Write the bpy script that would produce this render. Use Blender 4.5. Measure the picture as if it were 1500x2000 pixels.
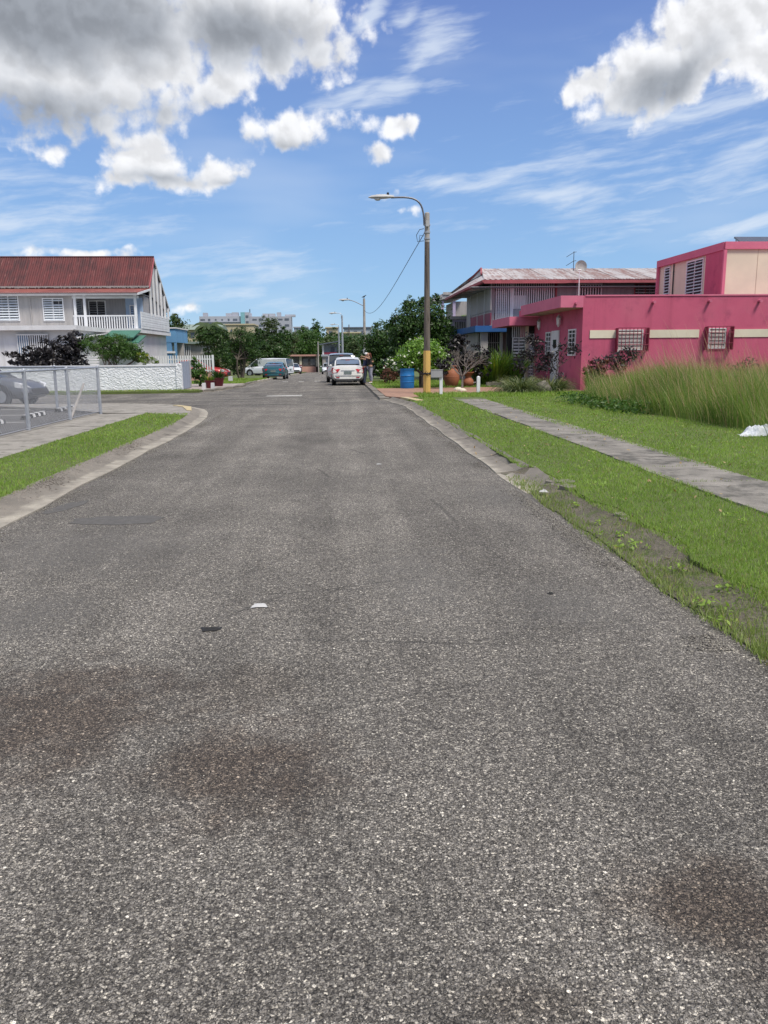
import bpy, bmesh, math, random
import numpy as np
from mathutils import Vector, Matrix
random.seed(7)
RNG = np.random.default_rng(11)
PI = math.pi
scene = bpy.context.scene
COL = scene.collection
for o in list(bpy.data.objects):
    bpy.data.objects.remove(o)

# ------------------------------------------------------------------ camera
F, HY, VX, ROLL, CH = 1560.0, 692.0, 655.0, math.radians(0.5), 1.6
pitch = math.atan((1000 - HY) / F)
yaw = math.atan((750 - VX) / math.hypot(F, 1000 - HY))
fwd = Vector((math.sin(yaw) * math.cos(pitch), math.cos(yaw) * math.cos(pitch), -math.sin(pitch)))
rgt = Vector((math.cos(yaw), -math.sin(yaw), 0))
upv = rgt.cross(fwd)
R2 = rgt * math.cos(ROLL) - upv * math.sin(ROLL)
U2 = rgt * math.sin(ROLL) + upv * math.cos(ROLL)
cam_d = bpy.data.cameras.new('camera')
cam = bpy.data.objects.new('camera', cam_d)
COL.objects.link(cam)
cam.matrix_world = Matrix(((R2.x, U2.x, -fwd.x, 0), (R2.y, U2.y, -fwd.y, 0), (R2.z, U2.z, -fwd.z, CH), (0, 0, 0, 1)))
cam_d.sensor_fit = 'VERTICAL'
cam_d.sensor_height = 24
cam_d.lens = F / 2000 * 24
cam_d.clip_start = 0.05
cam_d.clip_end = 4000
scene.camera = cam

def ray(px, py):
    return fwd + R2 * ((px - 750) / F) - U2 * ((py - 1000) / F)
def W(px, py, D):            # point of the plane y = D seen at that place
    d = ray(px, py); t = D / d.y
    return d.x * t, CH + d.z * t
def WX(px, py, X):           # point of the plane x = X
    d = ray(px, py); t = X / d.x
    return d.y * t, CH + d.z * t
def G(px, py, z=0.0):
    d = ray(px, py); t = (z - CH) / d.z
    return d.x * t, d.y * t
def gz(y):                   # the street falls away gently beyond 45 m
    return 0.0 if y < 45 else -(min(y, 260) - 45) * 0.0145

# ------------------------------------------------------------------ sun, sky
SUN_EL, SUN_AZ = math.radians(58), math.radians(140)      # azimuth clockwise from +Y
sd = bpy.data.lights.new('sun', 'SUN')
so = bpy.data.objects.new('sun', sd)
COL.objects.link(so)
sdir = Vector((math.sin(SUN_AZ) * math.cos(SUN_EL), math.cos(SUN_AZ) * math.cos(SUN_EL), math.sin(SUN_EL)))
so.rotation_euler = sdir.to_track_quat('Z', 'Y').to_euler()
so.location = (20, -20, 40)
sd.energy = 3.2
sd.angle = math.radians(16)
sd.color = (1.0, 0.93, 0.83)
SKY_STRENGTH = 0.12
scene.view_settings.view_transform = 'Standard'
scene.view_settings.look = 'None'
scene.view_settings.exposure = 0.4
scene.view_settings.gamma = 1
scene.view_settings.use_curve_mapping = False

class NT:
    """tiny helper for shader node trees"""
    def __init__(s, nt): s.nt = nt
    def n(s, t, **kw):
        nd = s.nt.nodes.new(t)
        for k, v in kw.items(): setattr(nd, k, v)
        return nd
    def put(s, sock, v):
        if isinstance(v, bpy.types.NodeSocket): s.nt.links.new(v, sock)
        elif v is not None:
            if sock.type == 'RGBA' and hasattr(v, '__len__') and len(v) == 3: v = (*v, 1)
            sock.default_value = v
    def m(s, op, a, b=None, c=None, clamp=False):
        nd = s.n('ShaderNodeMath', operation=op, use_clamp=clamp)
        s.put(nd.inputs[0], a); s.put(nd.inputs[1], b); s.put(nd.inputs[2], c)
        return nd.outputs[0]
    def vm(s, op, a, b=None):
        nd = s.n('ShaderNodeVectorMath', operation=op)
        s.put(nd.inputs[0], a); s.put(nd.inputs[1], b)
        return nd.outputs[0]
    def xyz(s, x=0.0, y=0.0, z=0.0):
        nd = s.n('ShaderNodeCombineXYZ'); s.put(nd.inputs[0], x); s.put(nd.inputs[1], y); s.put(nd.inputs[2], z)
        return nd.outputs[0]
    def sep(s, v):
        nd = s.n('ShaderNodeSeparateXYZ'); s.put(nd.inputs[0], v); return nd.outputs
    def noise(s, v, scale, detail=3, rough=0.5, dist=0.0, lac=2.0):
        nd = s.n('ShaderNodeTexNoise'); s.put(nd.inputs['Vector'], v)
        nd.inputs['Scale'].default_value = scale; nd.inputs['Detail'].default_value = detail
        nd.inputs['Roughness'].default_value = rough; nd.inputs['Distortion'].default_value = dist
        return nd.outputs['Fac']
    def ss(s, v, a, b, o0=0.0, o1=1.0):
        nd = s.n('ShaderNodeMapRange', interpolation_type='SMOOTHSTEP')
        s.put(nd.inputs['Value'], v); s.put(nd.inputs['From Min'], a); s.put(nd.inputs['From Max'], b)
        s.put(nd.inputs['To Min'], o0); s.put(nd.inputs['To Max'], o1)
        return nd.outputs[0]
    def lin(s, v, a, b, o0=0.0, o1=1.0):
        nd = s.n('ShaderNodeMapRange'); nd.clamp = True
        s.put(nd.inputs['Value'], v); s.put(nd.inputs['From Min'], a); s.put(nd.inputs['From Max'], b)
        s.put(nd.inputs['To Min'], o0); s.put(nd.inputs['To Max'], o1)
        return nd.outputs[0]
    def mix(s, f, a, b, blend='MIX'):
        nd = s.n('ShaderNodeMix', data_type='RGBA', blend_type=blend)
        s.put(nd.inputs[0], f); s.put(nd.inputs[6], a); s.put(nd.inputs[7], b)
        return nd.outputs[2]
    def ramp(s, f, stops, interp='LINEAR'):
        nd = s.n('ShaderNodeValToRGB'); nd.color_ramp.interpolation = interp
        e = nd.color_ramp.elements
        while len(e) < len(stops): e.new(0.5)
        for i, (p, c) in enumerate(stops):
            e[i].position = p; e[i].color = (*c, 1) if len(c) == 3 else c
        s.put(nd.inputs[0], f)
        return nd.outputs[0]

world = bpy.data.worlds.new('World')
scene.world = world
world.use_nodes = True
wt = world.node_tree
wt.nodes.clear()
N = NT(wt)
sky = N.n('ShaderNodeTexSky', sky_type='NISHITA')
sky.sun_disc = False
sky.sun_elevation = SUN_EL
sky.sun_rotation = SUN_AZ
sky.air_density = 1.0; sky.dust_density = 0.2; sky.ozone_density = 2.2
skyc = sky.outputs[0]
dirv = N.n('ShaderNodeTexCoord').outputs['Generated']
dx, dy, dz = N.sep(dirv)
az = N.m('ARCTAN2', dx, dy)
el = N.m('ARCSINE', dz)
def azel(px, py):
    d = ray(px, py).normalized()
    return math.atan2(d.x, d.y), math.asin(d.z)

def blob_group(name, blobs):
    g = bpy.data.node_groups.new(name, 'ShaderNodeTree')
    g.interface.new_socket('P', in_out='INPUT', socket_type='NodeSocketVector')
    g.interface.new_socket('F', in_out='OUTPUT', socket_type='NodeSocketFloat')
    K = NT(g)
    gi = K.n('NodeGroupInput'); go = K.n('NodeGroupOutput')
    acc = None
    for (px, py, rx, ry, rot, amp) in blobs:
        a, e = azel(px, py)
        v = K.vm('SUBTRACT', gi.outputs[0], (a, e, 0))
        if rot:
            vr = K.n('ShaderNodeVectorRotate', rotation_type='Z_AXIS')
            K.put(vr.inputs['Vector'], v); vr.inputs['Angle'].default_value = -math.radians(rot)
            v = vr.outputs[0]
        v = K.vm('MULTIPLY', v, (F / rx, F / ry, 0))
        ln = K.n('ShaderNodeVectorMath', operation='LENGTH'); K.put(ln.inputs[0], v)
        f = K.m('MULTIPLY_ADD', ln.outputs['Value'], -amp, amp)
        acc = f if acc is None else K.m('SMOOTH_MAX', acc, f, 0.12)
    K.put(go.inputs[0], acc)
    return g
cum = blob_group('cumulus', [
    # x, y, rx, ry, rotation, thickness
    (60, 60, 420, 165, 0, 1.35), (460, 50, 250, 105, 0, 1.1), (610, 60, 85, 95, -20, 0.8), (560, 125, 90, 50, 0, 0.5),
    (150, 165, 230, 58, 6, 0.8), (420, 160, 130, 55, 12, 0.8), (320, 195, 80, 24, 10, 0.4), (300, 145, 160, 72, 0, 0.8), (60, 225, 110, 24, 0, 0.45),
    (285, 310, 96, 46, 0, 1.0), (235, 348, 72, 30, 0, 0.75), (435, 335, 58, 36, 0, 0.9), (365, 355, 100, 24, 0, 0.6),
    (560, 245, 115, 44, 6, 0.75), (765, 248, 62, 25, 0, 0.8), (728, 298, 36, 20, 0, 0.7),
    (105, 300, 55, 22, 25, 0.5), (745, 378, 36, 16, 0, 0.42), (798, 408, 28, 12, 0, 0.32),
    (1400, 60, 225, 98, 25, 1.15), (1260, 140, 160, 56, 25, 1.0), (1150, 165, 78, 32, 20, 0.9), (1490, 110, 110, 60, 0, 0.9),
    (150, 494, 120, 14, 0, 0.6), (372, 602, 54, 16, 0, 0.6),
])
shd = blob_group('cloud_undersides', [
    (60, 20, 380, 110, 0, 1.5), (480, 75, 190, 62, 0, 1.3), (60, 215, 210, 60, 0, 1.0), (300, 215, 150, 40, 10, 0.55),
    (1285, 165, 120, 42, 15, 1.3), (1360, 120, 80, 40, 20, 0.6), (310, 345, 110, 20, 0, 0.7), (450, 355, 50, 12, 0, 0.6), (560, 275, 120, 16, 0, 0.5)])
cir = blob_group('cirrus', [
    (850, 80, 75, 60, 25, 0.8), (790, 135, 170, 34, 33, 0.95), (690, 180, 120, 26, 25, 0.7), (790, 30, 40, 22, 50, 0.5),
    (1030, 372, 230, 36, -6, 1.0), (880, 350, 90, 22, -4, 0.6), (1180, 395, 70, 22, 0, 0.6),
    (1300, 215, 330, 60, 10, 0.5), (1450, 310, 130, 48, 25, 0.7), (1450, 445, 130, 26, 8, 0.9),
    (710, 20, 60, 16, 50, 0.7), (120, 430, 330, 90, 0, 0.45), (430, 545, 260, 50, 0, 0.4), (1200, 345, 330, 90, 0, 0.35)])
P = N.xyz(az, el, 0.0)
# elsewhere in the sky: unseen noise cumulus, cover thickened for a more neutral fill
inview = N.m('SUBTRACT', 1.0, N.ss(N.m('ABSOLUTE', N.m('SUBTRACT', az, 0.06)), 0.45, 0.65))
above = N.ss(el, 0.42, 0.58)
outside = N.m('MAXIMUM', N.m('SUBTRACT', 1.0, inview), above)
zz = N.m('ADD', N.m('MAXIMUM', dz, 0.02), 0.25)
plane = N.xyz(N.m('DIVIDE', dx, zz), N.m('DIVIDE', dy, zz), 0.0)
def noise2(v, scale, detail, rough=0.5):
    nd = N.n('ShaderNodeTexNoise', noise_dimensions='2D'); N.put(nd.inputs['Vector'], v)
    nd.inputs['Scale'].default_value = scale; nd.inputs['Detail'].default_value = detail; nd.inputs['Roughness'].default_value = rough
    return nd
gen = N.m('MULTIPLY', N.m('SUBTRACT', noise2(plane, 1.6, 2).outputs['Fac'], 0.44), 5.0)
gen = N.m('MULTIPLY_ADD', outside, N.m('ADD', gen, 3.0), -3.0)
wv = N.vm('MULTIPLY', N.vm('SUBTRACT', noise2(P, 9, 4).outputs['Color'], (0.5, 0.5, 0.5)), (0.045, 0.032, 0.0))
PW = N.vm('ADD', P, wv)
def grp(g, v):
    n_ = N.n('ShaderNodeGroup'); n_.node_tree = g; N.put(n_.inputs[0], v); return n_.outputs[0]
base = N.m('MAXIMUM', grp(cum, PW), gen)
def puffs(shift):
    p = N.vm('ADD', N.vm('ADD', P, N.vm('MULTIPLY', wv, (0.5, 0.5, 0))), (shift[0], shift[1], 0))
    a = noise2(p, 22, 4, 0.55).outputs['Fac']
    v = N.n('ShaderNodeTexVoronoi', voronoi_dimensions='2D', feature='F1'); N.put(v.inputs['Vector'], N.vm('ADD', p, N.vm('MULTIPLY', N.xyz(a, a, 0.0), (0.02, 0.02, 0))))
    v.inputs['Scale'].default_value = 30; v.inputs['Detail'].default_value = 1.0; v.inputs['Roughness'].default_value = 0.45
    return a, v.outputs['Distance']
a0, v0 = puffs((0, 0)); a1, v1 = puffs((0.004, 0.010))
fine = noise2(P, 70, 4, 0.6).outputs['Fac']
f0 = N.m('ADD', base, N.m('MULTIPLY', N.m('SUBTRACT', a0, 0.5), 0.85))
f0 = N.m('SUBTRACT', f0, N.m('MULTIPLY', N.m('SUBTRACT', v0, 0.42), 0.42))
f0 = N.m('ADD', f0, N.m('MULTIPLY', N.m('SUBTRACT', fine, 0.5), 0.42))
dens = N.ss(f0, 0.0, 0.42)
relief = N.m('ADD', N.m('MULTIPLY', N.m('SUBTRACT', a0, a1), 2.2), N.m('MULTIPLY', N.m('SUBTRACT', v1, v0), 0.8))
light = N.ss(relief, -0.5, 0.45, 0.86, 1.10)
under = N.m('MAXIMUM', grp(shd, PW), N.m('MULTIPLY_ADD', gen, 0.8, -0.35))
thick = N.ss(N.m('ADD', under, N.m('MULTIPLY', N.m('SUBTRACT', a0, 0.5), 0.8)), -0.2, 1.1)
rim = N.ss(f0, 0.1, 1.0, 1.0, 0.90)
light = N.m('MULTIPLY', N.m('MULTIPLY', light, rim), N.m('MULTIPLY_ADD', thick, -0.50, 1.0))
cloud = N.mix(thick, (6.1, 6.15, 6.3), (4.7, 5.05, 5.6))
cloud = N.mix(1.0, cloud, N.xyz(light, light, light), 'MULTIPLY')
# cirrus streaks
rotp = N.n('ShaderNodeVectorRotate', rotation_type='Z_AXIS'); N.put(rotp.inputs['Vector'], P); rotp.inputs['Angle'].default_value = -0.12
st = noise2(N.vm('ADD', N.vm('MULTIPLY', rotp.outputs[0], (7, 42, 0)), N.vm('MULTIPLY', wv, (9, 20, 0))), 1.0, 5, 0.6).outputs['Fac']
cirf = N.m('MULTIPLY', N.ss(N.m('ADD', grp(cir, PW), N.m('MULTIPLY', N.m('SUBTRACT', st, 0.5), 2.2)), -0.05, 1.0), 0.72)
veil = N.m('MULTIPLY', N.ss(noise2(N.vm('MULTIPLY', P, (3, 13, 0)), 1.0, 3).outputs['Fac'], 0.42, 0.8), 0.20)
cirf = N.m('MAXIMUM', cirf, veil)
grad = N.ramp(N.m('MULTIPLY', el, 1.0 / 1.571), [(0.0, (0.38, 0.66, 0.94)), (0.05, (0.33, 0.59, 0.93)), (0.13, (0.26, 0.47, 0.87)), (0.24, (0.185, 0.30, 0.70)), (0.55, (0.14, 0.22, 0.56)), (1.0, (0.12, 0.19, 0.50))])
grad = N.mix(1.0, grad, (5.9, 5.9, 5.9), 'MULTIPLY')
tint = N.mix(0.25, grad, N.mix(1.0, skyc, (0.62, 0.66, 0.76), 'MULTIPLY'))
c1 = N.mix(cirf, tint, (4.9, 5.4, 6.1))
c2 = N.mix(N.m('MULTIPLY', dens, 0.97), c1, cloud)
below = N.ss(el, -0.02, 0.0)
c3 = N.mix(below, skyc, c2)
bg = N.n('ShaderNodeBackground'); N.put(bg.inputs[0], c3); bg.inputs[1].default_value = SKY_STRENGTH
wo = N.n('ShaderNodeOutputWorld'); wt.links.new(bg.outputs[0], wo.inputs[0])
world.cycles.sampling_method = 'MANUAL'
world.cycles.sample_map_resolution = 512
scene.cycles.max_bounces = 6
scene.cycles.diffuse_bounces = 3
scene.cycles.glossy_bounces = 2
scene.cycles.transmission_bounces = 3
scene.cycles.transparent_max_bounces = 6

# ------------------------------------------------------------------ materials
def new_mat(name):
    m = bpy.data.materials.new(name); m.use_nodes = True
    m.node_tree.nodes.clear()
    K = NT(m.node_tree)
    out = K.n('ShaderNodeOutputMaterial')
    b = K.n('ShaderNodeBsdfPrincipled')
    m.node_tree.links.new(b.outputs[0], out.inputs[0])
    return m, K, b, out
def mk(name, c, c2=None, scale=3.0, rough=0.7, bump=0.0, bscale=40.0, metal=0.0, amt=0.5, fine=0.0, stretch=(1, 1, 1), spec=0.4, bdist=0.01, dirt=None, drange=(0.55, 0.7), coat=0.0):
    m, K, b, out = new_mat(name)
    pos = K.n('ShaderNodeNewGeometry').outputs['Position']
    p = K.vm('MULTIPLY', pos, stretch)
    c2 = c2 or tuple(x * 0.78 for x in c)
    f = K.ss(K.noise(p, scale, 5, 0.6), 0.5 - amt * 0.4, 0.5 + amt * 0.4)
    col = K.mix(f, c, c2)
    if dirt:
        col = K.mix(K.ss(K.noise(K.vm('ADD', p, (7, 3, 1)), scale * 1.7, 7, 0.65), *drange), col, dirt)
    if fine:
        g = K.lin(K.noise(pos, bscale * 1.6, 3, 0.7), 0.3, 0.7, 1 - fine, 1 + fine)
        col = K.mix(1.0, col, K.xyz(g, g, g), 'MULTIPLY')
    oi = K.n('ShaderNodeObjectInfo').outputs['Random']
    v = K.lin(oi, 0, 1, 0.95, 1.05)
    col = K.mix(1.0, col, K.xyz(v, v, v), 'MULTIPLY')
    K.put(b.inputs['Base Color'], col)
    b.inputs['Roughness'].default_value = rough
    b.inputs['Metallic'].default_value = metal
    b.inputs['Specular IOR Level'].default_value = spec
    b.inputs['Coat Weight'].default_value = coat; b.inputs['Coat Roughness'].default_value = 0.18
    if bump:
        bn = K.n('ShaderNodeBump'); bn.inputs['Strength'].default_value = bump; bn.inputs['Distance'].default_value = bdist
        K.put(bn.inputs['Height'], K.noise(p, bscale, 5, 0.6))
        K.put(b.inputs['Normal'], bn.outputs[0])
    return m
def leafmat(name, lo, hi, trans=0.35, rough=0.55, extra=None):
    m, K, b, out = new_mat(name)
    at = K.n('ShaderNodeAttribute', attribute_name='tint').outputs['Fac']
    stops = [(0.0, lo), (0.9 if extra else 1.0, hi)]
    if extra: stops.append((0.97, extra))
    col = K.ramp(at, stops)
    K.put(b.inputs['Base Color'], col); b.inputs['Roughness'].default_value = rough
    b.inputs['Specular IOR Level'].default_value = 0.35
    tr = K.n('ShaderNodeBsdfTranslucent'); K.put(tr.inputs[0], K.mix(1.0, col, (1.25, 1.35, 0.6), 'MULTIPLY'))
    ms = K.n('ShaderNodeMixShader'); ms.inputs[0].default_value = trans
    m.node_tree.links.new(b.outputs[0], ms.inputs[1]); m.node_tree.links.new(tr.outputs[0], ms.inputs[2])
    m.node_tree.links.new(ms.outputs[0], out.inputs[0])
    return m

def asphalt_mat():
    m, K, b, out = new_mat('worn asphalt')
    pos = K.n('ShaderNodeNewGeometry').outputs['Position']
    wn = K.n('ShaderNodeTexNoise'); K.put(wn.inputs['Vector'], pos); wn.inputs['Scale'].default_value = 95; wn.inputs['Detail'].default_value = 2
    wc = K.vm('SUBTRACT', wn.outputs['Color'], (0.5, 0.5, 0.5))
    pw = K.vm('ADD', pos, K.vm('MULTIPLY', wc, (0.014, 0.014, 0)))
    v1 = K.n('ShaderNodeTexVoronoi'); K.put(v1.inputs['Vector'], pw); v1.inputs['Scale'].default_value = 130
    v2 = K.n('ShaderNodeTexVoronoi'); K.put(v2.inputs['Vector'], pw); v2.inputs['Scale'].default_value = 60
    v3 = K.n('ShaderNodeTexVoronoi'); K.put(v3.inputs['Vector'], pw); v3.inputs['Scale'].default_value = 230
    r1 = K.sep(v1.outputs['Color']); r2 = K.sep(v2.outputs['Color']); r3 = K.sep(v3.outputs['Color'])
    big = K.noise(pos, 0.55, 4, 0.55)
    mid = K.noise(K.vm('MULTIPLY', pos, (1.0, 0.45, 1)), 2.6, 5, 0.6)
    clus = K.noise(pos, 38, 3, 0.6)
    st = K.ramp(K.m('ADD', r1[0], K.m('MULTIPLY', K.m('SUBTRACT', clus, 0.5), 0.9)), [(0.0, (0.045, 0.041, 0.037)), (0.35, (0.10, 0.092, 0.082)), (0.65, (0.18, 0.168, 0.150)), (0.90, (0.26, 0.24, 0.205)), (1.0, (0.42, 0.39, 0.33))])
    sf = K.ramp(r3[1], [(0.0, (0.04, 0.037, 0.033)), (0.6, (0.13, 0.12, 0.106)), (1.0, (0.36, 0.335, 0.29))])
    isst = K.ss(K.m('ADD', v1.outputs['Distance'], K.m('MULTIPLY', r1[1], 0.30)), 0.80, 0.58)
    col = K.mix(isst, K.mix(0.55, sf, (0.022, 0.020, 0.018)), st)
    void = K.ss(K.noise(pos, 75, 3, 0.6), 0.42, 0.33)
    col = K.mix(K.m('MULTIPLY', void, 0.8), col, (0.022, 0.020, 0.019))
    # sparse bigger pale chips
    chip = K.m('MULTIPLY', K.ss(r2[0], 0.98, 0.986), K.ss(v2.outputs['Distance'], 0.36, 0.30))
    col = K.mix(chip, col, K.ramp(r2[1], [(0.0, (0.30, 0.28, 0.24)), (1.0, (0.68, 0.64, 0.55))]))
    # wear: tone over metres
    tone = K.m('MULTIPLY', K.lin(big, 0.3, 0.7, 1.32, 2.0), K.lin(mid, 0.25, 0.75, 0.86, 1.14))
    x, y, z = K.sep(pos)
    lane = K.noise(K.vm('MULTIPLY', pos, (1.9, 0.10, 0)), 1.0, 5, 0.6)
    tone = K.m('MULTIPLY', tone, K.lin(lane, 0.28, 0.72, 0.76, 1.24))
    blot = K.noise(K.vm('ADD', pos, (3.1, 9.2, 0)), 6.5, 5, 0.65)
    tone = K.m('MULTIPLY', tone, K.lin(blot, 0.3, 0.7, 0.88, 1.12))
    grit = K.noise(K.vm('MULTIPLY', pos, (1.0, 0.75, 0)), 30, 4, 0.7)
    tone = K.m('MULTIPLY', tone, K.lin(grit, 0.32, 0.68, 0.74, 1.26))
    # polished wheel paths
    wx = K.m('ABSOLUTE', K.m('SUBTRACT', K.m('ABSOLUTE', K.m('ADD', x, 0.45)), 0.85))
    tone = K.m('MULTIPLY', tone, K.ss(wx, 0.1, 0.7, 1.07, 0.96))
    # dark tarry patches and stains: (cx, cy, rx, ry, dark, brown)
    def ell(cx, cy, rx, ry, rough=1.1):
        v = K.vm('MULTIPLY', K.vm('SUBTRACT', pos, (cx, cy, 0)), (1 / rx, 1 / ry, 0))
        ln = K.n('ShaderNodeVectorMath', operation='LENGTH'); K.put(ln.inputs[0], v)
        nn = K.noise(K.vm('MULTIPLY', pos, (1.0, 1.0, 0)), 4.2, 9, 0.72)
        return K.ss(K.m('ADD', ln.outputs['Value'], K.m('MULTIPLY', K.m('SUBTRACT', nn, 0.5), rough * 2.0)), 1.15, 0.15)
    def stain(px, py, rpx, rpy, **k):
        cx, cy = G(px, py); rx = abs(G(px + rpx, py)[0] - G(px - rpx, py)[0]) / 2
        ry = abs(G(px, py - rpy)[1] - G(px, py + rpy)[1]) / 2
        return ell(cx, cy, rx, ry, **k)
    brown = K.m('MAXIMUM', stain(100, 1400, 290, 150), K.m('MAXIMUM', stain(480, 1500, 260, 130), stain(1420, 1770, 270, 150)))
    brown2 = K.m('MAXIMUM', stain(470, 1340, 180, 60), stain(1060, 1960, 200, 60))
    smooth = K.m('MAXIMUM', stain(150, 1075, 300, 60), stain(60, 1200, 150, 60))
    sm2 = K.m('MAXIMUM', stain(1000, 970, 120, 30), K.m('MAXIMUM', stain(1120, 1180, 160, 60), stain(820, 1130, 120, 100)))
    far = K.ss(y, 26, 33)
    col = K.mix(1.0, col, K.xyz(tone, tone, tone), 'MULTIPLY')
    col = K.mix(K.m('MULTIPLY', brown, 0.78), col, K.mix(1.0, col, (0.40, 0.31, 0.25), 'MULTIPLY'))
    col = K.mix(K.m('MULTIPLY', brown2, 0.5), col, K.mix(1.0, col, (0.50, 0.45, 0.41), 'MULTIPLY'))
    col = K.mix(K.m('MULTIPLY', smooth, 0.5), col, (0.15, 0.143, 0.133))
    col = K.mix(K.m('MULTIPLY', sm2, 0.30), col, (0.17, 0.165, 0.155))
    # dark band along the crossing
    col = K.mix(K.m('MULTIPLY', K.m('MULTIPLY', K.ss(y, 24.5, 26.5), K.ss(K.noise(K.vm('MULTIPLY', pos, (0.4, 1, 1)), 1.4, 5, 0.6), 0.42, 0.6)), 0.45), col, (0.055, 0.054, 0.053))
    # fine cracks
    vc = K.n('ShaderNodeTexVoronoi', feature='DISTANCE_TO_EDGE'); K.put(vc.inputs['Vector'], K.vm('ADD', K.vm('MULTIPLY', pos, (0.5, 1.3, 0)), K.vm('MULTIPLY', K.vm('SUBTRACT', wn.outputs['Color'], (0.5, 0.5, 0.5)), (0.02, 0.02, 0))))
    vc.inputs['Scale'].default_value = 0.7
    cr = K.m('MULTIPLY', K.ss(vc.outputs['Distance'], 0.010, 0.003), K.ss(K.noise(pos, 0.35, 2), 0.46, 0.56))
    col = K.mix(K.m('MULTIPLY', cr, 0.38), col, (0.03, 0.03, 0.03))
    K.put(b.inputs['Base Color'], col)
    K.put(b.inputs['Roughness'], K.lin(brown, 0, 1, 0.88, 0.7))
    b.inputs['Specular IOR Level'].default_value = 0.35
    h = K.m('ADD', K.m('MULTIPLY', K.m('MULTIPLY', v1.outputs['Distance'], -1.0), K.lin(r1[1], 0, 1, 0.5, 1.4)), K.m('MULTIPLY', v3.outputs['Distance'], -0.35))
    h = K.m('ADD', h, K.m('ADD', K.m('MULTIPLY', mid, 1.2), K.m('MULTIPLY', void, -0.9)))
    bn = K.n('ShaderNodeBump'); bn.inputs['Strength'].default_value = 1.0; bn.inputs['Distance'].default_value = 0.0085
    K.put(bn.inputs['Height'], h); K.put(b.inputs['Normal'], bn.outputs[0])
    return m

M = {}
M['asphalt'] = asphalt_mat()
M['lot'] = mk('parking lot asphalt', (0.085, 0.083, 0.080), (0.062, 0.06, 0.058), 1.2, 0.9, 0.6, 90, fine=0.35)
M['concrete'] = mk('weathered concrete', (0.33, 0.31, 0.275), (0.21, 0.195, 0.17), 2.2, 0.9, 0.6, 55, fine=0.22, amt=0.7, dirt=(0.10, 0.095, 0.08), drange=(0.52, 0.72))
M['concrete_l'] = mk('pale gutter concrete', (0.42, 0.385, 0.32), (0.27, 0.25, 0.21), 2.4, 0.9, 0.5, 60, fine=0.2, amt=0.7, dirt=(0.15, 0.135, 0.105), drange=(0.55, 0.75))
M['walk_r'] = mk('stained old pavement concrete', (0.29, 0.27, 0.24), (0.13, 0.122, 0.105), 1.9, 0.92, 0.7, 50, fine=0.25, amt=0.8, dirt=(0.085, 0.082, 0.07), drange=(0.48, 0.68))
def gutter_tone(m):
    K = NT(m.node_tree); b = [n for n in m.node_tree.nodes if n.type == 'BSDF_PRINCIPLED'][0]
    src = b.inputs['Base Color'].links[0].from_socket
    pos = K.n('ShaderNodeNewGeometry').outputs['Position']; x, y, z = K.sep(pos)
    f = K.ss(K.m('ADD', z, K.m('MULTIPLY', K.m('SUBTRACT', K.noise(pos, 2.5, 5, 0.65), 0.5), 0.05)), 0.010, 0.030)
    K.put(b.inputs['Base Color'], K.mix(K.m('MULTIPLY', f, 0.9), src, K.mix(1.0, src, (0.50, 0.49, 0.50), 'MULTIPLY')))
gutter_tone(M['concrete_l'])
M['rubble'] = mk('exposed pebble gutter', (0.30, 0.27, 0.235), (0.17, 0.155, 0.14), 26, 0.95, 1.0, 45, fine=0.4, amt=0.9, bdist=0.03)
M['dirt'] = mk('trodden dirt', (0.165, 0.145, 0.115), (0.095, 0.085, 0.062), 3.2, 0.95, 0.9, 30, fine=0.3, amt=0.8, dirt=(0.075, 0.10, 0.03), drange=(0.5, 0.68), bdist=0.03)
M['soil'] = mk('soil under turf', (0.10, 0.14, 0.035), (0.085, 0.10, 0.035), 4, 0.95, 0.5, 30, fine=0.3)
M['terrain'] = mk('distant turf', (0.06, 0.105, 0.028), (0.045, 0.07, 0.022), 0.6, 0.95, 0.3, 12, fine=0.3)
M['brickpave'] = mk('terracotta paving', (0.36, 0.215, 0.15), (0.26, 0.155, 0.11), 6, 0.85, 0.3, 40, fine=0.25)
M['driveway'] = mk('pinkish driveway', (0.36, 0.31, 0.29), (0.26, 0.225, 0.21), 1.2, 0.85, 0.3, 40, fine=0.15)
M['whitepaint'] = mk('worn road paint', (0.55, 0.54, 0.50), (0.30, 0.29, 0.27), 9, 0.8, 0, amt=0.9, dirt=(0.12, 0.12, 0.115), drange=(0.5, 0.62))
M['yellowpaint'] = mk('yellow kerb paint', (0.55, 0.43, 0.20), (0.36, 0.32, 0.24), 12, 0.75, 0.3, 30)
M['stucco'] = mk('white stucco', (0.74, 0.76, 0.78), (0.66, 0.68, 0.70), 1.5, 0.85)
def stucco_relief(m):
    K = NT(m.node_tree)
    b = [n for n in m.node_tree.nodes if n.type == 'BSDF_PRINCIPLED'][0]
    pos = K.n('ShaderNodeNewGeometry').outputs['Position']
    v = K.n('ShaderNodeTexVoronoi', feature='SMOOTH_F1'); v.inputs['Scale'].default_value = 11
    K.put(v.inputs['Vector'], K.vm('ADD', K.vm('MULTIPLY', pos, (1, 1, 1.5)), K.vm('MULTIPLY', K.xyz(K.noise(pos, 5, 3), K.noise(pos, 7, 3), K.noise(pos, 6, 2)), (0.35, 0.35, 0.35))))
    bn = K.n('ShaderNodeBump'); bn.inputs['Strength'].default_value = 1.0; bn.inputs['Distance'].default_value = 0.045
    K.put(bn.inputs['Height'], K.m('ADD', v.outputs['Distance'], K.m('MULTIPLY', K.noise(pos, 30, 3), 0.15)))
    K.put(b.inputs['Normal'], bn.outputs[0])
stucco_relief(M['stucco'])
M['white'] = mk('white painted metal', (0.74, 0.75, 0.77), (0.62, 0.63, 0.65), 2, 0.5, amt=0.6)
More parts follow.
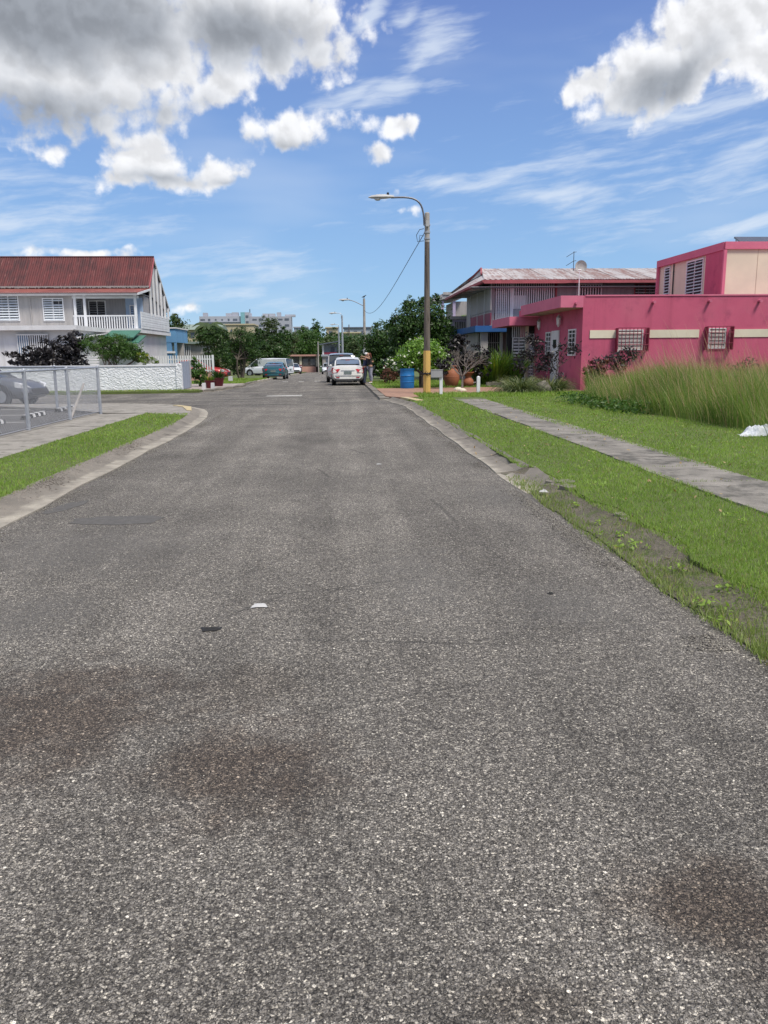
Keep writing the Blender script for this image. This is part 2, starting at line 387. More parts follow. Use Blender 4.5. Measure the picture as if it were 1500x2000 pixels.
M['whitewall'] = mk('white painted wall', (0.70, 0.71, 0.73), (0.60, 0.61, 0.63), 0.8, 0.85, 0.15, 60, dirt=(0.42, 0.42, 0.41), drange=(0.6, 0.85))
M['louver'] = mk('pale blue-white louvre', (0.64, 0.69, 0.74), (0.56, 0.61, 0.66), 3, 0.45)
M['lightgrey'] = mk('light grey cladding', (0.40, 0.385, 0.38), (0.33, 0.32, 0.315), 1.6, 0.8, 0.1, 40, stretch=(4, 4, 0.5))
M['greyplank'] = mk('grey board cladding', (0.33, 0.325, 0.34), (0.26, 0.26, 0.275), 1.6, 0.8, 0.1, 40, stretch=(4, 4, 0.5))
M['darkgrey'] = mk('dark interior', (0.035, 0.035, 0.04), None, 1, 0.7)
M['glassdark'] = mk('dark window glass', (0.03, 0.035, 0.045), None, 1, 0.08, spec=0.6, amt=0.1)
M['pink'] = mk('raspberry pink stucco', (0.53, 0.105, 0.185), (0.46, 0.085, 0.158), 0.7, 0.88, 0.5, 70, fine=0.08, amt=0.8, dirt=(0.33, 0.06, 0.12), drange=(0.5, 0.75))
def weather(m, amt=0.35, low=0.9):
    K = NT(m.node_tree); b = [n for n in m.node_tree.nodes if n.type == 'BSDF_PRINCIPLED'][0]
    src = b.inputs['Base Color'].links[0].from_socket
    pos = K.n('ShaderNodeNewGeometry').outputs['Position']; x, y, z = K.sep(pos)
    streak = K.ss(K.noise(K.vm('MULTIPLY', pos, (2.6, 2.6, 0.22)), 1.0, 6, 0.65), 0.50, 0.74)
    patch = K.ss(K.noise(pos, 0.45, 4, 0.6), 0.42, 0.62)
    foot = K.m('MULTIPLY', K.ss(K.m('ADD', z, K.m('MULTIPLY', K.noise(pos, 2.0, 4), -1.0)), 0.5, -0.4), 0.6)
    f = K.m('MAXIMUM', K.m('MULTIPLY', streak, amt), foot)
    c = K.mix(f, src, K.mix(1.0, src, (0.62, 0.60, 0.58), 'MULTIPLY'))
    c = K.mix(K.m('MULTIPLY', patch, 0.22), c, K.mix(0.25, c, (0.55, 0.40, 0.40)))
    K.put(b.inputs['Base Color'], c)
weather(M['pink'], 0.4)
weather(M['whitewall'], 0.45)
weather(M['lightgrey'], 0.35)
M['pinkfascia'] = mk('lighter pink fascia', (0.58, 0.16, 0.245), (0.52, 0.135, 0.22), 1.5, 0.85, 0.3, 70)
M['cream'] = mk('cream painted wall', (0.66, 0.60, 0.47), (0.58, 0.53, 0.42), 1.0, 0.85, 0.3, 70, amt=0.6)
M['beige'] = mk('beige soffit', (0.50, 0.42, 0.32), None, 1.0, 0.85)
M['maroon'] = mk('dark red painted metal', (0.26, 0.035, 0.07), None, 2, 0.6)
M['black'] = mk('black metal', (0.018, 0.018, 0.02), None, 2, 0.5)
M['redtrim'] = mk('faded red fascia', (0.36, 0.10, 0.12), (0.28, 0.08, 0.09), 3, 0.75)
def roof_mat(name, a, b_, c, rust_lo=0.42, rust_hi=0.62, metal=0.0):
    m, K, b, out = new_mat(name)
    pos = K.n('ShaderNodeNewGeometry').outputs['Position']
    oi = K.n('ShaderNodeObjectInfo').outputs['Random']
    p = K.vm('ADD', K.vm('MULTIPLY', pos, (5.5, 0.55, 0.8)), K.xyz(K.m('MULTIPLY', oi, 31.0), 0.0, 0.0))
    n1 = K.noise(p, 1.0, 6, 0.65)
    n2 = K.noise(pos, 1.1, 4, 0.6)
    f = K.ss(K.m('ADD', K.m('ADD', K.m('MULTIPLY', n1, 0.62), K.m('MULTIPLY', n2, 0.38)), K.m('MULTIPLY', K.m('SUBTRACT', oi, 0.5), 0.12)), rust_lo, rust_hi)
    col = K.mix(f, a, b_)
    col = K.mix(K.ss(K.noise(K.vm('MULTIPLY', pos, (14, 1.2, 1.5)), 1.0, 5, 0.7), 0.56, 0.75), col, c)
    K.put(b.inputs['Base Color'], col); b.inputs['Roughness'].default_value = 0.75
    return m
M['redroof'] = roof_mat('rusty red corrugated sheet', (0.125, 0.027, 0.028), (0.045, 0.014, 0.017), (0.24, 0.10, 0.095), 0.36, 0.66)
M['redroof2'] = roof_mat('faded red porch sheet', (0.24, 0.075, 0.06), (0.17, 0.048, 0.042), (0.40, 0.24, 0.21))
M['whiteroof'] = roof_mat('whitewashed rusting sheet', (0.46, 0.44, 0.44), (0.26, 0.165, 0.15), (0.52, 0.50, 0.50), 0.40, 0.62)
M['bluepaint'] = mk('bright blue fascia', (0.018, 0.10, 0.30), (0.015, 0.08, 0.24), 2, 0.6)
M['skyblue'] = mk('sky blue painted wall', (0.13, 0.30, 0.50), (0.11, 0.25, 0.43), 1, 0.8)
M['paleblue'] = mk('pale blue door', (0.36, 0.48, 0.66), None, 1, 0.7)
M['greenaw'] = mk('green awning sheet', (0.05, 0.15, 0.11), (0.07, 0.20, 0.15), 2, 0.7)
M['galv'] = mk('galvanised steel', (0.42, 0.44, 0.48), (0.33, 0.35, 0.39), 6, 0.45, metal=0.35)
M['wire'] = mk('galvanised wire', (0.46, 0.48, 0.53), None, 6, 0.5, metal=0.2)
M['greyboard'] = mk('blue-grey gate boards', (0.30, 0.34, 0.42), (0.25, 0.29, 0.36), 2, 0.7, stretch=(3, 3, 0.4))
M['pole'] = mk('weathered concrete pole', (0.17, 0.145, 0.125), (0.085, 0.07, 0.06), 3, 0.9, 0.5, 40, stretch=(3, 3, 0.25), amt=0.9, dirt=(0.045, 0.035, 0.03), drange=(0.5, 0.7))
M['poletop'] = mk('clean grey pole', (0.40, 0.37, 0.34), (0.30, 0.28, 0.26), 3, 0.85, 0.3, 40)
M['yellowpole'] = mk('yellow painted pole base', (0.66, 0.42, 0.12), (0.58, 0.37, 0.11), 2.5, 0.7, 0.3, 30, stretch=(3, 3, 0.5), dirt=(0.36, 0.24, 0.09), drange=(0.56, 0.78))
M['lamphead'] = mk('lamp head casting', (0.50, 0.50, 0.50), None, 3, 0.5)
M['armmetal'] = mk('lamp arm metal', (0.16, 0.17, 0.20), None, 3, 0.5, metal=0.4)
M['terra'] = mk('terracotta pot clay', (0.33, 0.125, 0.065), (0.26, 0.095, 0.05), 3, 0.7, 0.2, 30, amt=0.7)
M['maroonpot'] = mk('dark maroon glazed pot', (0.12, 0.012, 0.02), None, 3, 0.4)
M['barrel'] = mk('blue plastic drum', (0.012, 0.16, 0.42), (0.01, 0.12, 0.33), 4, 0.5, dirt=(0.03, 0.10, 0.2), drange=(0.55, 0.8))
M['bark'] = mk('grey bark', (0.13, 0.11, 0.09), (0.07, 0.058, 0.048), 8, 0.95, 0.8, 30, stretch=(1, 1, 0.3))
M['barkpale'] = mk('bleached bare twigs', (0.27, 0.24, 0.22), (0.17, 0.15, 0.135), 8, 0.95)
M['tyre'] = mk('tyre rubber', (0.015, 0.015, 0.016), None, 8, 0.85)
M['rim'] = mk('alloy rim', (0.40, 0.41, 0.43), None, 8, 0.35, metal=0.7)
M['redlens'] = mk('red tail lens', (0.42, 0.012, 0.02), None, 8, 0.2, spec=0.7)
M['clearlens'] = mk('clear headlamp lens', (0.70, 0.72, 0.75), None, 8, 0.15, spec=0.8)
M['plate'] = mk('number plate', (0.25, 0.28, 0.27), (0.08, 0.13, 0.12), 40, 0.5)
M['trim'] = mk('black plastic trim', (0.02, 0.02, 0.022), None, 8, 0.55)
M['carglass'] = mk('tinted car glass', (0.03, 0.04, 0.05), None, 1, 0.05, spec=1.0, amt=0.1)
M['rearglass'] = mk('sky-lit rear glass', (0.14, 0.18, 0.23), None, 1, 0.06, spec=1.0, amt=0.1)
def paint(name, c, metal=0.3, rough=0.35):
    return mk(name, c, tuple(x * 0.93 for x in c), 2, rough, metal=metal, spec=0.6, amt=0.2, coat=0.5)
M['skin'] = mk('skin', (0.42, 0.24, 0.16), (0.38, 0.21, 0.14), 8, 0.6)
M['blackcloth'] = mk('black cotton', (0.018, 0.018, 0.024), None, 20, 0.9, 0.3, 60)
M['navycloth'] = mk('navy cotton', (0.03, 0.04, 0.085), None, 20, 0.9, 0.3, 60)
M['greycloth'] = mk('grey marl leggings', (0.33, 0.33, 0.40), (0.24, 0.24, 0.30), 18, 0.9, 0.3, 60)
M['denim'] = mk('dull blue trousers', (0.13, 0.15, 0.21), None, 18, 0.9)
M['whitecloth'] = mk('white cotton', (0.72, 0.72, 0.72), None, 18, 0.9)
M['redhair'] = mk('reddish brown hair', (0.12, 0.035, 0.018), (0.08, 0.022, 0.012), 30, 0.6, 0.5, 80)
M['darkhair'] = mk('dark hair', (0.02, 0.014, 0.01), None, 30, 0.6)
M['plastic'] = mk('white plastic sheet', (0.72, 0.75, 0.78), (0.60, 0.63, 0.67), 6, 0.4, 0.8, 12, bdist=0.05)
M['paper'] = mk('white paper', (0.55, 0.55, 0.54), None, 6, 0.8)
M['tar'] = mk('dark tar crumb', (0.02, 0.02, 0.02), None, 6, 0.7)
M['farwhite'] = mk('far white concrete', (0.40, 0.42, 0.48), (0.36, 0.375, 0.43), 0.1, 0.9)
M['farteal'] = mk('far teal stair tower', (0.25, 0.50, 0.56), None, 0.1, 0.9)
M['farwin'] = mk('far window', (0.12, 0.14, 0.18), None, 0.1, 0.4)
M['faryellow'] = mk('far yellow wall', (0.50, 0.44, 0.30), (0.44, 0.385, 0.26), 0.3, 0.9)
M['farroof'] = mk('far green-grey roof', (0.24, 0.30, 0.26), (0.20, 0.25, 0.22), 0.3, 0.9)
M['fargrey'] = mk('far pale grey wall', (0.36, 0.40, 0.45), None, 0.3, 0.9)
M['farsalmon'] = mk('salmon painted wall', (0.52, 0.30, 0.25), (0.46, 0.26, 0.22), 0.6, 0.9)
M['block'] = mk('bare concrete block', (0.38, 0.36, 0.35), (0.30, 0.285, 0.275), 3, 0.9, 0.3, 30)
M['lilac'] = mk('lilac paint', (0.48, 0.42, 0.58), None, 1, 0.8)
M['rock'] = mk('grey garden rock', (0.22, 0.20, 0.17), (0.12, 0.11, 0.095), 6, 0.95, 0.9, 12, bdist=0.05)
M['solar'] = mk('solar panel', (0.08, 0.085, 0.10), None, 2, 0.2, spec=0.8)
M['birdm'] = mk('dark feathers', (0.03, 0.028, 0.028), None, 20, 0.8)
M['grass'] = leafmat('lawn blades', (0.145, 0.245, 0.038), (0.29, 0.42, 0.082), 0.35, extra=(0.30, 0.27, 0.11))
M['grassdry'] = leafmat('worn verge blades', (0.14, 0.21, 0.05), (0.27, 0.34, 0.10), 0.3, extra=(0.34, 0.29, 0.15))
M['tallgrass'] = leafmat('tall wild grass', (0.065, 0.13, 0.026), (0.24, 0.33, 0.09), 0.4, extra=(0.46, 0.42, 0.22))
M['seed'] = leafmat('seed heads', (0.42, 0.26, 0.20), (0.62, 0.44, 0.32), 0.3)
M['leafdark'] = leafmat('dark glossy leaves', (0.018, 0.045, 0.010), (0.055, 0.115, 0.022), 0.25, 0.4)
M['leafmid'] = leafmat('mid green leaves', (0.03, 0.075, 0.014), (0.085, 0.17, 0.03), 0.3, 0.45)
M['leaflight'] = leafmat('bright green leaves', (0.07, 0.17, 0.022), (0.24, 0.40, 0.07), 0.35, 0.45)
M['leafcol'] = leafmat('purple-black leaves', (0.012, 0.012, 0.014), (0.04, 0.035, 0.04), 0.15, 0.4)
M['leafdull'] = leafmat('dull far foliage', (0.04, 0.07, 0.025), (0.085, 0.12, 0.045), 0.25, 0.6)
M['leafyellow'] = leafmat('croton leaves', (0.05, 0.12, 0.02), (0.20, 0.26, 0.04), 0.35, 0.45, extra=(0.50, 0.30, 0.03))
M['leafred'] = leafmat('reddish leaves', (0.05, 0.03, 0.02), (0.16, 0.06, 0.035), 0.25, 0.45)
M['liriope'] = leafmat('variegated strap leaves', (0.05, 0.085, 0.03), (0.22, 0.25, 0.12), 0.3, 0.45, extra=(0.42, 0.42, 0.26))
M['petal'] = leafmat('white petals', (0.72, 0.72, 0.66), (0.82, 0.82, 0.78), 0.3)

# ------------------------------------------------------------------ object helpers
ROOT = {}
def tagp(o, label=None, cat=None, group=None, kind=None):
    if label: o['label'] = label
    if cat: o['category'] = cat
    if group: o['group'] = group
    if kind: o['kind'] = kind
    return o
def T(name, label, cat, loc=(0, 0, 0), rz=0.0, group=None, kind=None):
    o = bpy.data.objects.new(name, None); COL.objects.link(o)
    o.empty_display_size = 0.2
    o.location = loc; o.rotation_euler = (0, 0, rz)
    ROOT[o.name] = (Vector(loc), rz)
    return tagp(o, label, cat, group, kind)
class MB:
    def __init__(s): s.v = []; s.f = []
    def add(s, vs, fs):
        n = len(s.v); s.v += [tuple(p) for p in vs]; s.f += [tuple(i + n for i in f) for f in fs]; return s
    def box(s, x0, x1, y0, y1, z0, z1):
        if x0 > x1: x0, x1 = x1, x0
        if y0 > y1: y0, y1 = y1, y0
        if z0 > z1: z0, z1 = z1, z0
        return s.add([(x0, y0, z0), (x1, y0, z0), (x1, y1, z0), (x0, y1, z0), (x0, y0, z1), (x1, y0, z1), (x1, y1, z1), (x0, y1, z1)],
                     [(0, 3, 2, 1), (4, 5, 6, 7), (0, 1, 5, 4), (1, 2, 6, 5), (2, 3, 7, 6), (3, 0, 4, 7)])
    def pbox(s, pl, D, u0, u1, z0, z1, d0, d1):
        """box on a facade: pl says which way it faces, d = how far proud of the plane D"""
        if pl == 'y-': return s.box(u0, u1, D - d1, D - d0, z0, z1)
        if pl == 'x-': return s.box(D - d1, D - d0, u0, u1, z0, z1)
        if pl == 'x+': return s.box(D + d0, D + d1, u0, u1, z0, z1)
    def prism(s, poly, z0, z1):
        n = len(poly)
        a = sum(poly[i][0] * poly[(i + 1) % n][1] - poly[(i + 1) % n][0] * poly[i][1] for i in range(n))
        if a < 0: poly = poly[::-1]
        vs = [(x, y, z0) for x, y in poly] + [(x, y, z1) for x, y in poly]
        fs = [tuple(range(n - 1, -1, -1)), tuple(range(n, 2 * n))] + [(i, (i + 1) % n, n + (i + 1) % n, n + i) for i in range(n)]
        return s.add(vs, fs)
    def side(s, poly, axis, a0, a1):
        """extrude a polygon: axis 'x' -> poly is (y,z); axis 'y' -> poly is (x,z)"""
        n = len(poly)
        if axis == 'x': vs = [(a0, p, q) for p, q in poly] + [(a1, p, q) for p, q in poly]
        else: vs = [(p, a0, q) for p, q in poly] + [(p, a1, q) for p, q in poly]
        return s.add(vs, [tuple(range(n)), tuple(range(2 * n - 1, n - 1, -1))] + [(i, n + i, n + (i + 1) % n, (i + 1) % n) for i in range(n)])
    def tube(s, pts, r, n=8, caps=True):
        pts = [Vector(p) for p in pts]
        rs = r if hasattr(r, '__len__') else [r] * len(pts)
        rings = []
        prev = None
        for i, p in enumerate(pts):
            t = (pts[min(i + 1, len(pts) - 1)] - pts[max(i - 1, 0)]).normalized()
            if prev is None:
                a = t.cross(Vector((0, 0, 1)) if abs(t.z) < 0.95 else Vector((1, 0, 0))).normalized()
            else:
                a = (prev - t * prev.dot(t)).normalized()
            prev = a
            b = t.cross(a)
            rings.append([p + (a * math.cos(2 * PI * k / n) + b * math.sin(2 * PI * k / n)) * rs[i] for k in range(n)])
        vs = [q for rg in rings for q in rg]
        fs = []
        for i in range(len(pts) - 1):
            for k in range(n):
                a0 = i * n + k; a1 = i * n + (k + 1) % n
                fs.append((a0, a1, a1 + n, a0 + n))
        if caps:
            fs.append(tuple(range(n - 1, -1, -1))); fs.append(tuple(range((len(pts) - 1) * n, len(pts) * n)))
        return s.add(vs, fs)
    def lathe(s, c, prof, n=16, axis='z'):
        vs = []
        for r, h in prof:
            for k in range(n):
                a = 2 * PI * k / n
                if axis == 'z': vs.append((c[0] + r * math.cos(a), c[1] + r * math.sin(a), c[2] + h))
                elif axis == 'x': vs.append((c[0] + h, c[1] + r * math.cos(a), c[2] + r * math.sin(a)))
                else: vs.append((c[0] + r * math.sin(a), c[1] + h, c[2] + r * math.cos(a)))
        fs = []
        m_ = len(prof)
        for i in range(m_ - 1):
            for k in range(n):
                a0 = i * n + k; a1 = i * n + (k + 1) % n
                fs.append((a0, a1, a1 + n, a0 + n))
        fs.append(tuple(range(n - 1, -1, -1))); fs.append(tuple(range((m_ - 1) * n, m_ * n)))
        return s.add(vs, fs)
    def mesh(s, name, mat, off=(0, 0, 0), smooth=False):
        me = bpy.data.meshes.new(name)
        ox, oy, oz = off
        me.from_pydata([(x - ox, y - oy, z - oz) for x, y, z in s.v], [], s.f)
        if mat: me.materials.append(M[mat] if isinstance(mat, str) else mat)
        if smooth:
            me.polygons.foreach_set('use_smooth', [True] * len(me.polygons))
            me.set_sharp_from_angle(angle=math.radians(42))
        me.update()
        return me
    def build(s, name, mat, parent=None, local=False, smooth=False, **tags):
        """parent given: vertices are world places unless local"""
        off = (0, 0, 0)
        if parent is not None and not local: off = ROOT[parent.name][0]
        me = s.mesh(name, mat, off, smooth)
        o = bpy.data.objects.new(name, me); COL.objects.link(o)
        if parent is not None:
            o.parent = parent; ROOT[o.name] = ROOT[parent.name]
        else: ROOT[o.name] = (Vector((0, 0, 0)), 0)
        return tagp(o, **tags)
def piece(me, name, parent, pos, rot=None, scale=None, **tags):
    o = bpy.data.objects.new(name, me); COL.objects.link(o)
    o.parent = parent
    o.location = Vector(pos) - (ROOT[parent.name][0] if parent.name in ROOT else Vector())
    if rot: o.rotation_euler = rot
    if scale: o.scale = scale
    ROOT[o.name] = ROOT[parent.name]
    return tagp(o, **tags)
def numesh(name, V, Fq, mat, tint=None, parent=None, world=True, **tags):
    """big meshes through numpy; Fq (n,k) array of face indices"""
    me = bpy.data.meshes.new(name)
    V = np.asarray(V, dtype=np.float32)
    off = np.array(ROOT[parent.name][0]) if (parent is not None and world) else np.zeros(3)
    me.vertices.add(len(V)); me.vertices.foreach_set('co', (V - off).astype(np.float32).ravel())
    k = Fq.shape[1]
    me.loops.add(Fq.size); me.loops.foreach_set('vertex_index', Fq.astype(np.int32).ravel())
    me.polygons.add(len(Fq)); me.polygons.foreach_set('loop_start', np.arange(0, Fq.size, k, dtype=np.int32))
    me.polygons.foreach_set('loop_total', np.full(len(Fq), k, dtype=np.int32))
    me.update(calc_edges=True)
    if tint is not None:
        a = me.attributes.new('tint', 'FLOAT', 'POINT'); a.data.foreach_set('value', np.asarray(tint, dtype=np.float32))
    me.materials.append(M[mat])
    o = bpy.data.objects.new(name, me); COL.objects.link(o)
    if parent is not None:
        o.parent = parent; ROOT[o.name] = ROOT[parent.name]
    else: ROOT[o.name] = (Vector(), 0)
    return tagp(o, **tags)

# ---- blades (grass, strap leaves): V = n*(2*seg+1)
def blades(base, length, width, lean, az_, seg=2, droop=0.6, tint=None):
    """base (n,3); length,width,lean(rad from vertical),az arrays -> verts, quads-as-tris"""
    n = len(base)
    t = np.linspace(0, 1, seg + 1)
    d = np.stack([np.cos(az_), np.sin(az_)], 1)
    side = np.stack([-np.sin(az_), np.cos(az_)], 1)
    tw = RNG.uniform(0, PI, n)
    side = side * np.cos(tw)[:, None] + d * np.sin(tw)[:, None]
    pos = base.copy(); ang = lean.copy()
    rows = []
    for i in range(seg + 1):
        w = width * (1 - t[i] ** 1.6) * 0.5
        if i < seg:
            l = pos.copy(); l[:, :2] -= side * w[:, None]
            r = pos.copy(); r[:, :2] += side * w[:, None]
            rows += [l, r]
        else: rows.append(pos.copy())
        step = length / seg
        pos = pos.copy()
        pos[:, :2] += d * (np.sin(ang) * step)[:, None]
        pos[:, 2] += np.cos(ang) * step
        ang = ang + droop * (0.6 + 0.8 * t[i])
    V = np.stack(rows, 1).reshape(-1, 3)
    m_ = 2 * seg + 1
    fs = []
    for i in range(seg - 1):
        a = 2 * i
        fs += [(a, a + 1, a + 3), (a, a + 3, a + 2)]
    fs.append((2 * seg - 2, 2 * seg - 1, 2 * seg))
    fs = np.array(fs)
    Fq = (np.arange(n)[:, None, None] * m_ + fs[None]).reshape(-1, 3)
    tt = tint if tint is not None else RNG.uniform(0, 1, n) ** 1.3
    return V, Fq, np.repeat(tt, m_)
def vnoise(x, y, s, seed=0):
    """cheap smooth noise for outlines and density"""
    r = np.random.default_rng(seed); a = np.zeros_like(x)
    for k in range(6):
        th = r.uniform(0, 2 * PI); f = s * r.uniform(0.6, 2.2); ph = r.uniform(0, 2 * PI)
        a += np.sin((x * math.cos(th) + y * math.sin(th)) * f + ph)
    return a / 6
def turf(name, x0, x1, y0, y1, mask, mat, z=0.1, h=0.045, dens=3400, hvar=0.5, wmul=1.0, seed=3, slope=False, **tags):
    xs = []; ys = []
    yb = np.geomspace(max(y0, 3.0), y1, 24)
    for a, b in zip(yb[:-1], yb[1:]):
        ym = (a + b) / 2
        n = int((x1 - x0) * (b - a) * dens * (7 / max(ym, 5)) ** 1.7)
        xs.append(RNG.uniform(x0, x1, n)); ys.append(RNG.uniform(a, b, n))
    x = np.concatenate(xs); y = np.concatenate(ys)
    k = RNG.uniform(0, 1, len(x)) < mask(x, y)
    x = x[k]; y = y[k]; n = len(x)
    zz_ = np.where(y < 45, 0, -(y - 45) * 0.0145) + z
    if slope: zz_ = zz_ + np.clip((x - 2.42) / 0.24, 0, 1) * 0.058
    base = np.stack([x, y, zz_ - 0.004], 1)
    hh = h * RNG.uniform(1 - hvar, 1 + hvar, n) * (1 + 0.45 * vnoise(x, y, 2.5, seed)) * np.maximum(1, (y / 18)) ** 0.3
    ww = 0.0052 * wmul * np.maximum(1, y / 7) * RNG.uniform(0.7, 1.3, n)
    tint = np.clip(0.45 + 0.30 * vnoise(x, y, 1.6, seed + 1) + 0.15 * vnoise(x, y, 7, seed + 2) + RNG.normal(0, 0.16, n), 0, 0.89)
    dry = RNG.uniform(0, 1, n) < (0.05 + 0.10 * np.clip(vnoise(x, y, 3.3, seed + 5), 0, 1))
    tint[dry] = 1.0
    V, Fq, tt = blades(base, hh, ww, RNG.uniform(0.05, 0.75, n), RNG.uniform(0, 2 * PI, n), 2, 0.5, tint)
    tags.setdefault('kind', 'stuff')
    return numesh(name, V, Fq, mat, tt, **tags)

# ---- foliage
def leaf_quads(c, size, nrm_bias=(0, 0, 0.5), out=None, aspect=0.5):
    n = len(c)
    nr = RNG.normal(0, 1, (n, 3)) * 0.8 + np.array(nrm_bias)
    if out is not None: nr += out * 0.9
    nr /= np.linalg.norm(nr, axis=1)[:, None] + 1e-9
    t = np.cross(nr, RNG.normal(0, 1, (n, 3))); t /= np.linalg.norm(t, axis=1)[:, None] + 1e-9
    b = np.cross(nr, t)
    s = size * RNG.uniform(0.6, 1.35, n)
    a = (t * s[:, None]); w = b * (s * aspect)[:, None]
    V = np.stack([c - a, c + w * 0.9 - a * 0.1, c + a, c - w * 0.9 - a * 0.1], 1).reshape(-1, 3)
    Fq = np.arange(n * 4).reshape(-1, 4)
    return V, Fq
def crown_points(lobes, n, per=28, spread=0.34, shell=0.55):
    lobes = np.array(lobes, dtype=float)
    vol = (lobes[:, 3] * lobes[:, 4] * lobes[:, 5]) ** 0.72
    nc = max(6, n // per)
    li = RNG.choice(len(lobes), nc, p=vol / vol.sum())
    d = RNG.normal(0, 1, (nc, 3)); d /= np.linalg.norm(d, axis=1)[:, None]
    r = RNG.uniform(shell ** 3, 1, nc) ** (1 / 3) * RNG.uniform(0.86, 1.12, nc)
    C = lobes[li, :3] + d * lobes[li, 3:6] * r[:, None]
    cs = RNG.uniform(0.5, 1.25, nc)
    ci = RNG.choice(nc, n)
    sc = lobes[li, 3:6].mean(1)[ci] * spread * cs[ci]
    g = RNG.normal(0, 1, (n, 3)); g[:, 2] *= 0.7
    g /= np.maximum(1, np.linalg.norm(g, axis=1) / 1.9)[:, None]
    p = C[ci] + g * sc[:, None] * 0.55
    out = p - lobes[li][ci, :3]; out /= np.linalg.norm(out, axis=1)[:, None] + 1e-9
    clump = RNG.uniform(0, 1, nc)[ci]
    tint = np.clip(0.5 * clump + 0.5 * RNG.uniform(0, 1, n), 0, 1)
    return p, out, tint, C
def branchy(mb, p0, p1, r0, r1, n=6, bend=0.12, seg=4):
    p0 = Vector(p0); p1 = Vector(p1); L = (p1 - p0).length
    pts = []; rs = []
    off = Vector((random.uniform(-1, 1), random.uniform(-1, 1), random.uniform(-0.2, 0.4))) * L * bend
    for i in range(seg + 1):
        t = i / seg
        pts.append(p0.lerp(p1, t) + off * math.sin(PI * t)); rs.append(r0 + (r1 - r0) * t)
    mb.tube(pts, rs, n)
    return pts
def tree(name, label, cat, base, lobes, nleaf, leaf, mat, trunk_r=0.15, trunks=1, group=None, bark='bark', per=28, spread=0.34, split=0.35, aspect=0.5, shell=0.5, flowers=0, minz=None):
    """lobes are (dx, dy, z above base, rx, ry, rz)"""
    bx, by, bz = base
    root = T(name, label, cat, base, 0, group)
    L = [(bx + a, by + b, bz + c, rx, ry, rz) for a, b, c, rx, ry, rz in lobes]
    p, out, tint, C = crown_points(L, nleaf, per, spread, shell)
    if minz is not None:
        k = p[:, 2] > bz + minz; p = p[k]; out = out[k]; tint = tint[k]
    V, Fq = leaf_quads(p, leaf, (0, 0, 0.6), out, aspect)
    numesh('crown', V, Fq, mat, np.repeat(tint, 4), root)
    mb = MB()
    zc = min(l[2] for l in L)
    for k in range(trunks):
        jx = random.uniform(-1, 1) * trunk_r * (0 if trunks == 1 else 2.2); jy = random.uniform(-1, 1) * trunk_r * (0 if trunks == 1 else 2)
        top = Vector((bx + jx * 3, by + jy * 3, bz + max(0.3, (zc - bz) * (split + 0.35))))
        branchy(mb, (bx + jx, by + jy, bz - 0.08), top, trunk_r, trunk_r * 0.7, 8, 0.06)
        for l in L:
            if trunks > 1 and random.random() < 0.4: continue
            lp = Vector(l[:3])
            pts = branchy(mb, top, lp, trunk_r * 0.55, trunk_r * 0.2, 6)
            for q in range(3):
                d = Vector((random.gauss(0, 1), random.gauss(0, 1), random.gauss(0.3, 0.7))).normalized()
                branchy(mb, pts[-2], lp + Vector((d.x * l[3], d.y * l[4], d.z * l[5])) * 0.85, trunk_r * 0.2, trunk_r * 0.06, 4, seg=3)
    mb.build('trunk', bark, root)
    if flowers:
        k = RNG.choice(len(p), flowers); q = p[k] + out[k] * 0.06
        V, Fq = leaf_quads(q, 0.055, (0, -0.6, 0.3), None, 0.9)
        numesh('flowers', V, Fq, 'petal', np.repeat(RNG.uniform(0, 1, flowers), 4), root, kind='stuff')
    return root
def strap_clump(name, part, label, cat, base, n, length, width, mat, lean=(0.1, 1.1), droop=0.55, radius=0.1, seg=4, root=None, tags=None, aspect=None):
    if root is None: root = T(name, label, cat, base)
    b = np.zeros((n, 3)); r = radius * np.sqrt(RNG.uniform(0, 1, n)); a = RNG.uniform(0, 2 * PI, n)
    b[:, 0] = base[0] + r * np.cos(a) * (aspect or 1); b[:, 1] = base[1] + r * np.sin(a); b[:, 2] = base[2]
    V, Fq, tt = blades(b, length * RNG.uniform(0.6, 1.15, n), width * RNG.uniform(0.7, 1.2, n), RNG.uniform(lean[0], lean[1], n), a + RNG.normal(0, 0.4, n), seg, droop)
    numesh(part, V, Fq, mat, tt, root, **(tags or {}))
    return root
def bare_branches(mb, p, d, L, r, depth):
    e = Vector(p) + Vector(d) * L
    branchy(mb, p, e, r, r * 0.6, 5, 0.1, 3)
    if depth == 0: return [e]
    out = []
    for k in range(3):
        nd = (Vector(d) + Vector((random.gauss(0, 0.55), random.gauss(0, 0.55), random.gauss(0.05, 0.35)))).normalized()
        out += bare_branches(mb, e, nd, L * random.uniform(0.62, 0.85), r * 0.6, depth - 1)
    return out

# ================================================================== GROUND
def sheet_rows(name, rows, z, mat, thick=0.0, parent=None, **tags):
    """rows: (y, x0, x1) -> a strip that follows the fall of the street, with a skirt"""
    mb = MB(); n = len(rows)
    vs = []
    for y, a, b in rows: vs += [(a, y, gz(y) + z), (b, y, gz(y) + z)]
    fs = [(2 * i, 2 * i + 1, 2 * i + 3, 2 * i + 2) for i in range(n - 1)]
    if thick:
        m_ = len(vs); vs += [(x, y, q - thick) for x, y, q in vs]
        for i in range(n - 1):
            fs += [(2 * i + 1, m_ + 2 * i + 1, m_ + 2 * i + 3, 2 * i + 3), (2 * i + 2, m_ + 2 * i + 2, m_ + 2 * i, 2 * i)]
        fs += [(0, m_, m_ + 1, 1), (m_ - 1, 2 * m_ - 1, 2 * m_ - 2, m_ - 2)]
    mb.add(vs, fs)
    if parent is None: tags.setdefault('kind', 'structure')
    return mb.build(name, mat, parent, **tags)
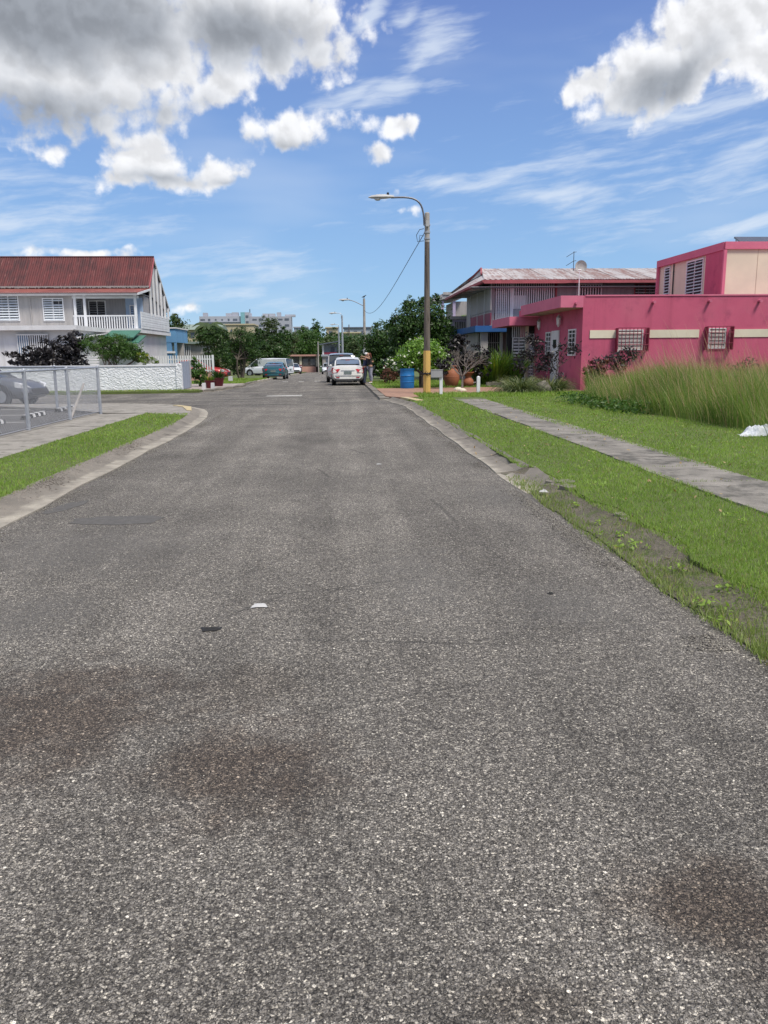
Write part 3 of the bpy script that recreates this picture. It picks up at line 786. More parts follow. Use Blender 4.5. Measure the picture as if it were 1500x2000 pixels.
def wob(x, y, s=2.0, a=0.03):
    return a * (math.sin(y * s + x * 3) + 0.6 * math.sin(y * s * 2.7 + 1.3) + 0.4 * math.sin(y * s * 6.1 + 2))

yy = [-60, -20, 0, 20, 45, 60, 80, 100, 130, 170, 210, 260, 400, 700, 1500]
sheet_rows('ground', [(y, -900, 900) for y in yy], -0.06, 'terrain')
sheet_rows('road', [(y, -70, 2.45) for y in (-12, 0, 10, 20, 30, 45)], 0.0, 'asphalt')
sheet_rows('road', [(y, -5.6, 1.9) for y in (45, 60, 80, 100, 130, 160)], 0.0, 'asphalt')

# --- left block: gutter, verge, pavement, parking lot
edgeL = [(-3.2, -6)] + [(-3.2 + 0.02 * math.sin(y * 1.7) + 0.012 * math.sin(y * 5.3), y) for y in np.arange(-4, 18.1, 0.75)] + [(-3.26, 19.6), (-3.38, 21.4), (-3.62, 23.2), (-3.95, 24.6), (-4.5, 25.8), (-5.4, 26.7), (-7.0, 27.3), (-12, 27.6), (-70, 28.2)]
def offs(path, d):
    o = []
    for i, (x, y) in enumerate(path):
        a = path[max(i - 1, 0)]; b = path[min(i + 1, len(path) - 1)]
        tx, ty = b[0] - a[0], b[1] - a[1]; l = math.hypot(tx, ty)
        o.append((x - ty / l * d, y + tx / l * d))
    return o
gut = T('kerb', 'rolled concrete gutter curving round the left corner', None, (-3.4, 5, 0), kind='structure')
bk = offs(edgeL, 0.46); midp = offs(edgeL, 0.20)
step = 4
for i in range(0, len(edgeL) - 1, step):
    j = min(i + step, len(edgeL) - 1)
    mb = MB(); vs = []
    for k in range(i, j + 1):
        e, m_, b_ = edgeL[k], midp[k], bk[k]
        vs += [(e[0], e[1], -0.05), (e[0], e[1], 0.014), (m_[0], m_[1], 0.022), (b_[0], b_[1], 0.105), (b_[0], b_[1], -0.05)]
    fs = []
    for k in range(j - i):
        for q in range(4): fs.append((5 * k + q, 5 * k + q + 1, 5 * k + q + 6, 5 * k + q + 5))
    fs += [(4, 3, 2, 1, 0), tuple(5 * (j - i) + q for q in range(5))]
    mb.add([(x + 0.002 * (t_ % 3), y, z) for t_, (x, y, z) in enumerate(vs)], fs)
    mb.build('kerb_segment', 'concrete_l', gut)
# pebbly broken back edge of the gutter
mb = MB()
for _ in range(1500):
    y = random.uniform(7.0, 15.5); t = 1.0 - abs(random.gauss(0, 0.2)); t = max(0.45, t)
    x = -3.2 - 0.46 * t; z = 0.022 + (t - 0.43) / 0.57 * 0.083
    r = random.uniform(0.007, 0.018)
    mb.lathe((x, y, z), [(r * 0.7, -r * 0.4), (r, 0.0), (r * 0.5, r * 0.55)], 5)
mb.build('gutter_pebbles', 'rubble', gut, kind='stuff')
mb = MB()
mb.prism([(-3.98, 22.6), (-4.12, 22.7), (-4.55, 24.4), (-5.0, 25.2), (-4.85, 25.3), (-4.3, 24.4)], 0.09, 0.118)
mb.build('kerb_paint', 'yellowpaint', gut)
apron = [(-5.1, 21.9), (-4.3, 21.5), (-3.84, 21.0)] + [p for p in bk if 21.3 < p[1] < 27.9 and p[0] > -40] + [(-11.9, 27.1), (-10.4, 25.9), (-8.1, 24.35), (-6.32, 22.35)]
pv = T('pavement', 'grey concrete pavement of slabs beside the chain link fence', None, (-5.7, 10, 0), kind='structure')
MB().prism(apron, 0.0, 0.1).build('corner_slab', 'concrete', pv)
y = -6.0
while y < 21.8:
    y1 = min(y + 1.5, 21.9)
    MB().box(-6.32, -5.1, y + 0.006, y1 - 0.006, -0.02, 0.1 + random.uniform(-0.004, 0.006)).build('slab', 'concrete', pv)
    y = y1
vergeL = [(-5.1, -6)] + [(-5.1, 21.9), (-4.3, 21.7), (-3.9, 21.0), (-3.72, 19.5), (-3.68, 17.5), (-3.66, -6)]
MB().prism(vergeL, -0.02, 0.094).build('verge', 'soil', kind='structure')
MB().prism([(-6.32, -6), (-6.32, 22.3), (-8.1, 24.3), (-10.4, 25.8), (-14, 26.9), (-70, 27.6), (-70, -6)], -0.02, 0.04).build('parking_lot', 'lot', kind='structure')
lk = T('kerb', 'low concrete edging between parking lot and pavement', None, (-6.4, 10, 0), kind='structure')
for y in np.arange(-5, 22, 3.0):
    MB().box(-6.46, -6.33, y, y + 2.99, 0.0, 0.112).build('kerb_stone', 'concrete', lk)
lines = T('parking_lines', 'worn white bay lines across the parking lot', None, (-8, 20, 0.04), kind='structure')
for (yl, x0) in [(14.6, -7.2), (17.4, -7.1), (20.1, -7.6), (22.6, -8.3), (25.1, -9.2)]:
    MB().box(-14, x0, yl, yl + 0.11, 0.041, 0.0445).build('painted_line', 'whitepaint', lines)
MB().box(-14.11, -14, 14.6, 25.2, 0.041, 0.0445).build('painted_line', 'whitepaint', lines)

# --- far side of the crossing, left
stripA = [(-70, 35.1), (-10, 35.6), (-7.2, 35.9), (-6.0, 36.2), (-5.95, 36.9), (-6.6, 37.1), (-10, 36.9), (-70, 36.4)]
MB().prism(stripA, -0.02, 0.10).build('verge', 'soil', kind='structure')
MB().prism([(-70, 36.42), (-10, 36.92), (-6.6, 37.12), (-5.93, 36.95), (-5.75, 38.2), (-5.2, 41), (-4.95, 43), (-4.95, 45), (-70, 45)], -0.02, 0.09).build('driveway', 'driveway', kind='structure')
sheet_rows('lawn', [(y, -70, -5.0) for y in (45, 60, 80, 100, 130, 160)], 0.09, 'soil', 0.15)
kb = T('kerb', 'pale kerb stones along the far left roadside', None, (-5, 60, 0), kind='structure')
for y in np.arange(45.02, 110, 3.0):
    m_ = MB(); m_.box(-4.98, -4.82, y, y + 2.9, gz(y + 1.5) - 0.1, gz(y + 1.5) + 0.12); m_.build('kerb_stone', 'concrete_l', kb)
for (xx, ya, yb_) in [(-5.9, 37.0, 38.0), (-5.65, 38.1, 39.6), (-5.38, 39.7, 41.2), (-5.1, 41.3, 43.1)]:
    MB().box(xx, xx + 0.42, ya, yb_, -0.02, 0.1).build('kerb_stone', 'concrete_l', kb)

# --- right side: gutter, verge, pavement, lawn
gr = T('kerb', 'broken pale concrete gutter along the right road edge', None, (2.4, 18, 0), kind='structure')
segs = [(9.0, 10.55, 0.50, -0.01), (10.6, 12.2, 0.42, -0.002), (12.24, 14.8, 0.40, 0.0), (14.83, 17.4, 0.38, 0.004), (17.43, 20.3, 0.36, 0.0), (20.33, 23.2, 0.34, 0.003), (23.23, 26.2, 0.33, 0.0), (26.23, 28.6, 0.33, 0.0)]
for a, b_, w, dz_ in segs:
    def xe(y): return 2.17 - max(0, (y - 25)) * 0.13 + 0.02 * math.sin(y * 2.3)
    mb = MB(); vs = []; ys_ = np.linspace(a, b_, 5)
    for y in ys_:
        x = xe(y); ww = w + 0.03 * math.sin(y * 3.1)
        vs += [(x, y, -0.05), (x, y, 0.016 + dz_), (x + ww * 0.62, y, 0.04 + dz_), (x + ww, y, 0.115 + dz_), (x + ww, y, -0.05)]
    fs = []
    for k in range(4):
        for q in range(4): fs.append((5 * k + q, 5 * k + q + 5, 5 * k + q + 6, 5 * k + q + 1))
    fs += [(0, 1, 2, 3, 4), tuple(20 + q for q in range(4, -1, -1))]
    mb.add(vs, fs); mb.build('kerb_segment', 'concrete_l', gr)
for (cx, cy, s_) in [(2.66, 8.9, 0.10), (2.72, 9.25, 0.12), (2.60, 9.4, 0.08), (2.74, 6.98, 0.07), (2.70, 7.3, 0.06), (2.68, 7.15, 0.05)]:
    mb = MB(); pts = [(cx + s_ * random.uniform(0.6, 1.2) * math.cos(a), cy + s_ * random.uniform(0.8, 1.8) * math.sin(a)) for a in np.linspace(0, 2 * PI, 7)[:-1]]
    mb.prism(pts, 0.0, 0.06 + random.uniform(0, 0.05)); mb.build('broken_chunk', 'concrete_l', gr)
for k, (ya, yb_) in enumerate([(28.7, 30.2), (30.25, 31.8), (31.85, 34.6), (34.65, 37.4), (37.45, 40.2), (40.25, 43.0), (43.05, 45)]):
    MB().box(1.60, 1.95 if k < 2 else 1.86, ya, yb_, -0.05, 0.075 + 0.02 * (k % 2)).build('kerb_stone', 'concrete_l', gr)
for y in np.arange(45.02, 100, 3.0):
    MB().box(1.6, 1.78, y, y + 2.9, gz(y + 1.5) - 0.1, gz(y + 1.5) + 0.12).build('kerb_stone', 'concrete_l', gr)
MB().prism([(2.9, 26.3), (2.62, 26.2), (2.3, 28.2), (2.55, 28.2)], 0.0, 0.126).build('kerb_paint', 'yellowpaint', gr)

rows = []
for y in np.arange(-6, 30.61, 0.4):
    xl = 2.52 + wob(2.5, y, 1.4, 0.035)
    if y < 9.2: xl = 2.72 + wob(2.5, y, 1.9, 0.07)
    elif y < 11: xl = 2.74 - (y - 9.2) * 0.08
    if y > 27: xl += (y - 27) * 0.3
    rows.append((y, xl, 3.98))
sheet_rows('verge', rows, 0.094, 'soil', 0.14)
rows = []
for y in np.arange(-6, 10.9, 0.3):
    rows.append((y, 2.24 + wob(2.2, y, 2.1, 0.025), 2.95))
mb = MB(); vs = []
for y, a, b_ in rows: vs += [(a, y, 0.012), ((a + 0.16), y, 0.020 + 0.01 * math.sin(y * 3)), (2.66, y, 0.075 + 0.012 * math.sin(y * 4.3)), (b_, y, 0.086)]
mb.add(vs, [(4 * i + q, 4 * i + q + 1, 4 * i + q + 5, 4 * i + q + 4) for i in range(len(rows) - 1) for q in range(3)])
mb.build('bare_dirt', 'dirt', kind='structure')
pr = T('pavement', 'stained cracked concrete pavement between two strips of grass', None, (4.5, 10, 0), kind='structure')
y = -6.0; k = 0
while y < 26.8:
    L_ = random.choice([1.25, 1.3, 1.2]); y1 = min(y + L_, 26.9)
    a = random.uniform(-0.003, 0.003); b_ = random.uniform(-0.004, 0.004)
    mb = MB(); xl = 4.0 + random.uniform(-0.02, 0.05); xr = 5.02
    j = random.uniform(-0.05, 0.05)
    vs = [(xl, y + 0.003, 0), (xr, y + 0.003, 0), (xr, y1 - 0.003, 0), (xl, y1 - 0.003, 0), (xl, y + 0.003, 0.102 + a), (xr, y + 0.003, 0.102 + b_), (xr, y1 - 0.003, 0.102 + b_), (xl, y1 - 0.003, 0.102 + a)]
    mb.add(vs, [(0, 3, 2, 1), (4, 5, 6, 7), (0, 1, 5, 4), (1, 2, 6, 5), (2, 3, 7, 6), (3, 0, 4, 7)])
    mb.build('slab', 'walk_r', pr); y = y1; k += 1
rows = [(y, 3.97, 5.05) for y in (-6, 26.9)]
sheet_rows('soil_bed', rows, 0.082, 'dirt', 0.05)
sheet_rows('lawn', [(y, 5.0, 40) for y in (-6, 10, 20, 30.9)], 0.094, 'soil', 0.14)
sheet_rows('lawn', [(y, 2.3 if y < 28 else 3.0, 5.0) for y in (26.9, 28, 30.9)], 0.091, 'soil', 0.14)
MB().prism([(1.86, 36.2), (1.86, 29.4), (2.35, 28.3), (3.0, 28.8), (3.4, 30.91), (10.0, 30.91), (10.0, 36.2)], -0.02, 0.104).build('brick_paving', 'brickpave', kind='structure')
sheet_rows('lawn', [(y, 1.86, 60) for y in (36.2, 40, 45)] + [(y, 1.8, 60) for y in (60, 80, 100, 130, 160)], 0.088, 'soil', 0.14)
sheet_rows('lawn', [(y, 10.0, 60) for y in (30.9, 36.2)], 0.09, 'soil', 0.14)

# turf
def mL(x, y):
    e = np.minimum(x + 5.1 + 0.02 * vnoise(x, y, 6, 1), -3.62 - np.maximum(0, y - 18) * 0.07 - x + 0.03 * vnoise(x, y, 7, 2))
    return ((e > 0) & (y < 21.8 - 0.3 * (x + 4.5))).astype(float)
turf('grass', -5.15, -3.6, 7.5, 22, mL, 'grass', z=0.094, h=0.04, seed=3)
def mR(x, y):
    xl = np.where(y < 10.5, 2.60 + 0.10 * vnoise(x, y, 2.2, 4), 2.49 + 0.04 * vnoise(x, y, 4, 5)) + np.maximum(0, y - 27) * 0.25
    e = (x > xl) & (x < 4.03 + 0.10 * vnoise(x, y, 2.3, 6) + 0.04 * vnoise(x, y, 9, 26))
    bare = (vnoise(x, y, 3.1, 7) > 0.50) & (x < 3.1) & (y < 9)
    return np.where(e, np.where(bare, 0.3, 1.0), 0)
turf('grass', 2.3, 4.3, 3.6, 28.5, mR, 'grass', z=0.094, h=0.04, seed=8)
def mD(x, y):
    d = np.clip(vnoise(x, y, 4.2, 9) * 1.6 + 0.75, 0.22, 1.2)
    edge = np.abs(x - 2.30 - 0.05 * vnoise(x, y, 2, 10)) < 0.085 + 0.04 * vnoise(x, y, 3, 31)
    return np.where(edge, 0.95, d * 0.75) * (x > 2.18 + 0.05 * vnoise(x, y, 3, 14))
turf('grass', 2.16, 2.76, 3.6, 10.2, mD, 'grassdry', z=0.014, h=0.05, seed=12, slope=True)
def mW(x, y):
    xr = 4.98 + 0.16 * vnoise(x, y, 1.4, 13) - 0.22 * np.exp(-((y - 17.5) / 5.0) ** 2) + 0.05 * vnoise(x, y, 6, 27)
    return (x > xr).astype(float) * np.where(x > 7.8, 0.35, 1.0)
turf('grass', 4.6, 9.5, 7.5, 31, mW, 'grass', z=0.094, h=0.042, dens=2900, seed=17)
def mJ(x, y):
    j = (np.abs(((y + 6) % 1.25) - 0.0) < 0.05) & (vnoise(x, y, 1.1, 19) > 0.1)
    p = (vnoise(x, y, 1.5, 20) > 0.50) & (y > 11)
    return np.where(p, 0.55, np.where(j, 0.6, 0.0))
turf('grass', 4.0, 5.0, 8, 26.9, mJ, 'grassdry', z=0.1, h=0.035, dens=2400, seed=21)
turf('grass', -26, -6.0, 35.2, 36.9, lambda x, y: (y > 35.25 + (x + 26) * 0.035).astype(float) * 0.95, 'grassdry', z=0.1, h=0.05, dens=5200, seed=22)
turf('grass', 1.9, 12, 36.3, 46, lambda x, y: np.ones_like(x) * 0.9, 'grass', z=0.088, h=0.07, dens=4200, seed=23)
turf('grass', -12, -5.05, 45, 62, lambda x, y: np.ones_like(x) * 0.9, 'grass', z=0.09, h=0.07, dens=5200, wmul=1.3, seed=24)
turf('grass', 3.0, 10, 28.2, 30.8, lambda x, y: np.ones_like(x) * 0.9, 'grass', z=0.094, h=0.09, dens=5000, wmul=1.2, seed=25)
# ================================================================== BUILDING KIT
SHARED = {}
def shared(key, fn):
    if key not in SHARED: SHARED[key] = fn()
    return SHARED[key]
def slat_mesh(pl, w, h, mat, tilt=0.9, th=0.012):
    def f():
        mb = MB(); c, s_ = math.cos(tilt), math.sin(tilt)
        # cross-section in (depth, z): lower edge outward
        q = [(-h / 2 * c - th * s_, h / 2 * s_ - th * c), (-h / 2 * c, h / 2 * s_), (h / 2 * c, -h / 2 * s_), (h / 2 * c - th * s_, -h / 2 * s_ - th * c)]
        sg = {'y-': -1, 'x-': -1, 'x+': 1}[pl]
        poly = [(sg * a, b) for a, b in q]
        if pl == 'y-': mb.side(poly, 'x', -w / 2, w / 2)
        else: mb.side(poly, 'y', -w / 2, w / 2)
        return mb.mesh('slat', mat)
    return shared(('slat', pl, round(w, 3), round(h, 3), mat, tilt), f)
def P3(pl, D, u, z, d):
    return (u, D - d, z) if pl == 'y-' else ((D - d, u, z) if pl == 'x-' else (D + d, u, z))
def louver(parent, pl, D, u0, u1, z0, z1, n, leaves=2, frame='white', slat='louver', name='window', back='darkgrey', open_tilt=0.9, fw=0.06, missing=(), proud=0.05):
    if u0 > u1: u0, u1 = u1, u0
    mb = MB()
    mb.pbox(pl, D, u0, u0 + fw, z0, z1, 0.0, proud).pbox(pl, D, u1 - fw, u1, z0, z1, 0.0, proud)
    mb.pbox(pl, D, u0 + fw, u1 - fw, z1 - fw, z1, 0.0, proud).pbox(pl, D, u0 + fw, u1 - fw, z0, z0 + fw, 0.0, proud)
    for k in range(1, leaves):
        c = u0 + (u1 - u0) * k / leaves
        mb.pbox(pl, D, c - fw * 0.35, c + fw * 0.35, z0 + fw, z1 - fw, 0.0, proud * 0.9)
    fr = mb.build(name, frame, parent)
    bb = MB().pbox(pl, D, u0 + fw, u1 - fw, z0 + fw, z1 - fw, 0.001, 0.006).build('pane', back, fr)
    lw = (u1 - u0 - 2 * fw) / leaves
    h = (z1 - z0 - 2 * fw) / n
    me = slat_mesh(pl, lw - 0.03, h * 1.02, slat, open_tilt)
    for k in range(leaves):
        cu = u0 + fw + lw * (k + 0.5)
        for i in range(n):
            if (k, i) in missing: continue
            piece(me, 'slat', fr, P3(pl, D, cu, z0 + fw + h * (i + 0.5), proud * 0.55))
    return fr
def bars(parent, pl, D, u0, u1, z0, z1, n, w=0.025, mat='white', d=0.0, name='bar', rails=(), railname='rail'):
    if u0 > u1: u0, u1 = u1, u0
    me = shared(('bar', w, round(z1 - z0, 3), mat), lambda: MB().box(-w / 2, w / 2, -w / 2, w / 2, -(z1 - z0) / 2, (z1 - z0) / 2).mesh('bar', mat))
    for i in range(n):
        u = u0 + (u1 - u0) * i / (n - 1)
        piece(me, name, parent, P3(pl, D, u, (z0 + z1) / 2, d + w / 2))
    for z in rails:
        MB().pbox(pl, D, u0 - w, u1 + w, z - w * 0.7, z + w * 0.7, d + w * 0.1, d + w * 1.25).build(railname, mat, parent)
def corrug(name, parent, pa, pb, pc, pd, waves, amp, mat):
    """corrugated sheet: pa-pb along the eave, pd-pc along the ridge"""
    pa, pb, pc, pd = map(Vector, (pa, pb, pc, pd))
    n = waves * 4; nr = (pb - pa).cross(pd - pa).normalized()
    if nr.z < 0: nr = -nr
    vs = []
    for i in range(n + 1):
        t = i / n; h = nr * amp * math.sin(2 * PI * waves * t)
        vs += [pa.lerp(pb, t) + h, pd.lerp(pc, t) + h]
    fs = [(2 * i, 2 * i + 2, 2 * i + 3, 2 * i + 1) for i in range(n)]
    m_ = len(vs); vs += [v - nr * 0.02 for v in vs]
    fs += [tuple(m_ + q for q in f[::-1]) for f in fs]
    fs += [(2 * i, m_ + 2 * i, m_ + 2 * i + 2, 2 * i + 2) for i in range(n)] + [(2 * i + 1, 2 * i + 3, m_ + 2 * i + 3, m_ + 2 * i + 1) for i in range(n)]
    return MB().add([tuple(v) for v in vs], fs).build(name, mat, parent)

# ================================================================== RED ROOFED HOUSE, LEFT
H = T('two_storey_house', 'pale two storey house with a rusty red corrugated gable roof and corner balcony', 'house', (-13.8, 45.3, 0.0))
zs1 = W(60, 636, 45)[1]; zs0 = W(60, 645, 45)[1]         # the slab edge
MB().box(-30, -13.95, 45.3, 60, -0.3, zs0).build('lower_wall', 'whitewall', H)
MB().box(-13.95, -12.1, 50.6, 60, -0.5, zs0 - 0.02).build('lower_wall', 'whitewall', H)
MB().prism([(-30, 44.8), (-13.75, 44.8), (-13.65, 50.3), (-11.75, 50.3), (-11.75, 60), (-30, 60)], zs0, zs1).build('slab_edge', 'whitewall', H)
xa = -15.75; xb = -11.85; ze = W(200, 573, 51)[1]
D = 51.0
MB().box(-30, xa, D, 59.4, zs1, ze - 0.02).build('upper_wall', 'lightgrey', H)
MB().box(xa, xb - 0.02, D + 1.7, 59.4, zs1, ze - 0.03).build('upper_wall', 'greyplank', H)
for x in np.arange(-29.6, xa - 0.05, 0.42):     # board joints as thin battens
    MB().box(x, x + 0.03, D - 0.012, D, zs1, ze - 0.1).build('batten', 'lightgrey', H)
x0, z1 = W(82, 582, D); x1, z0 = W(127, 627, D)
louver(H, 'y-', D, x0, x1, z0, z1, 9, 2, missing=((1, 7),))
x0, z1 = W(-6, 577, D); x1, z0 = W(40, 627, D)
louver(H, 'y-', D, x0, x1, z0, z1, 9, 2)
xw = W(-60, 577, D)[0]; louver(H, 'y-', D, xw - 1.5, xw, z0, z1, 9, 2)
MB().tube([(W(60, 600, D)[0], D - 0.04, ze - 0.3), (W(60, 600, D)[0], D - 0.04, zs1)], 0.035, 6).build('downpipe', 'lightgrey', H)
# balcony
x0, z1 = W(172, 587, D + 1.7); x1, z0 = W(209, 627, D + 1.7)
louver(H, 'y-', D + 1.7, x0, x1, zs1 + 0.5, z1, 8, 2, slat='greyplank', open_tilt=0.5)
MB().box(xa, xa + 0.06, D + 0.05, D + 1.7, zs1, ze - 0.1).build('side_screen', 'lightgrey', H)
louver(H, 'x+', xa + 0.06, D + 0.3, D + 1.5, zs1 + 0.7, ze - 0.3, 9, 1)
MB().box(W(246, 600, D + 1.7)[0], xb - 0.1, D + 1.62, D + 1.69, zs1, ze - 0.15).build('door', 'paleblue', H)
dw = louver(H, 'y-', D + 1.6, W(253, 600, D + 1.6)[0], W(263, 600, D + 1.6)[0], zs1 + 0.3, ze - 0.6, 10, 1, slat='paleblue')
zr = W(200, 617, D)[1]
bars(H, 'y-', D, xa + 0.05, xb - 0.12, zs1 - 0.02, zr, 26, 0.06, 'white', 0.02, name='baluster', rails=(zr,))
for px in (147, 166, 265):
    x = W(px, 600, D)[0]
    MB().box(x - 0.07, x + 0.07, D - 0.1, D + 0.04, zs1 - 0.02, ze - 0.05).build('post', 'white', H)
MB().box(xa, xb + 0.05, D - 0.07, D + 0.03, ze - 0.30, ze - 0.16).build('beam', 'white', H)
# roof
XR = -11.72; YF, YB_, YR, YK = 50.55, 53.9, 55.6, 59.8
zf = W(268, 571, YF)[1]; zb = W(288, 557.5, YB_)[1]; zr_ = W(297, 502, YR)[1]; zk = W(321, 603, YK)[1]
w = 0.98; x = XR; k = 0
while x > -27:
    xn = x - w
    corrug('roof_sheet', H, (xn - 0.03, YB_ - 0.15, zb - 0.05 + 0.004 * (k % 2)), (x, YB_ - 0.15, zb - 0.05 + 0.004 * (k % 2)), (x, YR, zr_), (xn - 0.03, YR, zr_), 7, 0.022, 'redroof')
    corrug('porch_sheet', H, (xn - 0.03, YF, zf), (x, YF, zf), (x, YB_ + 0.1, zb - 0.17), (xn - 0.03, YB_ + 0.1, zb - 0.17), 7, 0.018, 'redroof2')
    x = xn; k += 1
corrug('back_sheet', H, (-27, YK, zk), (XR, YK, zk), (XR, YR, zr_ - 0.01), (-27, YR, zr_ - 0.01), 60, 0.02, 'redroof')
MB().tube([(-27, YR, zr_ + 0.02), (XR + 0.03, YR, zr_ + 0.02)], 0.05, 6).build('ridge_cap', 'redroof', H)
MB().box(-27, XR, YF + 0.02, YF + 0.05, zf - 0.17, zf - 0.05).build('fascia', 'greyplank', H)
mb = MB(); xx_ = XR
while xx_ > -27:
    d_ = random.uniform(0.05, 0.12); mb.box(xx_ - 0.06, xx_ - 0.005, YB_ - 0.19, YB_ - 0.165, zb - 0.06 - d_, zb - 0.035); xx_ -= 0.07
mb.build('roof_edge', 'lightgrey', H, kind='stuff')
MB().side([(YF, zf - 0.02), (YB_, zb - 0.2), (YB_, zb - 0.32), (YF, zf - 0.14)], 'x', XR - 0.03, XR + 0.05).build('barge_board', 'white', H)
MB().side([(YB_ - 0.15, zb - 0.07), (YR, zr_ - 0.03), (YR, zr_ - 0.28), (YB_ - 0.15, zb - 0.27)], 'x', XR - 0.03, XR + 0.05).build('barge_board', 'redtrim', H)
MB().side([(YK, zk - 0.02), (YR, zr_ - 0.03), (YR, zr_ - 0.22), (YK, zk - 0.20)], 'x', XR - 0.03, XR + 0.05).build('barge_board', 'white', H)
MB().side([(YB_ + 0.2, zb - 0.3), (YR, zr_ - 0.3), (YK - 0.3, zk + 0.0), (YK - 0.3, zk - 0.3), (YB_ + 0.2, zb - 0.55)], 'x', XR - 0.14, XR - 0.08).build('gable_boarding', 'greyplank', H)
MB().box(-27, XR - 0.1, YF + 0.1, 59.3, ze - 0.0, ze + 0.05).build('ceiling', 'greyplank', H)
for k in range(6):
    y = YB_ + 0.15 + (YK - 0.5 - YB_) * k / 5
    zt = zb + (zr_ - zb) * (y - YB_) / (YR - YB_) if y < YR else zr_ + (zk - zr_) * (y - YR) / (YK - YR)
    MB().box(XR - 0.07, XR + 0.04, y - 0.06, y + 0.06, zs1 + 0.9, zt - 0.25).build('post', 'white', H)
for k in range(7):                                   # white boards of the side parapet
    zc = zs1 + 0.02 + k * 0.145
    MB().box(XR - 0.06 + 0.006 * (k % 2), XR + 0.0 + 0.006 * (k % 2), YF + 0.6, YK - 0.3, zc, zc + 0.135).build('parapet_board', 'white', H)
# ground floor grille window and awnings
x0, z1 = W(34, 654, 45.3); x1, z0 = W(98, 700, 45.3)
MB().box(x0, x1, 45.27, 45.29, z0, z1).build('window_opening', 'darkgrey', H)
MB().box(x0, x0 + 0.6, 45.235, 45.265, z0, z1).build('shutter', 'skyblue', H)
bars(H, 'y-', 45.3, x0 + 0.02, x1 - 0.02, z0, z1, 15, 0.05, 'white', 0.09, rails=(z1, z0 + 0.03))
MB().side([(44.9, zs0 - 0.45), (44.9, zs0 - 0.39), (50.5, zs0 - 0.02), (50.5, zs0 - 0.08)], 'x', -13.9, -13.6).build('lintel', 'whitewall', H)
for (pa, pb_, ya, yb_) in [(213, 262, 648, 658), (242, 272, 658, 668)]:
    xa_, za = W(pa, ya, 49.6); xb_, zb_ = W(pb_, yb_, 48.4)
    MB().add([(xa_, 50.2, za + 0.1), (xb_, 50.2, za + 0.1), (xb_, 48.2, zb_), (xa_, 48.2, zb_), (xa_, 50.2, za + 0.04), (xb_, 50.2, za + 0.04), (xb_, 48.2, zb_ - 0.08), (xa_, 48.2, zb_ - 0.08)],
             [(0, 1, 2, 3), (7, 6, 5, 4), (0, 4, 5, 1), (1, 5, 6, 2), (2, 6, 7, 3), (3, 7, 4, 0)]).build('awning', 'greenaw', H)
# white lean-to shelves seen under the tree
for k in range(4):
    x0, z_ = W(170, 697 + k * 5, 44)
    MB().box(x0, x0 + 0.75, 43.6, 43.63, z_ - 0.03, z_ + 0.03).build('grille_bar', 'white', H)

# ---- white roughcast garden wall with gate
Wl = T('garden_wall', 'long white roughcast wall along the far side of the crossing', 'wall', (-10, 36.9, 0.1))
zt = W(200, 714, 37)[1]
MB().box(-40, -7.12, 37.0, 37.18, 0.05, zt - 0.05).build('wall_panel', 'stucco', Wl)
MB().box(-40, -7.1, 36.97, 37.21, zt - 0.05, zt + 0.01).build('coping', 'whitewall', Wl)
MB().box(-8.4, -7.1, 36.985, 37.24, zt + 0.012, zt + 0.06).build('coping', 'whitewall', Wl)
MB().box(-7.11, -6.86, 36.95, 37.2, 0.05, zt + 0.07).build('end_pier', 'stucco', Wl)
Gt = T('gate', 'blue-grey board gate at the street end of the white roughcast wall', 'gate', (-6.7, 38.3, 0.1))
for k in range(9):
    y = 37.25 + k * 0.235
    MB().box(-6.95 - 0.008 * (k % 2), -6.91 - 0.008 * (k % 2), y, y + 0.225, 0.12, 1.36).build('board', 'greyboard', Gt)
MB().box(-6.98, -6.88, 39.38, 39.5, 0.1, 1.4).build('gate_post', 'lightgrey', Gt)

# ---- blue porch and picket fence
Bp = T('porch', 'sky blue flat roofed porch behind the white picket fence', 'porch', (-13, 62, gz(62)))
D = 62; x0, zt = W(290, 642, D); x1, _ = W(342, 642, D); xm = W(327, 650, D)[0]
zo = W(300, 669, D)[1]
MB().box(x0, x1, D, D + 5, zo, zt).build('roof_block', 'skyblue', Bp)
MB().box(x0 - 0.08, x1 + 0.08, D - 0.08, D + 5, zt, zt + 0.09).build('roof_edge', 'whitewall', Bp)
for xx, ww, mt in [(x0, 0.30, 'skyblue'), (xm - 0.12, 0.36, 'skyblue'), (x1 - 0.14, 0.14, 'skyblue')]:
    MB().box(xx, xx + ww, D + 0.02, D + 0.35, gz(62), zo).build('column', mt, Bp)
MB().box(x0, x1, D + 3, D + 3.1, gz(62), zo).build('back_wall', 'lightgrey', Bp)
MB().box(x0 + 0.9, x0 + 1.25, D + 2.95, D + 2.99, gz(62), zo - 0.2).build('door', 'white', Bp)
MB().box(xm - 0.18, xm + 0.5, D - 0.05, D + 0.4, W(330, 690, D)[1], W(330, 686, D)[1]).build('column_band', 'whitewall', Bp)
Pf = T('picket_fence', 'white picket fence on a low brick base beyond the gate', 'fence', (-10, 54, gz(54)))
D = 53; x0, zt = W(290, 695, D); x1, _ = W(414, 693, D); zb = W(400, 728, D)[1]
me = MB().box(-0.04, 0.04, -0.02, 0.02, -(zt - zb) / 2, (zt - zb) / 2).mesh('picket', 'white')
n = 27
for k in range(n):
    piece(me, 'picket', Pf, (x0 + (x1 - x0) * k / (n - 1), D, (zt + zb) / 2))
MB().box(x0, x1 + 0.05, D + 0.03, D + 0.06, zt - 0.28, zt - 0.2).build('rail', 'white', Pf)
MB().box(x0, x1 + 0.05, D + 0.03, D + 0.06, zb + 0.1, zb + 0.18).build('rail', 'white', Pf)
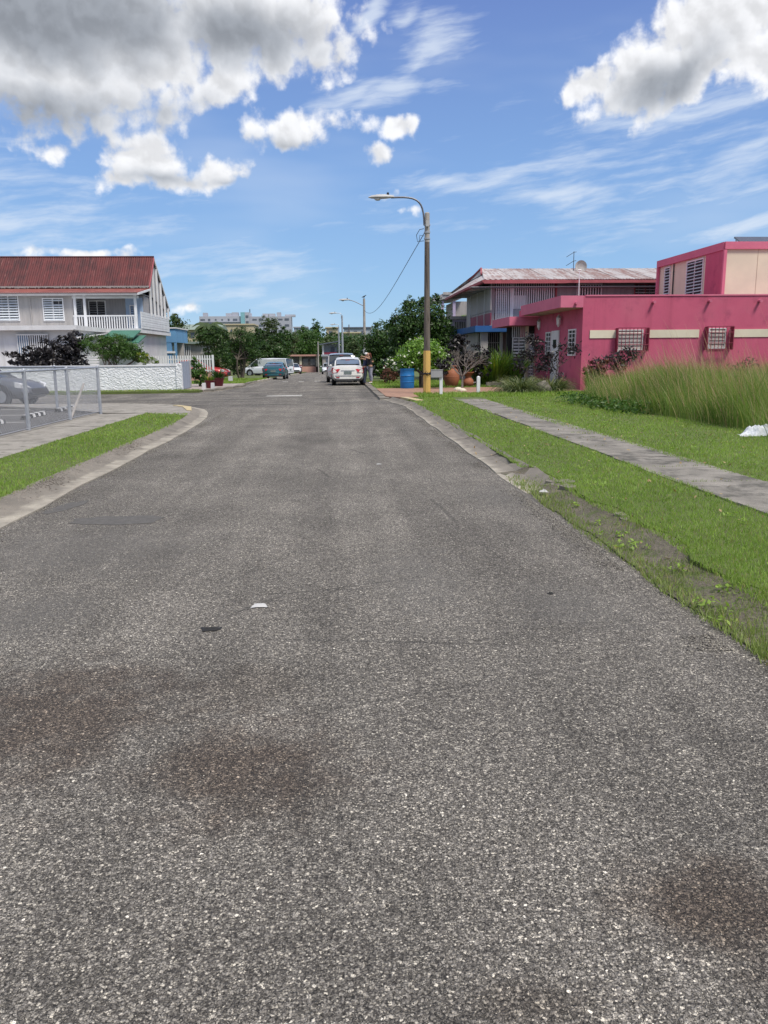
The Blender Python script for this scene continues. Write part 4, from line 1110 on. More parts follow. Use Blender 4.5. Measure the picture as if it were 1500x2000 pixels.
MB().box(x1 - 0.02, x1 + 0.10, D - 0.05, D + 0.08, gz(D), zt + 0.03).build('end_post', 'white', Pf)
MB().box(x0, x1 - 0.05, D - 0.02, D + 0.14, gz(D) - 0.1, zb + 0.03).build('base_wall', 'farsalmon', Pf)
# ---- block walled house behind
Bk = T('block_house', 'low bare concrete block house behind the picket fence', 'house', (-9.5, 68, gz(68)))
D = 68
x0, zt = W(345, 672, D); x1, _ = W(394, 674, D)
MB().box(x0, x1, D, D + 6, gz(D), zt).build('wall', 'block', Bk)
zz0 = gz(D)
while zz0 < zt - 0.1:
    MB().box(x0 - 0.0, x1 + 0.012, D - 0.012, D, zz0 + 0.02, min(zz0 + 0.36, zt)).build('block_course', 'block', Bk); zz0 += 0.4
MB().box(x0 - 0.3, x1 + 0.2, D - 0.4, D + 6, zt, zt + 0.18).build('roof', 'farroof', Bk)
xm = W(372, 690, D)[0]
MB().box(x0 + 0.2, xm, D - 0.04, D - 0.013, gz(D) + 0.3, zt - 0.2).build('opening', 'darkgrey', Bk)
bars(Bk, 'y-', D, x0 + 0.2, xm, gz(D) + 0.3, zt - 0.1, 7, 0.06, 'white', 0.06)

# ================================================================== PINK HOUSE
Pk = T('pink_house', 'raspberry pink flat roofed house with cream band and barred windows', 'house', (10.2, 32.6, 0.1))
D = 32.6
XC = W(1136, 680, D)[0]; zt = W(1300, 577, D)[1]
MB().box(XC, 34, D, 44, 0.0, zt).build('wall', 'pink', Pk)
MB().box(XC + 0.1, 34, D - 0.03, D + 0.2, zt - 0.02, zt + 0.035).build('parapet_edge', 'pinkfascia', Pk)
zc = W(1110, 601.5, D)[1]; XL = W(1095, 590, D)[0]
MB().box(XL, XC - 0.004, D - 0.02, 39.6, zc + 0.02, zt + 0.01).build('canopy_fascia', 'pinkfascia', Pk)
MB().box(XL + 0.15, XC - 0.01, D + 0.1, 39.6, zc, zc + 0.02).build('canopy_soffit', 'beige', Pk)
# cream band and barred windows on the front
for (pa, pb_) in [(1152, 1203), (1263, 1365), (1425, 1560)]:
    xa_, za = W(pa, 647 if pa < 1200 else (644.5 if pa < 1300 else 641), D); xb_, _ = W(pb_, 650, D)
    zb_ = W(1300, 659, D)[1]
    MB().box(xa_, xb_, D - 0.03, D - 0.001, W(1300, 659.5, D)[1], W(1300, 644, D)[1]).build('cream_band', 'cream', Pk)
def grille(pa, pb_, ya, yb_, inner):
    a, zt_ = W(pa, ya, D); b_, zb_ = W(pb_, yb_, D)
    ia, _ = W(inner[0], ya, D); ib, _ = W(inner[1], ya, D)
    win = louver(Pk, 'y-', D, ia, ib, zb_ + 0.05, zt_ - 0.06, 5, 1, frame='whitewall', slat='lilacwhite', fw=0.04, open_tilt=1.25, proud=0.06)
    cage = MB()
    d0, d1 = 0.24, 0.27
    for u in (a, b_): cage.pbox('y-', D, u - 0.015, u + 0.015, zb_, zt_, 0.0, d1)
    for z in (zb_, zt_): cage.pbox('y-', D, a + 0.015, b_ - 0.015, z - 0.016, z + 0.016, d0 - 0.03, d1)
    g = cage.build('window_grille', 'maroon', Pk)
    n_ = int(round((b_ - a) / 0.155)) + 1
    me_ = shared(('gb', round(zt_ - zb_, 3)), lambda: MB().box(-0.011, 0.011, -0.011, 0.011, -(zt_ - zb_) / 2, (zt_ - zb_) / 2).mesh('grille_bar', 'maroon'))
    for i in range(1, n_ - 1):
        piece(me_, 'grille_bar', g, (a + (b_ - a) * i / (n_ - 1), D - 0.255, (zb_ + zt_) / 2))
    MB().box(a, b_, D - 0.285, D - 0.271, zb_ + 0.26, zb_ + 0.285).build('grille_bar', 'maroon', g)
    MB().box(a, b_, D - 0.285, D - 0.271, zt_ - 0.24, zt_ - 0.215).build('grille_bar', 'maroon', g)
M['lilacwhite'] = mk('off white louvre blades', (0.55, 0.50, 0.47), None, 3, 0.5)
grille(1203.5, 1261.5, 641, 686, (1206, 1256))
grille(1378, 1425, 638, 683, (1384, 1418))
for (px, py) in [(1125, 592), (1276, 590), (1385, 588), (1483, 588)]:
    x, z = W(px, py, D)
    MB().tube([(x, D + 0.05, z), (x - 0.02, D - 0.22, z - 0.01)], 0.06, 10).build('scupper', 'pinkfascia', Pk)
# windows, door and lanterns on the street side
def sidewin(pa, ya, pb_, yb_, rows_, cols=2):
    y0, z1_ = WX(pb_, ya, XC); y1, _ = WX(pa, ya, XC); z0_ = WX(pb_, yb_, XC)[1]
    fr = MB()
    fr.pbox('x-', XC, y0, y0 + 0.05, z0_, z1_, 0, 0.05).pbox('x-', XC, y1 - 0.05, y1, z0_, z1_, 0, 0.05).pbox('x-', XC, y0 + 0.05, y1 - 0.05, z0_, z0_ + 0.06, 0, 0.05).pbox('x-', XC, y0 + 0.05, y1 - 0.05, z1_ - 0.06, z1_, 0, 0.05)
    f_ = fr.build('window', 'white', Pk)
    MB().pbox('x-', XC, y0 + 0.05, y1 - 0.05, z0_ + 0.06, z1_ - 0.06, 0.001, 0.01).build('pane', 'glassdark', f_)
    for i in range(1, rows_):
        z = z0_ + (z1_ - z0_) * i / rows_
        MB().pbox('x-', XC, y0 + 0.05, y1 - 0.05, z - 0.018, z + 0.018, 0.012, 0.045).build('glazing_bar', 'white', f_)
    for i in range(1, cols):
        y = y0 + (y1 - y0) * i / cols
        MB().pbox('x-', XC, y - 0.02, y + 0.02, z0_ + 0.06, z1_ - 0.06, 0.014, 0.042).build('glazing_bar', 'white', f_)
sidewin(1112, 642, 1126, 695, 6)
sidewin(1067.5, 648, 1077.5, 695, 5)
y0, z1_ = WX(1093.5, 645, XC); y1, _ = WX(1079, 645, XC)
dr = MB().pbox('x-', XC, y0, y1, 0.1, z1_, 0.0, 0.05).build('door', 'whitewall', Pk)
MB().pbox('x-', XC, y0 + 0.35, y1 - 0.35, z1_ - 0.75, z1_ - 0.4, 0.051, 0.06).build('door_window', 'glassdark', dr)
def lantern(x, y, z, par):
    mb = MB(); mb.lathe((x, y, z), [(0.02, -0.26), (0.05, -0.2), (0.085, -0.15), (0.10, 0.12), (0.12, 0.13), (0.02, 0.22)], 8)
    l = mb.build('lantern', 'clearlens', par)
    MB().lathe((x, y, z), [(0.125, 0.135), (0.02, 0.26), (0.01, 0.3)], 8).build('lantern_cap', 'lamphead', l)
yl, zl = WX(1098, 627, XC); lantern(XC - 0.16, yl, zl, Pk)
# carport end: lower canopy, barred transom, louvred gates
x0, zt_ = W(992, 619, 40); x1 = XC
MB().box(W(992, 620, 40)[0], XC - 0.01, 39.62, 44, W(1010, 636, 40)[1], W(1010, 619, 40)[1]).build('carport_fascia', 'pinkfascia', Pk)
zh = W(1040, 637, 40.6)[1]
MB().box(W(1027, 640, 40.5)[0], W(1032, 640, 40.5)[0], 40.4, 40.6, 0.05, zh).build('column', 'cream', Pk)
x0, _ = W(1032.5, 640, 40.5); x1 = XC - 0.01; zm = W(1040, 652, 40.5)[1]
MB().box(x0, x1, 40.62, 40.66, zm, zh).build('transom_opening', 'darkgrey', Pk)
bars(Pk, 'y-', 40.55, x0, x1, zm, zh, 8, 0.03, 'black')
louver(Pk, 'y-', 40.5, x0, x1, 0.1, zm, 16, 2, slat='white', name='louvre_gate', fw=0.05)
x0, _ = W(1001, 640, 40.7); x1, _ = W(1027, 640, 40.7)
bars(Pk, 'y-', 40.7, x0, x1, W(1010, 659, 40.7)[1], zh, 8, 0.03, 'white')
louver(Pk, 'y-', 40.7, x0, x1, 0.1, W(1010, 659, 40.7)[1], 14, 2, slat='white', name='louvre_gate', fw=0.05)
MB().box(x0, x1, 42.0, 42.1, 0.1, zh).build('back_wall', 'darkgrey', Pk)
xx, zz_ = W(1053, 634, 39.4); lantern(xx, 39.4, zz_, Pk)
# upper block
DU = 35.6; XU, zU = W(1416.5, 472, DU)
yB = WX(1284.5, 511, XU)[0]
z0u = zt + 0.003
MB().box(XU + 0.12, 34, DU + 0.03, yB, z0u, zU - 0.02).build('upper_wall', 'cream', Pk)
zf0 = W(1460, 486.5, DU)[1]
MB().box(XU, 34.05, DU - 0.06, DU + 0.028, zf0, zU).build('upper_fascia', 'pinkfascia', Pk)
MB().box(XU - 0.04, XU + 0.118, DU + 0.03, yB, zf0 - 0.02, zU).build('upper_fascia', 'pinkfascia', Pk)
ya_ = WX(1413, 500, XU)[0]; yb2 = WX(1379, 500, XU)[0]
MB().box(XU + 0.0, XU + 0.115, ya_, yb2, z0u, zf0 - 0.025).build('fin_wall', 'pink', Pk)
MB().box(XU - 0.03, XU + 0.1, DU - 0.05, ya_ - 0.004, z0u, zf0 - 0.022).build('corner_trim', 'pinkfascia', Pk)
MB().box(XU - 0.03, XU + 0.1, yB - 0.12, yB + 0.02, z0u, zf0 - 0.022).build('corner_trim', 'pinkfascia', Pk)
X2 = XU + 0.12
y0 = WX(1376, 505, X2)[0]; y1 = WX(1343.5, 505, X2)[0]
zz1 = WX(1360, 507, X2)[1]
louver(Pk, 'x-', X2, y0, y1, z0u + 0.02, zz1, 13, 2, name='window', open_tilt=0.6)
y0 = WX(1311, 520, X2)[0]; y1 = WX(1300, 520, X2)[0]
louver(Pk, 'x-', X2, y0, y1, z0u + 0.02, zz1, 13, 1, open_tilt=0.6)
yp = WX(1318, 520, X2)[0]
MB().tube([(X2 - 0.05, yp, z0u), (X2 - 0.05, yp, zf0 - 0.03)], 0.03, 6).build('drainpipe', 'black', Pk)
xj = W(1481, 500, DU)[0]
MB().box(xj - 0.006, xj + 0.012, DU + 0.02, DU + 0.0295, z0u, zf0 - 0.01).build('wall_joint', 'beige', Pk)
So = T('solar_heater', 'tilted grey solar heater panel on the highest pink roof', 'solar panel', (19.6, 38, zU))
a, za = W(1458, 470, 37.4)
MB().add([(a, 37.4, zU + 0.05), (a + 2.4, 37.4, zU + 0.05), (a + 2.4, 38.6, zU + 0.62), (a, 38.6, zU + 0.62), (a, 37.42, zU - 0.01), (a + 2.4, 37.42, zU - 0.01), (a + 2.4, 38.64, zU + 0.56), (a, 38.64, zU + 0.56)],
         [(0, 1, 2, 3), (7, 6, 5, 4), (0, 4, 5, 1), (1, 5, 6, 2), (2, 6, 7, 3), (3, 7, 4, 0)]).build('panel', 'solar', So)
MB().tube([(a + 0.1, 38.6, zU - 0.02), (a + 0.1, 38.6, zU + 0.55)], 0.03, 6).tube([(a + 2.3, 38.6, zU - 0.02), (a + 2.3, 38.6, zU + 0.55)], 0.03, 6).build('stand', 'galv', So)

# ================================================================== GREY HOUSE WITH RUSTY WHITE ROOF
Gh = T('balcony_house', 'grey two storey house with rusty whitewashed roof and barred balcony', 'house', (9.1, 46, 0.0))
D = 46.0; XG = W(966, 600, D)[0]
zfl = W(1000, 637, D)[1]; zfb = W(1000, 648, D)[1]; zev = W(1180, 549, D)[1]
xR = 24
MB().box(XG + 0.05, xR, D + 1.5, 54, zfl, zev).build('upper_wall', 'darkgrey', Gh)
xg = W(1087, 600, D)[0]
MB().box(xg, xR, D, D + 1.49, zfl, zev).build('upper_wall', 'greyplank', Gh)
for x in np.arange(xg + 0.2, xR, 0.32):
    MB().box(x, x + 0.025, D - 0.012, D, zfl, zev - 0.05).build('batten', 'greyplank', Gh)
MB().box(xg - 0.1, xg, D - 0.03, D + 0.1, zfl, zev).build('post', 'redtrim', Gh)
MB().box(XG - 0.28, XG, D, D + 0.3, zfl, zev).build('corner_column', 'lightgrey', Gh)
# balcony grille: tall white bars
x9 = W(998, 600, D)[0]
bars(Gh, 'y-', D, XG + 0.08, x9 - 0.05, zfl, zev - 0.05, 8, 0.06, 'white', 0.0, rails=(zev - 0.32,))
zmid = W(1040, 603, D)[1]
bars(Gh, 'y-', D, x9 + 0.14, xg - 0.2, zmid, zev - 0.05, 19, 0.06, 'white', 0.0)
MB().box(x9, x9 + 0.12, D - 0.03, D + 0.06, zfl, zev - 0.05).build('post', 'white', Gh)
louver(Gh, 'y-', D + 0.6, XG + 0.1, x9 - 0.1, zfl + 0.75, zev - 0.5, 12, 2, slat='white', name='louvre_door')
MB().box(XG + 0.05, x9, D + 0.3, D + 0.35, zfl, zfl + 0.72).build('parapet', 'maroon', Gh)
MB().box(x9 + 0.13, W(1027, 600, D)[0], D + 0.02, D + 0.08, zmid, W(1010, 577, D)[1]).build('white_panel', 'white', Gh)
MB().box(x9 + 0.13, xg, D + 0.01, D + 0.15, zfl, zmid).build('parapet', 'greyplank', Gh)
# barred window and louvre window
x0, z1_ = W(1127, 555, D); x1, _ = W(1174, 555, D); z0_ = zfl + 0.7
MB().box(x0, x1, D - 0.02, D - 0.013, z0_, z1_).build('window_opening', 'darkgrey', Gh)
bars(Gh, 'y-', D, x0, x1, z0_, z1_, 10, 0.06, 'white', 0.03, rails=(z1_,))
x0, z1_ = W(1239, 554, D); x1, _ = W(1283, 554, D)
louver(Gh, 'y-', D, x0, x1, z0_, z1_, 9, 2, frame='redtrim', slat='white', open_tilt=0.5)
# street side: pale shutters above, dark red panels below
for i in range(3):
    y0 = WX(960 - 13.5 * i, 600, XG - 0.28)[0]; y1 = WX(947.5 - 13.5 * i, 600, XG - 0.28)[0]
    MB().pbox('x-', XG - 0.28, y0, y1 - 0.08, zfl + 0.85, zev - 0.15, 0.0, 0.05).build('shutter', 'lightgrey', Gh)
    MB().pbox('x-', XG - 0.28, y0, y1 - 0.08, zfl + 0.06, zfl + 0.72, 0.0, 0.05).build('panel', 'maroon', Gh)
    MB().pbox('x-', XG - 0.28, y1 - 0.07, y1 - 0.01, zfl, zev, 0.0, 0.08).build('mullion', 'white', Gh)
MB().box(XG - 0.28, XG + 0.04, D + 0.31, 54, zfl, zev).build('side_wall', 'lightgrey', Gh)
# blue canopy band and lower floor
xc0 = W(906, 645, 47)[0]
MB().box(xc0 + 0.3, W(1030, 640, 45)[0] + 0.4, 44.9, 53, zfb - 0.02, zfl).build('blue_canopy', 'bluepaint', Gh)
MB().box(XG - 0.9, xR, 46.3, 54, 0.0, zfb - 0.02).build('lower_wall', 'lightgrey', Gh)
MB().box(XG - 0.9, XG - 0.5, 45.2, 45.5, 0.0, zfb - 0.02).build('column', 'lightgrey', Gh)
x0, _ = W(935, 660, 46.2); x1, _ = W(976, 660, 46.2)
MB().box(x0, x1, 46.24, 46.29, 0.1, zfb - 0.05).build('opening', 'glassdark', Gh)
bars(Gh, 'y-', 46.2, x0, x1, 0.1, zfb - 0.05, 11, 0.03, 'lightgrey', 0.0, rails=(1.3, 2.2))
MB().box(x1, x1 + 0.12, 45.9, 46.2, 0.0, zfb - 0.03).build('column', 'whitewall', Gh)
# roof: main slope towards us in separate sheets, flared lower edge, hipped left end
YE, YRG = 45.0, 50.0
zE = W(1106, 545, YE)[1]; zRG = W(1100, 524.5, YRG)[1]
xe = W(936, 557, YE)[0]; xr0 = W(940, 524, YRG)[0]
x = xr0 + 0.0; k = 0
widths = []
while x < 24:
    w = 1.0
    corrug('roof_sheet', Gh, (x - (0.75 if k == 0 else 0), YE, zE + 0.006 * (k % 2)), (x + w, YE, zE + 0.006 * (k % 2)), (x + w, YRG, zRG + 0.006 * (k % 2)), (x, YRG, zRG + 0.006 * (k % 2)), 6, 0.018, 'whiteroof')
    x += w - 0.02; k += 1
corrug('roof_sheet', Gh, (xr0 - 1.2, 55, zE), (24, 55, zE), (24, YRG, zRG), (xr0, YRG, zRG), 60, 0.018, 'whiteroof')
# street end: small gable over a hip
MB().add([(xr0 + 0.02, YRG, zRG - 0.03), (xr0 - 0.35, YRG - 2.2, zRG - 0.55), (xr0 - 0.35, YRG + 2.2, zRG - 0.55)], [(0, 1, 2)]).build('gable_panel', 'lightgrey', Gh)
hip = [(xr0 - 0.75, YE, zE), (xr0 - 1.55, YE + 1.2, zE - 0.35), (xr0 - 1.55, 54, zE - 0.35), (xr0 - 1.0, 55, zE), (xr0 - 0.3, YRG + 2.2, zRG - 0.56), (xr0 - 0.3, YRG - 2.2, zRG - 0.56)]
MB().add(hip + [(a_, b_, c_ - 0.03) for a_, b_, c_ in hip], [(0, 1, 2, 3, 4, 5), (11, 10, 9, 8, 7, 6), (0, 6, 7, 1), (1, 7, 8, 2), (2, 8, 9, 3)]).build('hip_roof', 'whiteroof', Gh)
MB().add([(xr0 - 0.75, YE - 0.03, zE - 0.03), (W(1106, 545, YE)[0], YE - 0.03, zE - 0.03), (W(1106, 545, YE)[0], YE - 0.03, zE - 0.22), (xr0 - 0.75, YE - 0.03, zE - 0.22),
          (xr0 - 0.75, YE + 0.0, zE - 0.03), (W(1106, 545, YE)[0], YE + 0.0, zE - 0.03), (W(1106, 545, YE)[0], YE + 0.0, zE - 0.22), (xr0 - 0.75, YE + 0.0, zE - 0.22)],
         [(3, 2, 1, 0), (4, 5, 6, 7), (0, 1, 5, 4), (2, 3, 7, 6), (1, 2, 6, 5), (0, 4, 7, 3)]).build('fascia', 'redtrim', Gh)
MB().box(W(1106, 545, YE)[0] + 0.01, 24, YE + 0.02, YE + 0.06, zE - 0.2, zE - 0.03).build('fascia', 'redtrim', Gh)
MB().tube([(xr0 - 0.76, YE, zE - 0.10), (xr0 - 1.57, YE + 1.2, zE - 0.45), (xr0 - 1.57, 54, zE - 0.45)], 0.10, 5).build('fascia', 'redtrim', Gh)
MB().tube([(xr0 - 0.4, YRG - 2.2, zRG - 0.52), (xr0, YRG, zRG + 0.03), (xr0 - 0.4, YRG + 2.2, zRG - 0.52)], 0.06, 5).build('barge_board', 'redtrim', Gh)
MB().box(xr0 - 1.4, 24, YE + 0.2, 54, zE - 0.40, zE - 0.36).build('soffit', 'greyplank', Gh)
for k in range(4):
    y = YE + 1.5 + k * 2.0
    MB().add([(xr0 - 1.5, y, zE - 0.55), (XG - 0.28, y, zE - 0.4), (XG - 0.28, y + 0.1, zE - 0.4), (xr0 - 1.5, y + 0.1, zE - 0.55), (xr0 - 1.5, y, zE - 0.42), (XG - 0.28, y, zE - 0.30), (XG - 0.28, y + 0.1, zE - 0.30), (xr0 - 1.5, y + 0.1, zE - 0.42)],
             [(0, 3, 2, 1), (4, 5, 6, 7), (0, 1, 5, 4), (1, 2, 6, 5), (2, 3, 7, 6), (3, 0, 4, 7)]).build('rafter', 'lightgrey', Gh)
An = T('tv_antenna', 'thin television antenna above the rusty white roof', 'antenna', (W(1120, 524, 49)[0], 49, 6.4))
x, z0_ = W(1120, 524, 49); z1_ = W(1120, 491, 49)[1]
MB().tube([(x, 49, z0_ - 0.4), (x, 49, z1_)], 0.02, 5).build('mast', 'black', An)
for (zz, l0, l1, s_) in [(z1_ - 0.05, -0.45, 0.15, 0.3), (z1_ - 0.55, -0.45, 0.15, 0.3)]:
    MB().tube([(x + l0, 49, zz - s_ * 0.9), (x, 49, zz), (x + l1, 49, zz + 0.02)], 0.015, 5).build('element', 'black', An)
Di = T('satellite_dish', 'pale satellite dish standing on the rusty white roof ridge', 'satellite dish', (W(1133, 522, 49)[0], 49, 6.3))
x, z_ = W(1133, 521, 49)
mb = MB(); vs = []; n = 16
for r, d in [(0.0, 0.12), (0.2, 0.09), (0.36, 0.0)]:
    for k in range(n): vs.append((x + r * math.cos(2 * PI * k / n), 49 - 0.2 + d, z_ + r * math.sin(2 * PI * k / n)))
fs = [(i * n + k, i * n + (k + 1) % n, (i + 1) * n + (k + 1) % n, (i + 1) * n + k) for i in range(2) for k in range(n)]
m_ = len(vs); vs += [(a_, b_ + 0.02, c_) for a_, b_, c_ in vs]; fs += [tuple(m_ + q for q in f[::-1]) for f in fs]
mb.add(vs, fs).build('reflector', 'lightgrey', Di)
MB().tube([(x, 49, z_ - 0.5), (x, 49 - 0.05, z_)], 0.03, 6).build('stand', 'galv', Di)
Vp = T('vent_pipe', 'slim white vent pipe rising in front of the grey house wall', 'pipe', (W(1131, 560, 45.5)[0], 45.5, 3))
x, z1_ = W(1132, 528, 44.7); z0_ = W(1130, 580, 44.7)[1]
MB().tube([(x, 44.7, z0_ - 0.5), (x, 44.7, z1_)], 0.025, 6).build('pipe_stem', 'white', Vp)
MB().tube([(x - 0.09, 44.7, z1_ + 0.02), (x + 0.09, 44.7, z1_ + 0.02)], 0.035, 6).build('pipe_cap', 'white', Vp)

# ---- balcony canopy and lilac house further back
Fc = T('canopy_house', 'far house with a flat balcony canopy on pale columns', 'house', (8, 58, gz(58)))
D = 58
x0, z1_ = W(842, 574, D); x1, z2_ = W(892, 571, D); zlo = W(870, 588, D)[1]
MB().side([(x0, z1_ - 0.35), (x0 + 0.9, z2_ - 0.05), (x1 + 0.5, z2_), (x1 + 0.5, z2_ - 0.35), (x0 + 0.9, z2_ - 0.45), (x0 + 0.2, zlo - 0.02)], 'y', D, D + 6).build('canopy_roof', 'greyplank', Fc)
MB().box(x0 + 0.85, x1 + 0.55, D - 0.06, D - 0.003, z2_ - 0.16, z2_ + 0.02).build('canopy_edge', 'lightgrey', Fc)
for px in (865, 888):
    x = W(px, 600, D)[0]
    MB().box(x - 0.1, x + 0.1, D + 0.2, D + 0.4, 2.6, zlo).build('column', 'lilac', Fc)
MB().box(W(890, 600, D)[0], 13, D + 0.5, D + 5, gz(D), zlo).build('wall', 'lightgrey', Fc)
MB().box(x0, x1, D + 0.1, D + 5, 2.3, 2.6).build('balcony_slab', 'lightgrey', Fc)
bars(Fc, 'y-', D + 0.15, W(850, 600, D)[0], x1, 2.6, 3.3, 12, 0.04, 'lilac', rails=(3.3,))
Lh = T('lilac_house', 'small lilac house with a barred opening seen between the trees', 'house', (8, 54, gz(54)))
D = 55
x0, z1_ = W(872, 624, D); x1, _ = W(918, 623, D)
MB().box(x0, x1, D, D + 2.5, gz(D), z1_).build('wall', 'lilac', Lh)
MB().box(x0 - 0.2, x1 + 0.1, D - 0.3, D + 2.5, z1_, z1_ + 0.2).build('roof_edge', 'lightgrey', Lh)
a = W(888, 640, D)[0]; b_ = W(908, 640, D)[0]
MB().box(a, b_, D - 0.02, D - 0.003, 2.7, z1_ - 0.15).build('opening', 'darkgrey', Lh)
bars(Lh, 'y-', D, a, b_, 2.7, z1_ - 0.15, 7, 0.05, 'lightgrey', 0.03)

# ================================================================== FAR BUILDINGS
Ap = T('apartment_block', 'long pale apartment block with a teal stair tower on the skyline', 'building', (-43, 400, gz(400)))
D = 400; xa_, zt = W(389, 618, D); xb_, _ = W(568, 616, D)
xt0 = W(470, 610, D)[0]; xt1 = W(478, 610, D)[0]; xt2 = W(487, 610, D)[0]
MB().box(xa_, xt0 - 0.05, D, D + 14, gz(D), zt).build('wing', 'farwhite', Ap)
MB().box(xt2 + 0.05, xb_, D, D + 14, gz(D), zt - 0.2).build('wing', 'farwhite', Ap)
zt2 = W(475, 610, D)[1]
MB().box(xt0, xt1, D - 1, D + 12, gz(D), zt2).build('stair_tower', 'farteal', Ap)
MB().box(xt1 + 0.02, xt2, D - 0.6, D + 12, gz(D), zt2).build('stair_tower', 'farwhite', Ap)
for (px, h_, w_) in [(395, 3, 2), (440, 2.6, 3), (452, 3.2, 3), (512, 2.2, 6), (540, 3, 2), (556, 1.5, 5)]:
    x, z = W(px, 618, D); MB().box(x, x + w_, D + 2, D + 6, zt - 0.3, zt - 0.3 + h_ * 0.7).build('roof_tank', 'farwhite', Ap)
MB().tube([(W(487, 605, D)[0], D + 2, zt2), (W(487, 604, D)[0], D + 2, zt2 + 1.6)], 0.25, 5).build('mast', 'farwin', Ap)
fl = [zt - 1.6, zt - 4.4, zt - 7.2, zt - 10, zt - 12.8]
mew = MB().box(-0.65, 0.65, -0.12, 0.0, -0.55, 0.55).mesh('window', 'farwin')
for z in fl:
    for x in np.arange(xa_ + 1.6, xb_ - 1.2, 3.1):
        if xt0 - 1 < x < xt2 + 1: continue
        piece(mew, 'window', Ap, (x, D, z), scale=(random.choice([0.6, 0.8, 1.6]), 1, random.choice([0.6, 0.85])))
for z in fl: MB().box(xa_, xt0 - 0.1, D - 0.5, D - 0.13, z - 1.15, z - 0.85).build('balcony_band', 'farwhite', Ap)
for k in range(4): piece(mew, 'window', Ap, ((xt1 + xt2) / 2, D - 0.6, zt2 - 2 - 2.7 * k))
Yb = T('yellow_building', 'plain yellow walled building rising over the trees', 'building', (-24, 200, gz(200)))
D = 200; x0, z1_ = W(427, 635, D); x1, _ = W(495, 634, D)
MB().box(x0, x1, D, D + 12, gz(D), z1_).build('wall', 'faryellow', Yb)
MB().box(x0 - 0.2, x1 + 0.2, D - 0.25, D + 12, z1_, z1_ + 0.3).build('parapet', 'faryellow', Yb)
for px in (450, 463): MB().box(W(px, 640, D)[0], W(px + 3, 640, D)[0], D - 0.1, D - 0.01, W(px, 650, D)[1], W(px, 644, D)[1]).build('window', 'farwin', Yb)
Gr = T('green_roofed_house', 'wide yellowish house with a green-grey roof behind the block house', 'house', (-27, 160, gz(160)))
D = 150; x0, zt = W(336, 632, D); x1, _ = W(428, 633, D); zm = W(380, 643, D)[1]
MB().box(x0 + 1, x1, D, D + 9, gz(D), zm).build('wall', 'faryellow', Gr)
MB().add([(x0, D - 0.6, zm - 0.1), (x1 + 0.4, D - 0.6, zm - 0.1), (x1 + 0.4, D + 4.5, zt), (x0, D + 4.5, zt), (x0, D + 9.6, zm - 0.1), (x1 + 0.4, D + 9.6, zm - 0.1)], [(0, 1, 2, 3), (3, 2, 5, 4), (0, 3, 4), (1, 5, 2)]).build('roof', 'farroof', Gr)
for px in (372, 392, 410): MB().box(W(px, 650, D)[0], W(px + 8, 650, D)[0], D - 0.08, D - 0.01, W(px, 660, D)[1], W(px, 649, D)[1]).build('window', 'farwin', Gr)
# low salmon house closing the street
Ps = T('salmon_house', 'low salmon house with two wide barred openings closing the street', 'house', (-6, 150, gz(150)))
D = 148; x0, z1_ = W(560, 696, D); x1, _ = W(621, 696, D); zg = gz(D)
MB().box(x0, x1, D + 0.6, D + 8, zg, z1_).build('back_wall', 'darkgrey', Ps)
MB().box(x0 - 0.4, x1 + 0.2, D - 0.5, D + 8, z1_, W(600, 693, D)[1] + 0.05).build('roof_slab', 'farsalmon', Ps)
for px in (562, 587, 619): MB().box(W(px, 700, D)[0] - 0.2, W(px, 700, D)[0] + 0.2, D, D + 0.5, zg, z1_).build('column', 'cream', Ps)
MB().box(x0, x1, D, D + 0.4, zg, W(600, 716, D)[1]).build('parapet', 'farsalmon', Ps)
bars(Ps, 'y-', D + 0.2, x0 + 0.3, x1 - 0.3, W(600, 716, D)[1], z1_, 30, 0.05, 'lightgrey', rails=(W(600, 707, D)[1],))
for px in (565, 592, 606): MB().box(W(px, 700, D)[0], W(px + 9, 700, D)[0], D + 0.5, D + 0.58, W(px, 713, D)[1], W(px, 701, D)[1]).build('window', 'fargrey', Ps)
# small two-storey house
Sh = T('small_far_house', 'small two storey house with open upper porch at the street end', 'house', (-0.5, 150, gz(150)))
D = 142; x0, z1_ = W(629, 672, D); x1, _ = W(668, 670, D); zm = W(640, 696, D)[1]; zm2 = W(640, 694, D)[1]; zg = gz(D)
MB().box(x0, x1, D, D + 6, zg, zm).build('lower_wall', 'lightgrey', Sh)
MB().box(x0 - 0.2, x1, D - 0.3, D + 6, zm, zm2 + 0.15).build('floor_slab', 'fargrey', Sh)
MB().box(x0 + 0.2, x1, D + 1.2, D + 6, zm2 + 0.15, z1_).build('upper_wall', 'fargrey', Sh)
MB().box(x0, x0 + 0.3, D, D + 0.3, zm2 + 0.15, z1_).build('column', 'whitewall', Sh)
MB().box(x0 + 0.3, x1, D + 0.05, D + 0.15, zm2 + 0.15, W(640, 688, D)[1]).build('parapet', 'maroon', Sh)
MB().box(W(646, 680, D)[0], W(653, 680, D)[0], D + 1.1, D + 1.19, W(650, 688, D)[1], W(650, 677, D)[1]).build('window', 'farwin', Sh)
MB().box(W(637, 700, D)[0], W(650, 700, D)[0], D - 0.1, D - 0.01, zg, W(650, 700, D)[1]).build('garage_door', 'farwin', Sh)
